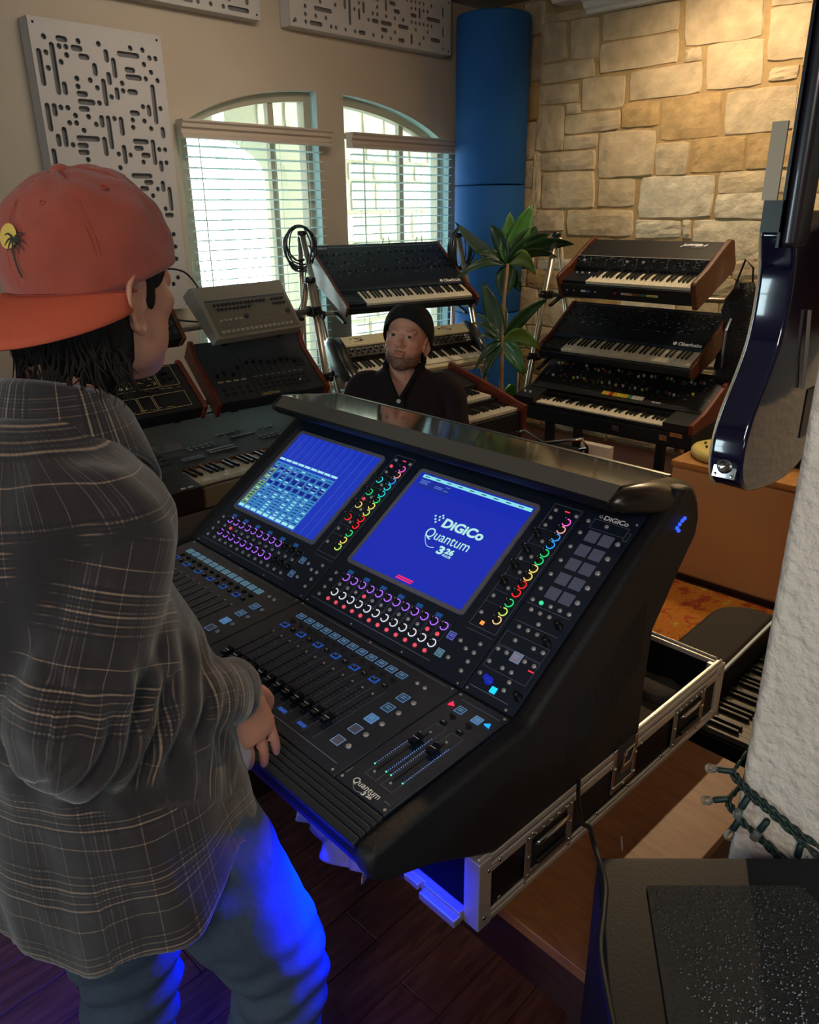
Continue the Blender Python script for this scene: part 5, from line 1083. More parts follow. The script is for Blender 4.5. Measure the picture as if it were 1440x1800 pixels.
# ---- cable coils on the centre rack posts
M_cab = mat('cable_rubber', '#0e0f12', .45)
def coil(loc, yaw, label, rr, n, seed, drop=0):
    t = thing('cable_coil', label, 'cable', loc, yaw, 'cable coils on the rack tops'); r_ = random.Random(seed)
    for k in range(n):
        a0 = r_.uniform(.85, 1.1); b0 = r_.uniform(.85, 1.15); tl = r_.uniform(-.95, .95); oy = r_.uniform(-.03, .02); pts = []
        for i in range(28):
            a = 2 * math.pi * i / 28; x = rr * a0 * math.cos(a); z = rr * b0 * (1 + drop) * math.sin(a) - rr * b0 * (1 + drop) + .03
            pts.append((x * math.cos(tl), oy + x * math.sin(tl) + .012 * math.sin(3 * a + k), z + .006 * math.cos(5 * a + k)))
        MB().tube(pts, .0052, 6, closed=True).build('cable_loop', M_cab, t, smooth=True)
    return t
c_ = coil((3.36, 4.22, 1.635), -40, 'black cable loops hung over the left post of the centre rack', .10, 10, 2, .25)
coil((4.475, 3.78, 1.60), -40, 'black cable loops hung over the right post of the centre rack, touching the plant', .088, 11, 5, .7)
def cable(label, pts, r=.004, m=None, name='cable', grp=None):
    P_ = [Vector(p) for p in pts]; o_ = P_[0].copy(); sm = []
    for i in range(len(P_) - 1):
        p0 = P_[max(0, i - 1)]; p1 = P_[i]; p2 = P_[i + 1]; p3 = P_[min(len(P_) - 1, i + 2)]
        for k in range(6):
            t = k / 6; sm.append(.5 * ((2 * p1) + (-p0 + p2) * t + (2 * p0 - 5 * p1 + 4 * p2 - p3) * t * t + (-p0 + 3 * p1 - 3 * p2 + p3) * t ** 3) - o_)
    sm.append(P_[-1] - o_); o = MB().tube(sm, r, 7).build(name, m or M_cab, None, Matrix.Translation(o_), smooth=True); return tag(o, label, 'cable', grp)
cable('thin black cable trailing from the left cable loops down behind the pale drum machine', [(3.33, 4.1, 1.50), (3.2, 4.0, 1.33), (3.1, 3.9, 1.27), (3.05, 3.8, 1.3), (2.9, 3.7, 1.2)], .004)
cable('thin black cable curling from the pale grey drum machine towards the wall panel', [(1.86, 3.02, 1.42), (1.80, 3.05, 1.52), (1.70, 3.08, 1.53), (1.66, 3.1, 1.44), (1.72, 3.08, 1.34), (1.84, 3.03, 1.31)], .004)

# ---- rug, cabinet and things on it
rg = mat('rug_pile', '#b8741f', .95, bump=1.0, bscale=160); nt = rg.node_tree
def rugmat():
    N = nt.nodes; L = nt.links; b = N['Principled BSDF']; tc = N.new('ShaderNodeTexCoord')
    n = N.new('ShaderNodeTexNoise'); n.inputs['Scale'].default_value = 9; n.inputs['Detail'].default_value = 10; n.inputs['Roughness'].default_value = .75; L.new(tc.outputs['Object'], n.inputs['Vector'])
    r = N.new('ShaderNodeValToRGB'); e = r.color_ramp.elements; e[0].position = .36; e[0].color = lin('#8a3a14'); e[1].position = .66; e[1].color = lin('#ecb040')
    for p, c in ((.44, '#b8481a'), (.49, '#c88a20'), (.54, '#d06020'), (.60, '#b89a30')): q = e.new(p); q.color = lin(c)
    L.new(n.outputs[0], r.inputs[0]); L.new(r.outputs[0], b.inputs['Base Color'])
rugmat()
tag(MB().box(0, 1.62, 0, 2.08, 0, .012, b=.004).build('rug', rg, None, T(1.8, .32, .0025)), 'orange and yellow mottled rug on the floor behind the console', 'rug')
cb = thing('storage_cabinet', 'plain tan low cabinet standing along the stone wall side, right of the console', 'cabinet', (3.45, 1.56, 0))
M_tan = mat('tan_laminate', '#bd9164', .5, noise=.04, nscale=5); M_tank = mat('plinth_dark', '#4a2c1a', .6)
bevel(MB().box(.012, .44, -1.9, -.006, .03, .585).build('carcass', M_tan, cb), .003, 2); bevel(MB().box(0, .46, -1.92, 0, .585, .612).build('top', wood('cabinet_top', '#a8743c', '#c08c50', (3, 12, 12), .4), cb), .003, 2)
MB().box(.03, .42, -1.88, -.02, 0, .03).build('plinth', M_tank, cb); MB().box(.0, .012, -.95, -.012, .045, .575).build('door', M_tan, cb); MB().box(.0, .012, -1.89, -.955, .045, .575).build('door', M_tan, cb)
ry = thing('round_toy_synth', 'round cream electronic device with black knobs, on top of the tan cabinet', 'device', (3.655, 1.37, .612))
MB().lathe([(.13, 0), (.165, .006), (.172, .02), (.172, .034), (.165, .046), (.15, .052), (0, .056)], 48).build('housing', mat('cream_yellow', '#d8c070', .4), ry, smooth=True)
r_ = random.Random(6)
for i in range(16):
    a = r_.uniform(0, 6.28); q = r_.uniform(.04, .13); MB().lathe([(.006, 0), (.006, .009), (0, .011)], 8).build('knob', M_sknob if i % 3 else mat('copper_knob', '#8a5030', .4), ry, T(q * math.cos(a), q * math.sin(a), .054))
sk = thing('small_keyboard', 'small keyboard with reddish wooden end, on the cabinet behind the guitar', 'keyboard', (3.70, 1.12, .612))
bevel(MB().box(-.0, .22, -.5, .0, 0, .10).build('body', M_syn, sk), .004, 2); bevel(MB().box(-.03, .22, .001, .03, 0, .16).build('wood_end', M_ros, sk), .02, 4)
for i in range(18): put('white_key', WK, sk, T(-.0, -.03 - i * .0235, .12) @ RZ(-90))

# ---- things behind the console under the racks
wd = thing('small_cream_device', 'small cream device with dark windows, standing behind the console near the rack legs', 'device', (3.60, 2.16, .40), -90)
bevel(MB().box(0, .18, -.0, .05, 0, .15).build('housing', mat('cream_case', '#d6ccb8', .5), wd), .004, 2)
for a in ((.03, .055, .05, .13), (.10, .15, .02, .035)): MB().box(a[0], a[1], -.002, .001, a[2], a[3]).build('dark_window', M_dark, wd)
MB().box(.085, .16, -.003, .0, .04, .085).build('label_plate', mat('cream_plate', '#b8ae98', .5), wd)
ap = thing('amplifier', 'black amplifier box on the floor under the rack by the stone wall', 'amplifier', (3.55, 1.85, .001), 0)
bevel(MB().box(0, .30, 0, .75, .02, .398).build('cabinet', M_lam, ap), .008, 2); MB().box(-.004, .0, .04, .71, .05, .36).build('grille', mat('grille_cloth', '#1d1d20', .9, bump=.5, bscale=500), ap)
for a in (.03, .27):
    for b_ in (.05, .70): MB().cyl((a, b_, 0), (a, b_, .02), .018, n=10).build('foot', M_sknob, ap)
fc = thing('folding_seat', 'folded chrome-framed black seat standing behind the console hood', 'seat', (3.3, 2.16, .0146))
MB().tube([(0, .28, .575), (0, .16, .635), (0, .04, .59), (0, -.10, .63), (0, -.19, .655), (.04, -.2, .60), (.03, -.02, .54), (.02, .06, .55)], .009, 8).build('chrome_frame', M_chrome, fc, smooth=True)
bevel(MB().box(-.05, .06, -.17, .10, .555, .59).build('seat_pad', M_lam, fc), .012, 3)
for y in (-.15, .2): MB().cyl((.02, y, 0), (.0, y, .58), .009, n=8).build('leg', M_chrome, fc)
# ---- black glittery bag on the rack end
gb = thing('sequinned_bag', 'black glittery bag hanging at the right end of the rack by the stone wall', 'bag', (4.3, 1.66, .83))
rr = []
for i in range(12):
    z = i * .05; k = [.05, .075, .085, .085, .08, .075, .075, .08, .085, .08, .065, .035][i]
    rr.append([((.06 + .01 * math.sin(a * 3 + i)) * math.cos(a), (k + .008 * math.sin(a * 5 + i * 2)) * math.sin(a) + .01 * math.sin(i), z) for a in [2 * math.pi * q / 18 for q in range(18)]])
mb = MB(); mb.rings(rr); smoothen(mb.build('bag_body', mat('glitter_black', '#0d0c14', .25, noise=.4, nscale=60, bump=1, bscale=120), gb))
mb = MB(); r_ = random.Random(1)
for i in range(120):
    z = r_.uniform(.02, .54); k = .075; a = r_.uniform(1.7, 4.6); p = Vector((.068 * math.cos(a), (k + .01) * math.sin(a), z)); q = r_.uniform(.0015, .003); mb.cbox(p.x, p.y, p.z, q, q, q, None)
mb.build('sequins', mat('sequin', '#e8e6f0', .1, 1), gb, kind='stuff'); MB().tube([(-.07, .03, .1), (-.07, .03, .3), (-.05, .02, .36)], .009, 8).build('metal_bar', M_chrome, gb)
MB().tube([(0, -.05, .5), (.02, -.03, .62), (.03, .02, .66), (.01, .05, .52)], .006, 6).build('strap', M_cab, gb)

# ---- guitar on the wall beside the plaster corner
gt = thing('electric_guitar', 'dark blue glossy electric guitar hanging beside the plaster wall corner', 'guitar', (1.24, .40, 1.345))
out_ = [(1.146, 1.728), (1.160, 1.68), (1.163, 1.63), (1.154, 1.575), (1.125, 1.525), (1.092, 1.48), (1.077, 1.435), (1.083, 1.395), (1.115, 1.366), (1.19, 1.350), (1.28, 1.345), (1.35, 1.36), (1.392, 1.40), (1.402, 1.45), (1.388, 1.505), (1.352, 1.555), (1.337, 1.60), (1.345, 1.65), (1.362, 1.70), (1.345, 1.74), (1.305, 1.752), (1.255, 1.74), (1.20, 1.728)]
def smooth_closed(p, k=4):
    n = len(p); q = []
    for i in range(n):
        a, b, c, d = [Vector((*p[(i + j) % n], 0)) for j in (-1, 0, 1, 2)]
        for s in range(k):
            t = s / k; v = .5 * ((2 * b) + (-a + c) * t + (2 * a - 5 * b + 4 * c - d) * t * t + (-a + 3 * b - 3 * c + d) * t ** 3); q.append((v.x, v.y))
    return q
po = [(a - 1.24, b - 1.345) for a, b in smooth_closed(out_)]
M_gt = mat('guitar_blue_lacquer', '#0b0a26', .12, coat=1, noise=.3, nscale=8); 
bevel(MB().prism(po, -.018, .030, None, 'y').build('body', M_gt, gt), .006, 3)
mb = MB(); mb.tube([(a, .0295, b) for a, b in po], .0016, 5, closed=True); mb.build('binding', mat('cream_binding', '#9c937e', .4), gt)
bevel(MB().box(-.102, -.048, -.022, .0, .36, .84).build('neck', mat('neck_dark', '#1b1822', .3, coat=.4), gt), .008, 3)
MB().box(-.103, -.047, .0, .004, .36, .84).build('fretboard', M_sknob, gt); MB().box(-.107, -.102, .010, .03, .42, .515).build('white_trim', mat('cream_binding', '#9c937e', .4), gt); MB().box(-.11, -.09, .0, .025, .38, .42).build('neck_plate', M_sknob, gt)
bevel(MB().box(-.12, -.03, -.02, .0, .84, 1.0).build('headstock', M_gt, gt), .01, 2)
JP = T(-.160, .006, .063) @ RY(-78)
bevel(MB().cbox(0, 0, 0, .036, .034, .003).build('jack_plate', M_chrome, gt, JP), .001, 1)
MB().lathe([(.011, 0), (.011, .003), (.0085, .005), (.006, .003), (0, .001)], 20).build('jack_socket', M_chrome, gt, JP @ T(0, 0, .0015))
for a in (-.013, .013):
    for b_ in (-.012, .012): MB().lathe([(.0025, 0), (.002, .001), (0, .0012)], 8).build('screw', M_chrome, gt, JP @ T(a, b_, .0015))
MB().box(.07, .14, -.0195, -.017, .06, .14).build('control_cover', mat('control_cover', '#15151c', .35), gt)
MB().tube([(.0, -.022, .27), (.015, -.024, .2), (.03, -.022, .15)], .003, 6).build('strap_cord', mat('cord_grey', '#8a8580', .5), gt)
MB().box(-.085, -.065, -.105, -.02, .82, .85).build('hanger', M_clamp, gt)
g2 = thing('tan_guitar', 'tan guitar hanging behind the dark blue one, only its edge in view', 'guitar', (1.62, .365, 1.55))
o2 = [(-.12, 0), (-.19, .08), (-.17, .2), (-.12, .28), (-.14, .38), (-.09, .46), (0, .47), (.09, .46), (.14, .38), (.12, .28), (.17, .2), (.19, .08), (.12, 0), (0, -.02)]
bevel(MB().prism(smooth_closed(o2), -.03, .03, None, 'y').build('body', mat('tan_spruce', '#b88a58', .35, coat=.4), g2), .004, 2); MB().box(-.028, .028, -.02, .0, .46, 1.0).build('neck', M_wal, g2)
MB().lathe([(.016, 0), (.014, .012), (0, .014)], 14).build('knob', M_sknob, g2, T(-.17, .0, .17) @ RY(-90)); MB().box(-.01, .01, -.07, -.02, .95, .98).build('hanger', M_clamp, g2)

# ---- electric piano at the right, behind the flight case
ep = thing('electric_piano', 'black electric piano with rounded lid, between the flight case and the plaster wall', 'electric piano', (1.80, .40, .0146))
pts = [(0, .27), (0, .445)] + [(.50 + .12 * math.cos(R(a)), .325 + .12 * math.sin(R(a))) for a in range(90, -1, -15)] + [(.62, .27)]
bevel(MB().prism(pts, .40, .50, None, 'z').build('lid', mat('vinyl_black', '#1a1613', .7, bump=.2, bscale=300, spec=.15), ep), .02, 5)
bevel(MB().prism([(.272, .49), (.262, .47), (.255, .40), (.272, .40)], 0, .62, None, 'x').build('fallboard', mat('fallboard_black', '#141313', .4), ep), .004, 2)
MB().box(0, .62, .266, .274, .488, .497).build('lid_rail', M_print, ep); MB().box(0, .62, .085, .45, .335, .40).build('key_frame', M_lam, ep); 
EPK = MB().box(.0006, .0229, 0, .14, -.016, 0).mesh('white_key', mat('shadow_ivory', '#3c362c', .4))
for i in range(25): put('white_key', EPK, ep, T(.012 + i * .0235, .105, .417))
for i in range(24):
    if i % 7 in (0, 1, 3, 4, 5): put('black_key', BK, ep, T(.012 + (i + 1) * .0235, .100, .4175))
for x in (.04, .56):
    for y in (.12, .40): MB().cyl((x, y, 0), (x, y, .335), .016, .02, 10).build('leg', M_chrome, ep)

# ---- black cabinet with a foam mat, lower right corner
bx = thing('speaker_cabinet', 'black speaker cabinet with a pebbled rubber mat on top, lower right foreground', 'speaker', (.783, .394, 0), math.degrees(math.atan2(-.229, .214)))
M_box = mat('satin_black_vinyl', '#121419', .5, bump=.06, bscale=200, spec=.22)
bevel(MB().prism([(0, 0), (.315, 0), (.315, -.42), (-.068, -.42)], .05, .90).build('cabinet', M_box, bx), .006, 3)
for x in (.04, .29):
    for y in (-.38, -.04): MB().cyl((x, y, 0), (x, y, .05), .022, n=10).build('foot', M_sknob, bx)
tm = tag(MB().prism([(0, 0), (.205, 0), (.262, -.13), (.262, -.34), (-.05, -.34)], 0, .004).build('rubber_mat', mat('pebbled_rubber', '#1d1c1c', .35, bump=1.0, bscale=420, noise=.2, nscale=200), None, Matrix.Translation((.783, .394, .901)) @ RZ(math.degrees(math.atan2(-.229, .214))) @ T(.055, -.055, 0)), 'pebbled black rubber mat lying on the black cabinet at the lower right', 'mat')
mb = MB(); r_ = random.Random(8)
for i in range(1500):
    x = r_.uniform(.004, .211); y = r_.uniform(-.336, -.004); q = r_.uniform(.0007, .0016); mb.add([(x - q, y - q, .004), (x + q, y - q, .004), (x + q, y + q, .004), (x - q, y + q, .004), (x, y, .004 + q * 1.3)], [(0, 1, 4), (1, 2, 4), (2, 3, 4), (3, 0, 4)])
mb.build('pebbles', mat('pebble_rubber', '#2a2826', .25), tm, kind='stuff')
cable('long black cable running over the flight case edge and down the black cabinet', [(1.83, 1.02, .72), (1.75, .93, .70), (1.62, .86, .66), (1.50, .84, .625), (1.38, .80, .62), (1.27, .72, .66), (1.19, .66, .70), (1.13, .625, .718), (1.07, .59, .70), (.98, .53, .74), (.88, .46, .84), (.795, .408, .908), (.745, .36, .907), (.70, .335, .907), (.65, .31, .907), (.60, .27, .907), (.56, .235, .907)], .0042)

# ---- string lights round the plaster corner
sl = thing('string_lights', 'green wired string lights with clear bulbs draped round the plaster wall corner', 'string lights', (1.02, .293, .874))
M_green = mat('green_wire', '#0c241f', .5); M_bulb = mat('clear_bulb', '#e8efe8', .05, trans=.9, ior=1.3)
def wire(pts, k):
    for off in (0, 1):
        q = []; P_ = [Vector(p) for p in pts]
        for i in range(len(P_) - 1):
            for s in range(10): t = s / 10; q.append(P_[i].lerp(P_[i + 1], t))
        q = [p + Vector((-.003 * math.sin(i * .9 + off * 3.14 + k), 0, .003 * math.cos(i * .9 + off * 3.14 + k))) for i, p in enumerate(q)]
        MB().tube(q, .0022, 6).build('wire', M_green, sl, smooth=True)
wire([(.20, .008, .14), (.05, .008, .10), (-.004, .010, .085), (-.008, -.01, .072), (-.008, -.05, .055), (-.008, -.10, .035), (-.008, -.16, .02)], 0)
wire([(.20, .010, .13), (.05, .010, .095), (-.006, .012, .078), (-.010, -.02, .06), (-.010, -.06, .044), (-.012, -.12, .018), (-.010, -.2, .0)], 1.3)
wire([(.15, .008, .05), (.03, .008, .035), (-.004, .012, .03), (-.008, -.01, .012), (-.008, -.05, -.012), (-.008, -.09, -.035), (-.008, -.15, -.05)], 2)
wire([(.15, .008, .04), (.03, .008, .03), (-.006, .012, .022), (-.010, -.02, .004), (-.010, -.06, -.008), (-.012, -.12, -.035), (-.010, -.2, -.06)], .7)
for p, d in (((-.006, .012, .085), (-.35, .8, -.1)), ((-.01, -.018, .055), (-.4, .2, -.9)), ((-.01, -.05, .030), (-.3, .3, -.9)), ((-.01, -.10, .018), (-.2, .0, -1)), ((-.006, .012, .032), (-.4, .8, -.35)), ((-.01, -.012, .008), (-.3, .25, -.9)), ((-.01, -.075, -.030), (-.3, .25, -.9)), ((-.01, -.12, -.045), (-.3, .1, -.9))):
    d = Vector(d).normalized(); p = Vector(p); Q = Matrix.Translation(p) @ d.to_track_quat('Z', 'Y').to_matrix().to_4x4()
    s_ = MB().lathe([(.0035, -.004), (.0052, 0), (.0052, .018), (.0042, .020), (0, .020)], 10).build('socket', M_green, sl, Q, smooth=True)
    MB().lathe([(.0035, .020), (.0065, .025), (.0075, .031), (.006, .037), (0, .0395)], 12).build('bulb', M_bulb, s_, smooth=True)

# ---- crumpled cloth under the front edge of the console
cl = MB(); vs = []; fs = []; NX, NZ = 22, 18
for j in range(NZ + 1):
    for i in range(NX + 1):
        u = i / NX; v = j / NZ; x = (u - .5) * .24; z = (v - .5) * .17
        y = .03 * math.sin(u * 11 + v * 4) * (.4 + v) + .018 * math.sin(u * 23 - v * 9) + .03 * (1 - v) ** 2
        vs.append((x + .012 * math.sin(v * 13 + u * 3), y, z + .012 * math.sin(u * 9)))
for j in range(NZ):
    for i in range(NX): fs.append((j * (NX + 1) + i, j * (NX + 1) + i + 1, (j + 1) * (NX + 1) + i + 1, (j + 1) * (NX + 1) + i))
cl.add(vs, fs); A_ = Matrix.Translation((.964, 1.28, 0)) @ RZ(CY)
co = cl.build('crumpled_cloth', mat('grey_cotton', '#8a8494', .9), None, A_ @ T(.36, -.20, .665) @ RX(-35), smooth=True); m_ = co.modifiers.new('thick', 'SOLIDIFY'); m_.thickness = .003
m_ = co.modifiers.new('sub', 'SUBSURF'); m_.levels = 1; m_.render_levels = 1
tag(co, 'crumpled grey cloth under the front edge of the console, lit blue', 'cloth')
# ================================================================== PEOPLE
def voxel(mb, size, smooth=3, fac=.5):
    me = mb.mesh('tmp', []); o = bpy.data.objects.new('tmp', me); COL.objects.link(o)
    m = o.modifiers.new('r', 'REMESH'); m.mode = 'VOXEL'; m.voxel_size = size; m.use_smooth_shade = True
    if smooth: s = o.modifiers.new('s', 'SMOOTH'); s.factor = fac; s.iterations = smooth
    r = bpy.data.meshes.new_from_object(o.evaluated_get(bpy.context.evaluated_depsgraph_get()))
    bpy.data.objects.remove(o); bpy.data.meshes.remove(me); r.polygons.foreach_set('use_smooth', [True] * len(r.polygons)); return r
def getv(me): a = np.empty(len(me.vertices) * 3); me.vertices.foreach_get('co', a); return a.reshape(-1, 3)
def setv(me, v): me.vertices.foreach_set('co', np.ascontiguousarray(v).ravel()); me.update()
def getn(me): a = np.empty(len(me.vertices) * 3); me.vertex_normals.foreach_get('vector', a); return a.reshape(-1, 3)
def attr(me, name, arr):
    a = me.attributes.new(name, 'FLOAT_VECTOR', 'POINT'); a.data.foreach_set('vector', np.ascontiguousarray(arr, dtype=np.float32).ravel())
def ell(mb, c, r, M=I4, n=20):
    pr = [(max(1e-5, math.sin(math.pi * i / n)), -math.cos(math.pi * i / n)) for i in range(n + 1)]
    mb.lathe(pr, n + 4, M @ T(*c) @ Matrix.Diagonal((*r, 1)))
def limb(mb, pts, rs, n=16, sub=5):
    P_ = [Vector(p) for p in pts]; q = []; rr = []
    for i in range(len(P_) - 1):
        p0 = P_[max(0, i - 1)]; p1 = P_[i]; p2 = P_[i + 1]; p3 = P_[min(len(P_) - 1, i + 2)]
        for k in range(sub):
            t = k / sub; q.append(.5 * ((2 * p1) + (-p0 + p2) * t + (2 * p0 - 5 * p1 + 4 * p2 - p3) * t * t + (-p0 + 3 * p1 - 3 * p2 + p3) * t ** 3)); rr.append(rs[i] * (1 - t) + rs[i + 1] * t)
    q.append(P_[-1]); rr.append(rs[-1]); mb.tube(q, rr, n)
    for p, r_ in ((q[0], rr[0]), (q[-1], rr[-1])): ell(mb, p, (r_ * .97,) * 3, n=8)
def torso(mb, secs, n=28):
    """secs : (center, half width, half depth, yaw, squareness)"""
    rings = []
    for c, a, b, yw, sq in secs:
        r_ = []
        for i in range(n):
            t = 2 * math.pi * i / n; e = 2 / sq; x = math.copysign(abs(math.cos(t)) ** e, math.cos(t)) * b; y = math.copysign(abs(math.sin(t)) ** e, math.sin(t)) * a
            r_.append((c[0] + x * math.cos(yw) - y * math.sin(yw), c[1] + x * math.sin(yw) + y * math.cos(yw), c[2]))
        rings.append(r_)
    mb.rings(rings)
# ---- head by sphere-casting a blended field
def head_grid(na=150, ne=110, wide=1.0):
    def E(p, c, r): q = (p - c) / r; k0 = np.linalg.norm(q, axis=1); k1 = np.linalg.norm(q / r, axis=1) + 1e-9; return k0 * (k0 - 1) / k1
    def su(a, b, k): h = np.clip(.5 + .5 * (b - a) / k, 0, 1); return b * (1 - h) + a * h - k * h * (1 - h)
    def ss(a, b, k): return -su(-a, b, k)
    def cap(p, a, b, r0, r1):
        a = np.array(a); b = np.array(b); t = np.clip(((p - a) @ (b - a)) / ((b - a) @ (b - a)), 0, 1); return np.linalg.norm(p - a - t[:, None] * (b - a), axis=1) - (r0 + (r1 - r0) * t)
    A_ = np.array
    def F(p0):
        p = p0.copy(); p[:, 1] = np.abs(p[:, 1]) / wide
        d = E(p, A_((-.012, 0, .035)), A_((.098, .076, .090)))
        d = su(d, E(p, A_((.022, 0, -.035)), A_((.068, .060, .080))), .03)
        d = su(d, E(p, A_((.058, 0, -.096)), A_((.026, .028, .020))), .03)
        d = su(d, E(p, A_((.010, .044, -.066)), A_((.042, .016, .026))), .03)
        d = su(d, E(p, A_((.060, .040, -.018)), A_((.017, .020, .014))), .022)
        d = su(d, E(p, A_((.078, .026, .028)), A_((.013, .028, .0075))), .016)
        d = ss(d, E(p, A_((.104, .031, .007)), A_((.022, .0175, .0125))), .012)
        d = su(d, cap(p, (.084, 0, .018), (.108, 0, -.020), .0065, .0095), .012)
        d = su(d, np.linalg.norm(p - A_((.1120, 0, -.0245)), axis=1) - .0120, .006)
        d = su(d, np.linalg.norm(p - A_((.100, .0115, -.030)), axis=1) - .0080, .005)
        d = su(d, np.linalg.norm(p - A_((.0785, .031, .0075)), axis=1) - .0140, .004)
        d = ss(d, E(p, A_((.0935, .031, .0068)), A_((.012, .0130, .0036))), .0015)
        d = su(d, E(p, A_((.092, 0, -.0545)), A_((.010, .024, .0062))), .006)
        d = su(d, E(p, A_((.089, 0, -.0665)), A_((.010, .020, .0075))), .006)
        d = ss(d, E(p, A_((.104, 0, -.0605)), A_((.011, .021, .0021))), .002)
        d = ss(d, E(p, A_((.097, 0, -.080)), A_((.010, .022, .005))), .008)
        return d
    az = np.linspace(-np.pi, np.pi, na, endpoint=False); az = az - .42 * np.sin(az); el = np.linspace(-np.pi / 2, np.pi / 2, ne)
    AZ, EL = np.meshgrid(az, el); D = np.stack([np.cos(EL) * np.cos(AZ), np.cos(EL) * np.sin(AZ), np.sin(EL)], -1).reshape(-1, 3)
    o = np.array((.015, 0, -.01)); t = np.full(len(D), .20)
    for _ in range(60): t = t - .55 * F(o + D * t[:, None])
    V = o + D * t[:, None]; fs = []
    for j in range(ne - 1):
        for i in range(na): fs.append((j * na + i, j * na + (i + 1) % na, (j + 1) * na + (i + 1) % na, (j + 1) * na + i))
    fs += [list(range(na))[::-1], [(ne - 1) * na + i for i in range(na)]]
    return V, fs
HG = head_grid()
def ear(mb, M, s):
    Q = M @ T(-.008, s * .072, -.014) @ RZ(-s * 5) @ Matrix.Diagonal((1.0, s, 1.08, 1))
    hx = [(.014, .002, .004), (.011, .006, .020), (.000, .009, .031), (-.014, .012, .030), (-.025, .014, .018), (-.027, .014, .002), (-.021, .012, -.014), (-.012, .009, -.026), (-.002, .006, -.032), (.006, .003, -.026), (.008, .001, -.018)]
    mb.tube([Q @ Vector(p) for p in hx], [.0035, .0042, .0045, .0045, .0045, .0042, .004, .0048, .0058, .005, .003], 8)
    mb.tube([Q @ Vector(p) for p in [(-.003, .006, .020), (-.013, .009, .014), (-.016, .010, 0), (-.012, .008, -.012), (-.004, .006, -.018)]], [.003, .004, .004, .004, .003], 8)
    ell(mb, (-.006, .001, -.002), (.021, .0045, .030), Q, 12); ell(mb, (.009, .004, -.004), (.005, .004, .007), Q, 8)
def skinmat(name, base, red):
    m = mat(name, base, .5, spec=.4); nt = m.node_tree; N = nt.nodes; L = nt.links; b = N['Principled BSDF']
    a = N.new('ShaderNodeAttribute'); a.attribute_name = 'tint'; sp = N.new('ShaderNodeSeparateXYZ'); L.new(a.outputs['Vector'], sp.inputs[0])
    tc = N.new('ShaderNodeTexCoord'); n = N.new('ShaderNodeTexNoise'); n.inputs['Scale'].default_value = 260; n.inputs['Detail'].default_value = 3; L.new(tc.outputs['Object'], n.inputs['Vector'])
    def mix(fac, ca, cb):
        x = N.new('ShaderNodeMix'); x.data_type = 'RGBA'; L.new(fac, x.inputs[0])
        if isinstance(ca, tuple): x.inputs[6].default_value = ca
        else: L.new(ca, x.inputs[6])
        x.inputs[7].default_value = cb; return x.outputs[2]
    c = mix(sp.outputs[0], lin(base), lin(red))
    mm = N.new('ShaderNodeMath'); mm.operation = 'MULTIPLY'; L.new(sp.outputs[1], mm.inputs[0]); m2 = N.new('ShaderNodeMapRange'); m2.inputs[1].default_value = .35; m2.inputs[2].default_value = .6; m2.inputs[3].default_value = .65; m2.inputs[4].default_value = 1.1; L.new(n.outputs[0], m2.inputs[0]); L.new(m2.outputs[0], mm.inputs[1])
    c = mix(mm.outputs[0], c, lin('#3a2a20')); c = mix(sp.outputs[2], c, lin('#14100e')); L.new(c, b.inputs['Base Color'])
    bp = N.new('ShaderNodeBump'); bp.inputs['Strength'].default_value = .12; bp.inputs['Distance'].default_value = .002; L.new(n.outputs[0], bp.inputs['Height']); L.new(bp.outputs[0], b.inputs['Normal'])
    b.inputs['Subsurface Weight'].default_value = .06; b.inputs['Subsurface Radius'].default_value = (.01, .004, .002); return m
def hand(mb, M, side, curl=(18, 22, 14), spread=1.0, thumb=(.6, .5)):
    """wrist at the origin, fingers along +x, back of the hand +z, thumb towards -y*side"""
    sec = [(0, .026, .018), (.02, .032, .016), (.05, .040, .0145), (.078, .042, .0125), (.09, .038, .010)]
    mb.rings([[M @ Vector((x, w_ * math.cos(t), h * math.sin(t))) for t in [2 * math.pi * k / 14 for k in range(14)]] for x, w_, h in sec])
    for k, (y, L_, r_) in enumerate(((-.030, .070, .0088), (-.0105, .079, .0092), (.0095, .074, .0088), (.028, .058, .0078))):
        y *= side; p = Vector((.078 - abs(k - 1.2) * .004, y, 0)); a = 0; q = [Vector((p.x - .02, y * .9, 0)), p.copy()]; fan = y * 2.4 * spread
        for seg, c in zip((.46, .30, .24), curl):
            a += R(c + k * 3); p = p + Vector((math.cos(a), fan * math.cos(a), -math.sin(a))) * (L_ * seg); q.append(p.copy())
        limb(mb, [M @ v for v in q], [r_, r_, r_ * .96, r_ * .88, r_ * .72], 9, 3)
    y = -side; q = [(.012, y * .018, -.004), (.035, y * .040, -.012), (.060, y * .052, -.022), (.082, y * .052, -.036)]
    limb(mb, [M @ Vector(v) for v in q], [.013, .0125, .0105, .008], 9, 3)
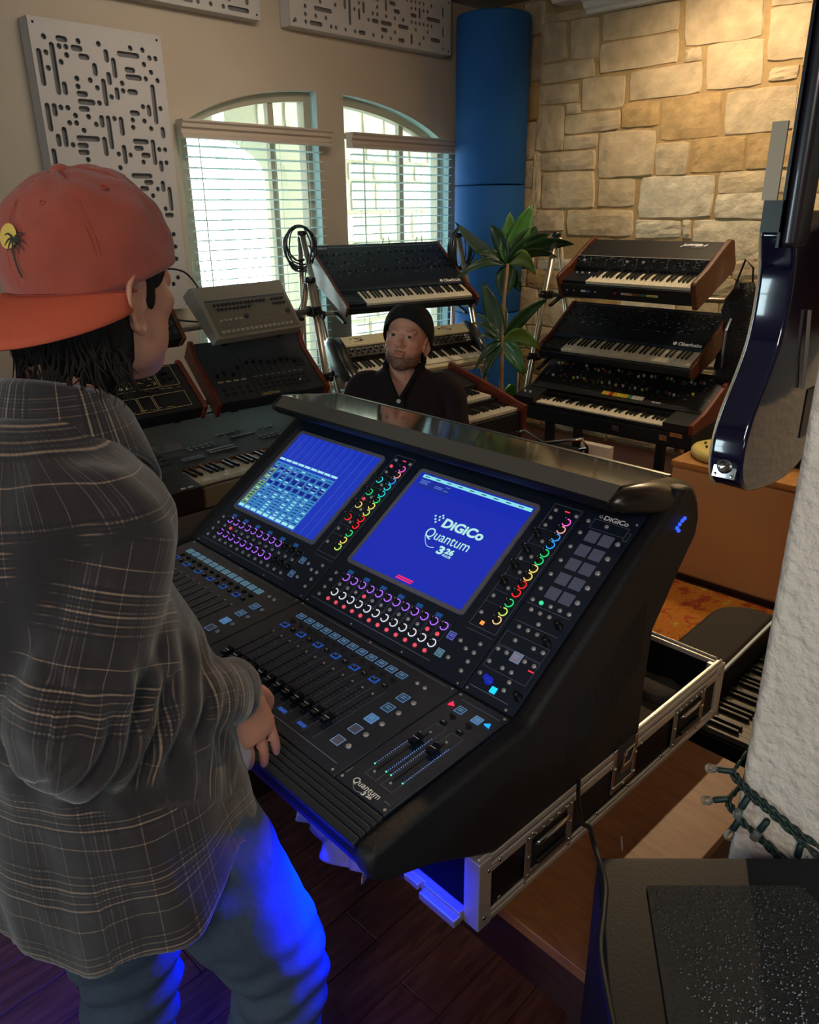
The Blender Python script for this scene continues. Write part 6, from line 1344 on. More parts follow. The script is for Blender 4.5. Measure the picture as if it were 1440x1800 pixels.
def head_tint(loc, beard):
    """loc : vertex positions in the head frame"""
    x, y, z = loc.T; g = lambda cx, cy, cz, s: np.exp(-(((x - cx) / s[0]) ** 2 + ((np.abs(y) - cy) / s[1]) ** 2 + ((z - cz) / s[2]) ** 2))
    red = .35 * g(.112, 0, -.025, (.02, .014, .014)) + .45 * g(.08, .042, -.025, (.03, .02, .02)) + .8 * g(.10, 0, -.060, (.02, .024, .010))
    hair = .55 * g(.088, .030, .028, (.02, .020, .0045)) + .75 * g(.095, .031, .0118, (.02, .0125, .0017))
    bd = np.zeros_like(x); on = (np.abs(x) < .2) & (np.abs(z) < .16)
    if beard:
        jaw = np.clip((-.052 - z - .30 * np.clip(.075 - x, 0, .1) * 0 + .35 * np.clip(np.abs(y) - .022, 0, 1) + .25 * np.clip(.06 - x, 0, .05)) / .022, 0, 1) * np.clip((x + .012) / .02, 0, 1) * np.clip((z + .135) / .02, 0, 1)
        mus = g(.105, .012, -.047, (.025, .020, .0055)) * .7
        bd = np.clip(jaw * (1 - .75 * g(.10, 0, -.062, (.03, .024, .011))) + mus, 0, 1) * .85
    return np.stack([np.clip(red, 0, 1) * on, bd * on, np.clip(hair, 0, 1) * on], 1)
def locs(V, M): Mi = np.array(M.inverted()); return V @ Mi[:3, :3].T + Mi[:3, 3]
def add_head(mb, M):
    mb.add([M @ Vector(v) for v in HG[0]], HG[1]); ear(mb, M, 1); ear(mb, M, -1)
def eyes(parent, M):
    mw = mat('eye_white', '#857b74', .3); mi_ = mat('eye_iris', '#3c3430', .2); mp = mat('eye_pupil', '#050505', .05)
    for s in (1, -1):
        mb = MB(); pr = [(.0128 * math.sin(math.pi * i / 24), .0128 * math.cos(math.pi * i / 24)) for i in range(25)]; pr[0] = (0, .0128); pr[-1] = (0, -.0128)
        mb.lathe([(r_, z) for r_, z in pr], 20); mb.mi = 1; mb.lathe([(.0052, .01185), (.003, .01262), (0, .01300)], 14); mb.mi = 2; mb.lathe([(.0028, .0128), (0, .01312)], 12)
        mb.build('eye', [mw, mi_, mp], parent, M @ T(.0785, s * .031, .0075) @ RZ(0) @ RY(90), smooth=True)

def noise3(V, f, seed=0):
    r_ = np.random.RandomState(seed); o = np.zeros(len(V))
    for k in range(5):
        d = r_.normal(size=3); d /= np.linalg.norm(d); d *= f * (.6 + .25 * k); o += np.sin(V @ d + r_.uniform(0, 6.28) + 1.3 * np.sin(V @ np.roll(d, 1) * .7)) / 2.2
    return o / 2

# ------------------------------------------------ plaid flannel
def plaidmat():
    m = mat('plaid_flannel', '#2b2523', .9, sheen=.3); nt = m.node_tree; N = nt.nodes; L = nt.links; b = N['Principled BSDF']
    a = N.new('ShaderNodeAttribute'); a.attribute_name = 'cloth'; sp = N.new('ShaderNodeSeparateXYZ'); L.new(a.outputs['Vector'], sp.inputs[0])
    def ramp(src, period, stops):
        d = N.new('ShaderNodeMath'); d.operation = 'DIVIDE'; L.new(src, d.inputs[0]); d.inputs[1].default_value = period
        f = N.new('ShaderNodeMath'); f.operation = 'FRACT'; L.new(d.outputs[0], f.inputs[0])
        r = N.new('ShaderNodeValToRGB'); r.color_ramp.interpolation = 'LINEAR'; e = r.color_ramp.elements
        e[0].position = 0; e[0].color = (stops[0][1],) * 3 + (1,); e[1].position = 1; e[1].color = (stops[0][1],) * 3 + (1,)
        for p, v in stops[1:]: q = e.new(p); q.color = (v, v, v, 1)
        L.new(f.outputs[0], r.inputs[0]); return r.outputs[0]
    h = [(0, .30)]; v = [(0, .30)]
    for k in range(10): h += [(.04 + k * .045, .02), (.0625 + k * .045, (.85, .35, .6, .30, .5)[k % 5])]
    h += [(.50, .03), (.53, .26), (.80, .24), (.81, .8), (.82, .24)]
    for k in range(8): v += [(.10 + k * .05, .04), (.125 + k * .05, (.6, .3, .45)[k % 3])]
    v += [(.52, .05), (.55, .28), (.78, .26), (.788, 1.0), (.796, .26)]
    H_ = ramp(sp.outputs[1], .118, h); V_ = ramp(sp.outputs[0], .112, v)
    av = N.new('ShaderNodeMix'); av.data_type = 'RGBA'; av.inputs[0].default_value = .38; L.new(H_, av.inputs[6]); L.new(V_, av.inputs[7])
    r = N.new('ShaderNodeValToRGB'); e = r.color_ramp.elements; e[0].color = lin('#0d0b11'); e[0].position = .05; e[1].position = .72; e[1].color = lin('#957c66'); q = e.new(.28); q.color = lin('#251c1e')
    sm_ = N.new('ShaderNodeMix'); sm_.data_type = 'RGBA'; L.new(sp.outputs[2], sm_.inputs[0]); L.new(av.outputs[2], sm_.inputs[6]); sm_.inputs[7].default_value = (.16, .16, .16, 1); L.new(sm_.outputs[2], r.inputs[0])
    n = N.new('ShaderNodeTexNoise'); n.inputs['Scale'].default_value = 900; tc = N.new('ShaderNodeTexCoord'); L.new(tc.outputs['Object'], n.inputs['Vector'])
    mx = N.new('ShaderNodeMix'); mx.data_type = 'RGBA'; mx.blend_type = 'OVERLAY'; mx.inputs[0].default_value = .35; L.new(r.outputs[0], mx.inputs[6]); L.new(n.outputs[0], mx.inputs[7]); L.new(mx.outputs[2], b.inputs['Base Color'])
    bp = N.new('ShaderNodeBump'); bp.inputs['Strength'].default_value = .35; bp.inputs['Distance'].default_value = .002; L.new(n.outputs[0], bp.inputs['Height']); L.new(bp.outputs[0], b.inputs['Normal']); return m
def cloth_coords(V, bones, center):
    """bones: (a, b, radius) - nearest one decides; index -1 = torso around a vertical axis"""
    best = None; U = np.zeros(len(V)); W_ = np.zeros(len(V))
    ang = np.arctan2(V[:, 1] - center[1], V[:, 0] - center[0]); bd = np.full(len(V), 1e9)
    U = ang * .2; W_ = V[:, 2].copy(); bd = np.abs(np.hypot(V[:, 0] - center[0], V[:, 1] - center[1]) - .155) + .012
    s0 = 0; seam = np.full(len(V), 1e9); tb = bd.copy()
    for a, b, r_ in bones:
        a = np.array(a); b = np.array(b); d = b - a; L_ = np.linalg.norm(d); d = d / L_; t = np.clip((V - a) @ d, 0, L_); q = V - a - t[:, None] * d; dist = np.abs(np.linalg.norm(q, axis=1) - r_)
        x = np.cross(d, (0.3, .8, .1)); x /= np.linalg.norm(x); y = np.cross(d, x); an = np.arctan2(q @ y, q @ x); pen = dist + np.clip(.05 - (V - a) @ d, 0, .2) * (.9 if s0 == 0 else 0); k = pen < bd; seam = np.minimum(seam, np.abs(pen - tb) + (0 if s0 == 0 else .05))
        U[k] = an[k] * r_ * 1.1; W_[k] = (s0 + t)[k]; bd[k] = dist[k]; s0 = 0 if s0 else L_
    return np.stack([U + 5, W_ + 5, np.clip(1.35 - seam / .012, 0, 1)], 1)

# =========================================== standing man in the red cap
HM = T(.470, 1.022, 1.668) @ RZ(17) @ RY(1) @ Matrix.Scale(1.07, 4)
shR, elR, wrR = Vector((.385, .875, 1.405)), Vector((.275, .842, 1.165)), Vector((.508, .868, 1.095))
shL, elL, wrL = Vector((.175, 1.205, 1.43)), Vector((.22, 1.33, 1.15)), Vector((.42, 1.36, 1.03))
hpR, knR, anR = Vector((.415, .885, .93)), Vector((.525, .835, .52)), Vector((.43, .84, .09))
hpL, knL, anL = Vector((.30, 1.03, .93)), Vector((.345, 1.03, .50)), Vector((.27, 1.06, .09))
yw1 = R(28)
b = MB(); add_head(b, HM)
limb(b, [(.385, 1.02, 1.46), (.41, 1.02, 1.54), (.448, 1.015, 1.62)], [.068, .058, .056])
torso(b, [((.35, .96, .86), .15, .10, yw1, 2.4), ((.355, .96, .98), .15, .105, yw1, 2.4), ((.33, .98, 1.15), .145, .10, yw1, 2.3), ((.30, 1.02, 1.33), .17, .105, yw1, 2.3), ((.29, 1.03, 1.43), .175, .085, yw1, 2.2), ((.33, 1.03, 1.48), .09, .07, yw1, 2)])
for s_, e_, w_ in ((shR, elR, wrR), (shL, elL, wrL)): limb(b, [s_ * .7 + Vector((.29, 1.03, 1.43)) * .3, s_, (s_ + e_) / 2, e_, (e_ * .6 + w_ * .4), w_], [.06, .055, .05, .042, .04, .027])
for h_, k_, a_ in ((hpR, knR, anR), (hpL, knL, anL)):
    limb(b, [h_, (h_ + k_) / 2, k_, k_ * .6 + a_ * .4, a_], [.085, .075, .055, .052, .036]); ell(b, (a_.x + .05, a_.y + .02, .045), (.13, .045, .045), I4, 10)
HR = frame(wrR + Vector((.012, .004, -.003)), (.30, -.10, -.95), (-.35, .90, .05)) 
HRm = frame(wrR + Vector((.010, .002, -.004)), (.15, -.15, -.97), (.97, 0, .15)); hand(b, HRm @ Matrix.Scale(1.08, 4), -1, (5, 11, 9), .7)
HLm = frame(wrL, (.8, .1, -.5), (0, 1, 0)); hand(b, HLm, -1)
me = voxel(b, .0032, 2); V = getv(me); attr(me, 'tint', head_tint(locs(V, HM), False)); me.materials.append(skinmat('skin_warm', '#b07a64', '#a04a3c'))
p1 = bpy.data.objects.new('person', me); COL.objects.link(p1); tag(p1, 'person standing at the console in a backwards red cap, dark plaid overshirt and jeans', 'person')
# shirt
sb = MB(); cx, cy = .34, .985
def tors(z, a, b_, dx=0, dy=0, sq=2.3): return ((.345 + dx, .975 + dy, z), a, b_, yw1, sq)
torso(sb, [tors(.80, .215, .172, .015, .0), tors(.92, .205, .165, .01, -.0), tors(1.05, .195, .155, .008, .0), tors(1.18, .195, .150, -.012, .015), tors(1.30, .205, .135, -.045, .035), tors(1.39, .205, .128, -.055, .045), tors(1.445, .19, .110, -.045, .045), tors(1.49, .125, .09, -.01, .045), tors(1.53, .085, .078, .03, .045)], 36)
limb(sb, [(.37, 1.01, 1.475), shR + Vector((0.005, .02, .01))], [.072, .070], 18)
limb(sb, [shR * .6 + Vector((.29, 1.03, 1.43)) * .4, shR, (shR + elR) / 2, elR, (elR * .55 + wrR * .45), wrR + Vector((.0, 0, .0))], [.075, .070, .074, .078, .066, .050], 20)
limb(sb, [shL * .6 + Vector((.29, 1.03, 1.43)) * .4, shL, (shL + elL) / 2, elL, (elL * .6 + wrL * .4), wrL], [.085, .082, .078, .074, .06, .045], 20)
me = voxel(sb, .0065, 6, .6); V = getv(me); N_ = getn(me); attr(me, 'cloth', cloth_coords(V, [(shR, elR, .078), (elR, wrR, .062), (shL, elL, .078), (elL, wrL, .06)], (cx - .02, cy)))
ax = (wrR - elR).normalized(); ta = (V - np.array(elR)) @ np.array(ax); da = np.linalg.norm(V - np.array(elR) - ta[:, None] * np.array(ax), axis=1)
arm = np.exp(-((da - .065) / .05) ** 2) * (ta > -.06) * (ta < .26)
w_ = .006 * noise3(V, 26, 1) + .004 * noise3(V * np.array((1, 1, .35)), 60, 2) + .0035 * noise3(V * np.array((1.3, 1.3, .5)), 38, 7)
w_ = w_ + arm * .0065 * np.sin(ta * 150 + 2.2 * np.sin(V[:, 2] * 30)) * np.clip(1.2 - ta * 4, 0, 1)
el_ = np.exp(-(np.linalg.norm(V - np.array((.36, .84, 1.15)), axis=1) / .09) ** 2); w_ += el_ * .006 * np.sin(V @ np.array((70, 20, -75)))
V = V + N_ * w_[:, None]
# curved shirt tail: sides ride up, back hangs down
yc, xc = V[:, 1] - .975, V[:, 0] - .345; lx = xc * math.cos(yw1) + yc * math.sin(yw1); ly = -xc * math.sin(yw1) + yc * math.cos(yw1)
side = np.clip(1 - np.abs(lx) / .15, 0, 1) ** .8 * (np.abs(ly) > .09); k = np.clip((.98 - V[:, 2]) / .18, 0, 1); V[:, 2] += side * k * .085 - (1 - side) * k * .03 * (lx < 0) + .012 * k * np.sin(np.arctan2(ly, lx) * 7)
kk = np.clip((1.0 - V[:, 2]) / .25, 0, 1); V[:, :2] += (np.stack([xc, yc], 1)) * (kk * (.02 + .10 * np.sin(np.arctan2(ly, lx) * 9 + 1) * .35))[:, None]
setv(me, V)
bm = bmesh.new(); bm.from_mesh(me); kill = []
for v in bm.verts:
    x = v.co.x - .345; y = v.co.y - .975; f = x * math.cos(yw1) + y * math.sin(yw1); l = -x * math.sin(yw1) + y * math.cos(yw1) - .062
    da_ = (v.co - elR).dot(ax); 
    if f > .045 and abs(l) < .035 + .12 * max(0, 1.25 - v.co.z) and v.co.z < 1.47 and (v.co - (elR + ax * da_)).length > .10 and (v.co - (shR + (elR - shR) * min(1, max(0, (1.405 - v.co.z) / .24)))).length > .11 and (v.co - (elL + (wrL - elL) * min(1, max(0, (v.co - elL).dot((wrL - elL).normalized()) / .24)))).length > .1: kill.append(v)
bmesh.ops.delete(bm, geom=kill, context='VERTS'); bm.to_mesh(me); bm.free()
M_plaid = plaidmat(); me.materials.append(M_plaid); so = put('overshirt', me, p1); so['label'] = 'dark brown and black plaid flannel overshirt'; s_ = so.modifiers.new('thick', 'SOLIDIFY'); s_.thickness = .003
# collar : stand plus folded fall
col = MB(); rings = []
for k, (rr_, dz, tw) in enumerate(((.066, .055, 0), (.072, .062, 0), (.080, .055, .2), (.092, .025, .5), (.104, -.012, .9), (.098, -.018, .9), (.084, .02, .5), (.070, .03, .1))):
    r_ = []
    for i in range(40):
        t = R(35 + 290 * i / 39); fr = max(0, -math.cos(t)); x = rr_ * math.cos(t) * 1.02; y = rr_ * math.sin(t) * 1.05
        op = abs(i - 19.5) / 19.5; zz = 1.518 + dz * .9 - .085 * op ** 2 - (.05 * tw * op ** 3)
        x2 = x * math.cos(yw1) - y * math.sin(yw1); y2 = x * math.sin(yw1) + y * math.cos(yw1); r_.append((.405 + x2, 1.022 + y2, zz))
    rings.append(r_)
col.rings(rings + [rings[0]], closed=False); co_ = col.build('collar', M_plaid, p1, smooth=True)
V = getv(co_.data); attr(co_.data, 'cloth', np.stack([V[:, 2] * 1.5 + 5, np.arctan2(V[:, 1] - 1.022, V[:, 0] - .405) * .09 + 5, V[:, 0] * 0], 1)); s_ = co_.modifiers.new('thick', 'SOLIDIFY'); s_.thickness = .003
cf = MB(); ax = (wrR - elR).normalized(); c0 = wrR - ax * .012
cf.tube([c0 - ax * .035, c0 - ax * .03, c0 + ax * .015, c0 + ax * .016, c0 + ax * .006], [.050, .052, .050, .044, .043], 22, cap=False); cfo = cf.build('cuff', M_plaid, p1, smooth=True)
V = getv(cfo.data); attr(cfo.data, 'cloth', cloth_coords(V, [(elR, wrR, .05)], (9, 9)))
# t-shirt showing at the front
ts = MB(); torso(ts, [((.405, .965, .93), .15, .115, yw1, 2.2), ((.42, .965, .985), .155, .13, yw1, 2.2), ((.405, .975, 1.06), .15, .12, yw1, 2.2), ((.37, .985, 1.16), .150, .115, yw1, 2.2), ((.325, 1.01, 1.32), .165, .118, yw1, 2.2), ((.31, 1.02, 1.41), .165, .105, yw1, 2.2), ((.345, 1.02, 1.46), .10, .085, yw1, 2)], 30)
me = voxel(ts, .006, 4); V = getv(me); V = V + getn(me) * (.005 * noise3(V, 40, 5))[:, None]; setv(me, V); me.materials.append(mat('tshirt_offwhite', '#b8a8b0', .9)); put('t_shirt', me, p1)['label'] = 'off-white t-shirt'
# jeans
j = MB(); torso(j, [((.36, .955, .80), .165, .125, yw1, 2.3), ((.37, .955, .90), .165, .125, yw1, 2.3), ((.385, .955, .975), .155, .122, yw1, 2.3)], 30)
for h_, k_, a_ in ((hpR, knR, anR), (hpL, knL, anL)): limb(j, [h_ + Vector((0, 0, -.02)), (h_ + k_) / 2, k_ + Vector((.0, 0, .02)), k_ * .5 + a_ * .5, a_ + Vector((0, 0, .0))], [.105, .100, .084, .082, .08], 22)
me = voxel(j, .0065, 5, .6); V = getv(me); N_ = getn(me)
kn = np.exp(-(np.linalg.norm(V - np.array(knR), axis=1) / .14) ** 2) + np.exp(-(np.linalg.norm(V - np.array(knL), axis=1) / .14) ** 2)
V = V + N_ * (.004 * noise3(V, 30, 11) + .003 * noise3(V, 70, 12) + kn * .006 * np.sin(V[:, 2] * 95 + 3 * np.sin(V[:, 1] * 25)) + .005 * np.exp(-((V[:, 2] - .86) / .05) ** 2) * np.sin(V @ np.array((60, -80, 50))))[:, None]
setv(me, V); me.materials.append(mat('denim', '#3a4656', .85, noise=.14, nscale=120, bump=.35, bscale=900)); jo = put('jeans', me, p1); jo['label'] = 'loose blue denim jeans'
wb_ = MB(); torso(wb_, [((.386, .955, .955), .163, .128, yw1, 2.3), ((.386, .955, .99), .160, .126, yw1, 2.3)], 40); wb_.build('waistband', mat('waistband_navy', '#141c30', .8), p1, smooth=False)
for a_ in (anR, anL):
    sh = MB(); ell(sh, (a_.x + .06, a_.y + .03, .05), (.155, .055, .05), I4, 14); sh.box(a_.x - .08, a_.x + .20, a_.y - .02, a_.y + .08, .0, .03, b=.01); me = voxel(sh, .008, 4); me.materials.append(mat('shoe_dark', '#1a1a1e', .6)); put('shoe', me, p1)
# cap
M_cap = mat('cap_red_twill', '#93402f', .85, noise=.07, nscale=30, bump=.35, bscale=700, sheen=.2)
CM = HM @ T(-.004, 0, .039) @ RY(-15) @ Matrix.Scale(1 / 1.07, 4)
ca, cb_, ch_ = .112, .095, .100
def crown(az, el, off=0):
    e = R(el); k = math.cos(e) ** .82; zz = math.sin(e)
    return Vector((-(ca + off) * math.cos(R(az)) * k, (cb_ + off) * math.sin(R(az)) * k, (ch_ + off) * zz))     # az 0 = back of the head
cr_ = MB(); rings = []
for j_ in range(-3, 19):
    el = 90 * j_ / 18; r_ = []
    for i in range(60):
        az = 6 * i; v = crown(az, max(0, el)); seam = min(abs(((az + 30) % 60) - 30), 30); v = v * (1 - .006 * math.exp(-(seam / 2.2) ** 2)) 
        v += v.normalized() * (.0016 * math.sin(az * .09 + el * .11) + .0012 * math.sin(az * .17 - el * .2 + 1) )
        if el < 0: v.z += el * .0018
        if abs(az - 180) < 60 and el < 22: v.z += .0
        r_.append(v)
    rings.append(r_)
cr_.rings(rings, caps=False); co_ = cr_.build('cap', M_cap, p1, CM, smooth=True); co_['label'] = 'backwards red cap with a palm tree emblem'; s_ = co_.modifiers.new('thick', 'SOLIDIFY'); s_.thickness = .0025; s_.offset = 1
br = MB(); top = []; bot = []
NB = 30
for q in range(8):
    r_ = []
    for i in range(NB + 1):
        a = -72 + 144 * i / NB; f = q / 7; inn = crown(a, 0, .001); inn.z = -.012; Ld = .080 * math.cos(R(a * 1.2)) ** .75 + .002
        out = Vector((-math.cos(R(a * .45)), math.sin(R(a * .45)), 0)); p = inn + out * (Ld * f); p.z -= Ld * f * .44 + .022 * f * (abs(a) / 76) ** 2.0 - .006 * math.sin(math.pi * f) + .020 * (abs(a) / 76) ** 2
        r_.append(p)
    top.append(r_)
br.rings(top, closed=False, caps=False); bo = br.build('brim', mat('cap_brim_orange', '#ad4a30', .8, bump=.3, bscale=700), co_, smooth=True); s_ = bo.modifiers.new('thick', 'SOLIDIFY'); s_.thickness = .003
MB().tube([crown(a, 0, .0035) + Vector((0, 0, -.014 - .020 * (abs(a) / 76) ** 2)) for a in range(-76, 77, 4)], .0022, 6).build('brim_piping', mat('cap_dark_seam', '#7a2f26', .9), co_)  # darker red tube along the brim seam
ell_ = MB(); ell(ell_, (0, 0, ch_ + .003), (.011, .011, .006), I4, 10); smoothen(ell_.build('button', M_cap, co_))
sm = MB()
for az in (0, 60, 120, 180, 240, 300):
    for o_ in (-1.6, 1.6): sm.tube([crown(az + o_, el, .0026) for el in range(0, 86, 6)], .0005, 4)
for az in (30, 90, 150, 210, 270, 330): sm.lathe([(.0042, 0), (.004, .001), (.0018, .0012), (.0018, .0)], 12, Matrix.Translation(crown(az, 52, .0024)) @ crown(az, 52).normalized().to_track_quat('Z', 'Y').to_matrix().to_4x4())
sm.build('stitching', mat('cap_stitch', '#9c4232', .9), co_)
def patch(fn, name, m):  # flat embroidery laid on the crown, (x right, y up) in metres around az0, el0
    mb = MB(); vs, fs = fn(); A0, E0 = EMB; mb.add([crown(A0 + v[0] / .1 * 57.3 * 1.05, E0 + v[1] / .105 * 57.3, .0062 + (v[2] if len(v) > 2 else 0)) for v in vs], fs); mb.build(name, m, co_)
EMB = (-8, 27)
def disc(): 
    vs = [(.010, .006)]; fs = []
    for k in range(5):
        for i in range(20): a = 2 * math.pi * i / 20; q = .0145 * (k + 1) / 5; vs.append((.010 + q * math.cos(a), .006 + q * math.sin(a)))
    for i in range(20): fs.append((0, 1 + i, 1 + (i + 1) % 20))
    for k in range(4):
        for i in range(20): fs.append((1 + k * 20 + i, 1 + k * 20 + (i + 1) % 20, 1 + (k + 1) * 20 + (i + 1) % 20, 1 + (k + 1) * 20 + i))
    return vs, fs
patch(disc, 'sun_emblem', mat('embroidery_yellow', '#c8a850', .8))
def palm():
    vs = []; fs = []
    def stroke(pts, w0, w1):
        k = len(vs); n = len(pts)
        for i, (x, y) in enumerate(pts):
            dx = pts[min(n - 1, i + 1)][0] - pts[max(0, i - 1)][0]; dy = pts[min(n - 1, i + 1)][1] - pts[max(0, i - 1)][1]; l = math.hypot(dx, dy); w_ = w0 + (w1 - w0) * i / (n - 1); vs.append((x - dy / l * w_, y + dx / l * w_, .0008)); vs.append((x + dy / l * w_, y - dx / l * w_, .0008))
        for i in range(n - 1): fs.append((k + 2 * i, k + 2 * i + 1, k + 2 * i + 3, k + 2 * i + 2))
    stroke([(-.002 + .0035 * math.sin(t * 2.2), -.040 + t * .040) for t in [i / 6 for i in range(7)]], .0011, .0008)
    for a in (200, 228, 255, 285, 312, 338, 160, 20):
        L_ = .016; stroke([(-.001 + L_ * t * math.cos(R(a)), .001 + L_ * t * math.sin(R(a)) + .012 * t * (1 - t) * 1.4) for t in [i / 5 for i in range(6)]], .0019, .0004)
    return vs, fs
patch(palm, 'palm_emblem', mat('embroidery_green', '#2c2a22', .9))
# hair
M_hair = mat('hair_dark', '#17110f', .75, noise=.3, nscale=40, stretch=(1, 1, .1), bump=.5, bscale=90, spec=.2)
hb = MB(); rings = []
for j_ in range(13):
    f = j_ / 12; r_ = []
    for i in range(49):
        a = 96 + 168 * i / 48; az = R(a); zt = .004 - .02 * math.sin(math.pi * i / 48); zb = -.118 + .022 * math.sin(i * 1.7) + .012 * math.sin(i * .9 + 2) + (.03 if (a < 108 or a > 252) else 0); z = zt + (zb - zt) * f
        rx = .098 * math.sqrt(max(.12, 1 - ((z - .035) / .17) ** 2)) + .002 + .014 * f; ry = .077 * math.sqrt(max(.12, 1 - ((z - .035) / .17) ** 2)) + .004 + .011 * f
        k = 1 + .03 * math.sin(i * 2.3 + f * 3) * f + .02 * math.sin(i * 5.1); r_.append((-.012 + rx * math.cos(az) * k, ry * math.sin(az) * k, z))
    rings.append(r_)
hb.rings(rings, closed=False, caps=False); ho = hb.build('hair', M_hair, p1, HM, smooth=True); s_ = ho.modifiers.new('thick', 'SOLIDIFY'); s_.thickness = .010; s_.offset = -1
st_ = MB(); r_ = random.Random(5)
for i in range(170):
    a = R(r_.uniform(104, 256)); z = r_.uniform(-.03, -.09); rx, ry = .096, .074; p = Vector((-.012 + rx * math.cos(a), ry * math.sin(a), z)); fl = r_.uniform(.02, .055); o_ = Vector((math.cos(a), math.sin(a), 0)); sw = o_.cross(Vector((0, 0, 1))) * r_.uniform(-.02, .02)
    st_.tube([p, p + Vector((0, 0, -fl * .5)) + o_ * .004 + sw * .3, p + Vector((0, 0, -fl)) + o_ * r_.uniform(-.004, .010) + sw], [.0022, .0016, .0004], 4)
for (y0, fl, cu) in ((-.075, .06, .030), (-.070, .05, .022)): st_.tube([(-.035, y0, -.075), (-.034, y0 - .002, -.10), (-.026, y0 - .004, -.115), (-.026 + cu, y0 - .003, -.122)], [.003, .0025, .0018, .0005], 5)
st_.build('hair_strands', M_hair, ho, kind='stuff')
sbn = MB(); ell(sbn, (.018, -.0715, .030), (.030, .0045, .032), I4, 12); ell(sbn, (.015, -.0725, .0), (.010, .003, .024), I4, 8); smoothen(sbn.build('sideburn', M_hair, ho))
sbn = MB(); ell(sbn, (.022, .0735, .012), (.017, .005, .030), I4, 10); smoothen(sbn.build('sideburn', M_hair, ho)); eyes(p1, HM)

# =========================================== seated man in the beanie
H2 = T(2.178, 2.108, 1.287) @ RZ(-150) @ RY(-12) @ RX(-7) @ Matrix.Scale(1.03, 4)
yw2 = R(-145); B2c = Vector((2.20, 2.15, 0)); fx = Vector((math.cos(yw2), math.sin(yw2), 0)); lx_ = Vector((-math.sin(yw2), math.cos(yw2), 0))
def P2(f, l, z): return B2c + fx * f + lx_ * l + Vector((0, 0, z + .055 * min(1, max(0, (z - .5) / .3))))
b = MB(); add_head(b, H2)
limb(b, [P2(-.02, .0, 1.03), P2(.0, .0, 1.12), P2(.02, .0, 1.21)], [.070, .060, .058])
torso(b, [(P2(-.02, 0, .50), .16, .11, yw2, 2.4), (P2(0, 0, .66), .145, .10, yw2, 2.4), (P2(0, 0, .85), .155, .105, yw2, 2.4), (P2(-.005, 0, .98), .175, .105, yw2, 2.4), (P2(-.02, 0, 1.05), .155, .08, yw2, 2.2), (P2(-.02, 0, 1.085), .08, .06, yw2, 2)])
arms2 = []
for s_ in (1, -1):
    sh = P2(-.02, s_ * .175, 1.015); el = P2(.03, s_ * .235, .74); wr = P2(.27, s_ * .13, .64); arms2.append((sh, el, wr))
    limb(b, [sh * .7 + P2(0, 0, 1.02) * .3, sh, (sh + el) / 2, el, el * .55 + wr * .45, wr], [.058, .053, .047, .04, .038, .026]); hand(b, frame(wr, tuple(fx * .9 - Vector((0, 0, .25))), tuple(lx_)), -s_)
legs2 = []
for s_ in (1, -1):
    hp = P2(.02, s_ * .10, .54); kn_ = P2(.42, s_ * .15, .50); an = P2(.38, s_ * .15, .09); legs2.append((hp, kn_, an)); limb(b, [hp, (hp + kn_) / 2, kn_, kn_ * .6 + an * .4, an], [.08, .07, .055, .052, .036]); ell(b, tuple(an + fx * .05 - Vector((0, 0, .045))), (.09, .09, .04), I4, 10)
me = voxel(b, .0030, 1, .4); V = getv(me); attr(me, 'tint', head_tint(locs(V, H2), True)); me.materials.append(skinmat('skin_light', '#d29c84', '#b5584a'))
p2 = bpy.data.objects.new('person', me); COL.objects.link(p2); tag(p2, 'bearded person seated behind the console in a black beanie and dark maroon henley', 'person')
eyes(p2, H2)
sb = MB(); torso(sb, [(P2(-.01, 0, .48), .185, .135, yw2, 2.3), (P2(0, 0, .65), .165, .125, yw2, 2.3), (P2(.005, 0, .84), .172, .128, yw2, 2.3), (P2(0, 0, .96), .188, .122, yw2, 2.3), (P2(-.01, 0, 1.035), .175, .098, yw2, 2.2), (P2(-.012, 0, 1.075), .13, .082, yw2, 2.1), (P2(-.008, 0, 1.105), .085, .072, yw2, 2), (P2(-.002, 0, 1.13), .074, .066, yw2, 2)], 36)
for sh, el, wr in arms2: limb(sb, [sh * .6 + P2(0, 0, 1.02) * .4, sh, (sh + el) / 2, el, el * .55 + wr * .45, wr], [.07, .066, .060, .055, .048, .036], 18)
me = voxel(sb, .0055, 4, .6); V = getv(me); N_ = getn(me); V = V + N_ * (.003 * noise3(V, 30, 21) + .002 * noise3(V, 70, 22))[:, None]; setv(me, V)
bm = bmesh.new(); bm.from_mesh(me)
kill = []
for v in bm.verts:
    q = v.co - B2c; f = q.dot(fx); l = q.dot(lx_)
    if v.co.z > 1.181 or (f > .02 and v.co.z > 1.07 + abs(l) * 1.75): kill.append(v)
bmesh.ops.delete(bm, geom=kill, context='VERTS'); bm.to_mesh(me); bm.free()
M_hen = mat('henley_maroon', '#1d0d13', .9, noise=.2, nscale=200, bump=.3, bscale=500); me.materials.append(M_hen); ho = put('henley_shirt', me, p2); ho['label'] = 'dark maroon henley shirt'; s_ = ho.modifiers.new('thick', 'SOLIDIFY'); s_.thickness = .004; s_.offset = 1
M_plk = mat('henley_trim_black', '#0e0d11', .9)
pk = MB()
def edge(s_):   # raised neckband following the V
    pts = []
    for t in [i / 12 for i in range(13)]:
        l = s_ * (.002 + .070 * t ** .9); z = 1.012 + .120 * t; f = .134 - .075 * t ** 1.6 - .02 * t; pts.append(P2(f - .012, l, z))
    return pts
for s_ in (1, -1): pk.tube(edge(s_), [.009] * 13, 8)
pk.tube([P2(.050 - .085 * (1 - math.cos(R(a))) / 1, .0 + .080 * math.sin(R(a)), 1.128) for a in range(40, 321, 20)], .008, 8)
smoothen(pk.build('neckband', M_plk, p2))
pq = MB(); 
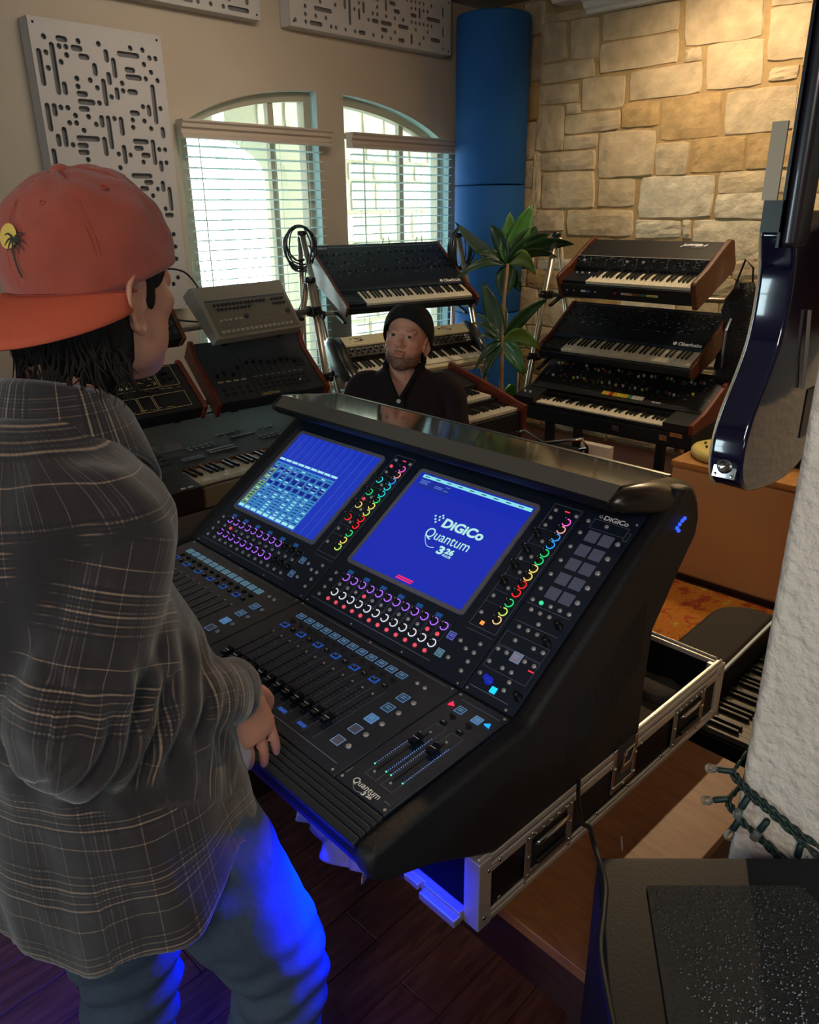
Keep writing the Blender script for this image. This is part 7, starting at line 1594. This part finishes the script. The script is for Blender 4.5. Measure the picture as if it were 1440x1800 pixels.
for z0, z1, f0, f1 in ((.93, 1.02, .1325, .124),): pq.add([P2(f0, -.02, z0), P2(f0, .02, z0), P2(f1, .02, z1), P2(f1, -.02, z1), P2(f0 - .012, -.02, z0), P2(f0 - .012, .02, z0), P2(f1 - .012, .02, z1), P2(f1 - .012, -.02, z1)], [(0, 1, 2, 3), (4, 7, 6, 5), (0, 4, 5, 1), (1, 5, 6, 2), (2, 6, 7, 3), (3, 7, 4, 0)])
pq.build('placket', M_plk, p2)
for z_, f_ in ((1.008, .128),): MB().lathe([(.0085, 0), (.0085, .0022), (.006, .0026), (.0045, .0016), (0, .0016)], 18).build('shirt_button', mat('button_pearl', '#c4c0c4', .3), p2, Matrix.Translation(P2(f_, 0, z_)) @ Vector(fx).to_track_quat('Z', 'Y').to_matrix().to_4x4())
j = MB(); torso(j, [(P2(-.02, 0, .47), .18, .13, yw2, 2.3), (P2(-.01, 0, .62), .165, .12, yw2, 2.3)], 24)
for hp, kn_, an in legs2: limb(j, [hp, (hp + kn_) / 2, kn_, kn_ * .5 + an * .5, an], [.095, .088, .075, .07, .062], 18)
me = voxel(j, .009, 4); me.materials.append(mat('dark_trousers', '#15161b', .9)); put('trousers', me, p2)
for hp, kn_, an in legs2:
    sh = MB(); limb(sh, [an + Vector((0, 0, -.04)), an + fx * .15 - Vector((0, 0, .05))], [.05, .04], 12); me = voxel(sh, .009, 2); me.materials.append(MATS['shoe_dark']); put('shoe', me, p2)
# beanie
bn = MB(); rings = []
for j_ in range(15):
    f = j_ / 14; r_ = []
    for i in range(48):
        a = 2 * math.pi * i / 48; fr = (1 + math.cos(a)) / 2; zb = -.052 + .124 * fr ** 1.5; zt = .128
        e = f * math.pi / 2; z = zb + (zt - zb) * math.sin(e) ** (1.0 if fr < .5 else .9); k = max(.0, math.cos(e)) ** .62
        sl_ = .018 * (1 - fr) * math.sin(math.pi * min(1, f * 1.2)); x = -.014 + ((.108 + sl_) * math.cos(a)) * k - .020 * f; y = (.090 + .004 * math.sin(f * 6)) * math.sin(a) * k; r_.append((x + .0015 * math.sin(a * 9 + f * 5), y, z))
    rings.append(r_)
bn.rings(rings, caps=False); bo = bn.build('beanie', mat('beanie_black', '#0c1214', .9, noise=.3, nscale=150, bump=.6, bscale=400), p2, H2, smooth=True); bo['label'] = 'black knitted beanie'; s_ = bo.modifiers.new('thick', 'SOLIDIFY'); s_.thickness = .005; s_.offset = 1
nb = MB(); ell(nb, (-.03, 0, .127), (.007, .007, .006), I4, 8); smoothen(nb.build('beanie_tip', MATS['beanie_black'], bo))
hb = MB(); r_ = random.Random(15)
for i in range(120):
    a = R(r_.uniform(95, 265)); z = r_.uniform(-.03, -.055); p = Vector((-.012 + .088 * math.cos(a), .070 * math.sin(a), z)); fl = r_.uniform(.03, .055); o_ = Vector((math.cos(a), math.sin(a), 0)); hb.tube([p, p + Vector((0, 0, -fl * .5)) + o_ * .008, p + Vector((0, 0, -fl)) + o_ * r_.uniform(.0, .014)], [.0028, .002, .0005], 4)
hb.build('hair', mat('hair_brown', '#2b1e16', .5), p2, H2, kind='stuff')
sl_ = thing('stool', 'black round stool under the seated man behind the console', 'stool', (2.20, 2.15, .0146))
MB().lathe([(.16, .40), (.175, .41), (.175, .445), (.16, .46), (0, .462)], 28).build('seat', M_lam, sl_); MB().cyl((0, 0, .04), (0, 0, .40), .025, n=12).build('column', M_chrome, sl_)
for a in range(0, 360, 72): MB().box(0, .22, -.018, .018, .015, .045).build('leg', M_chrome, sl_, RZ(a))
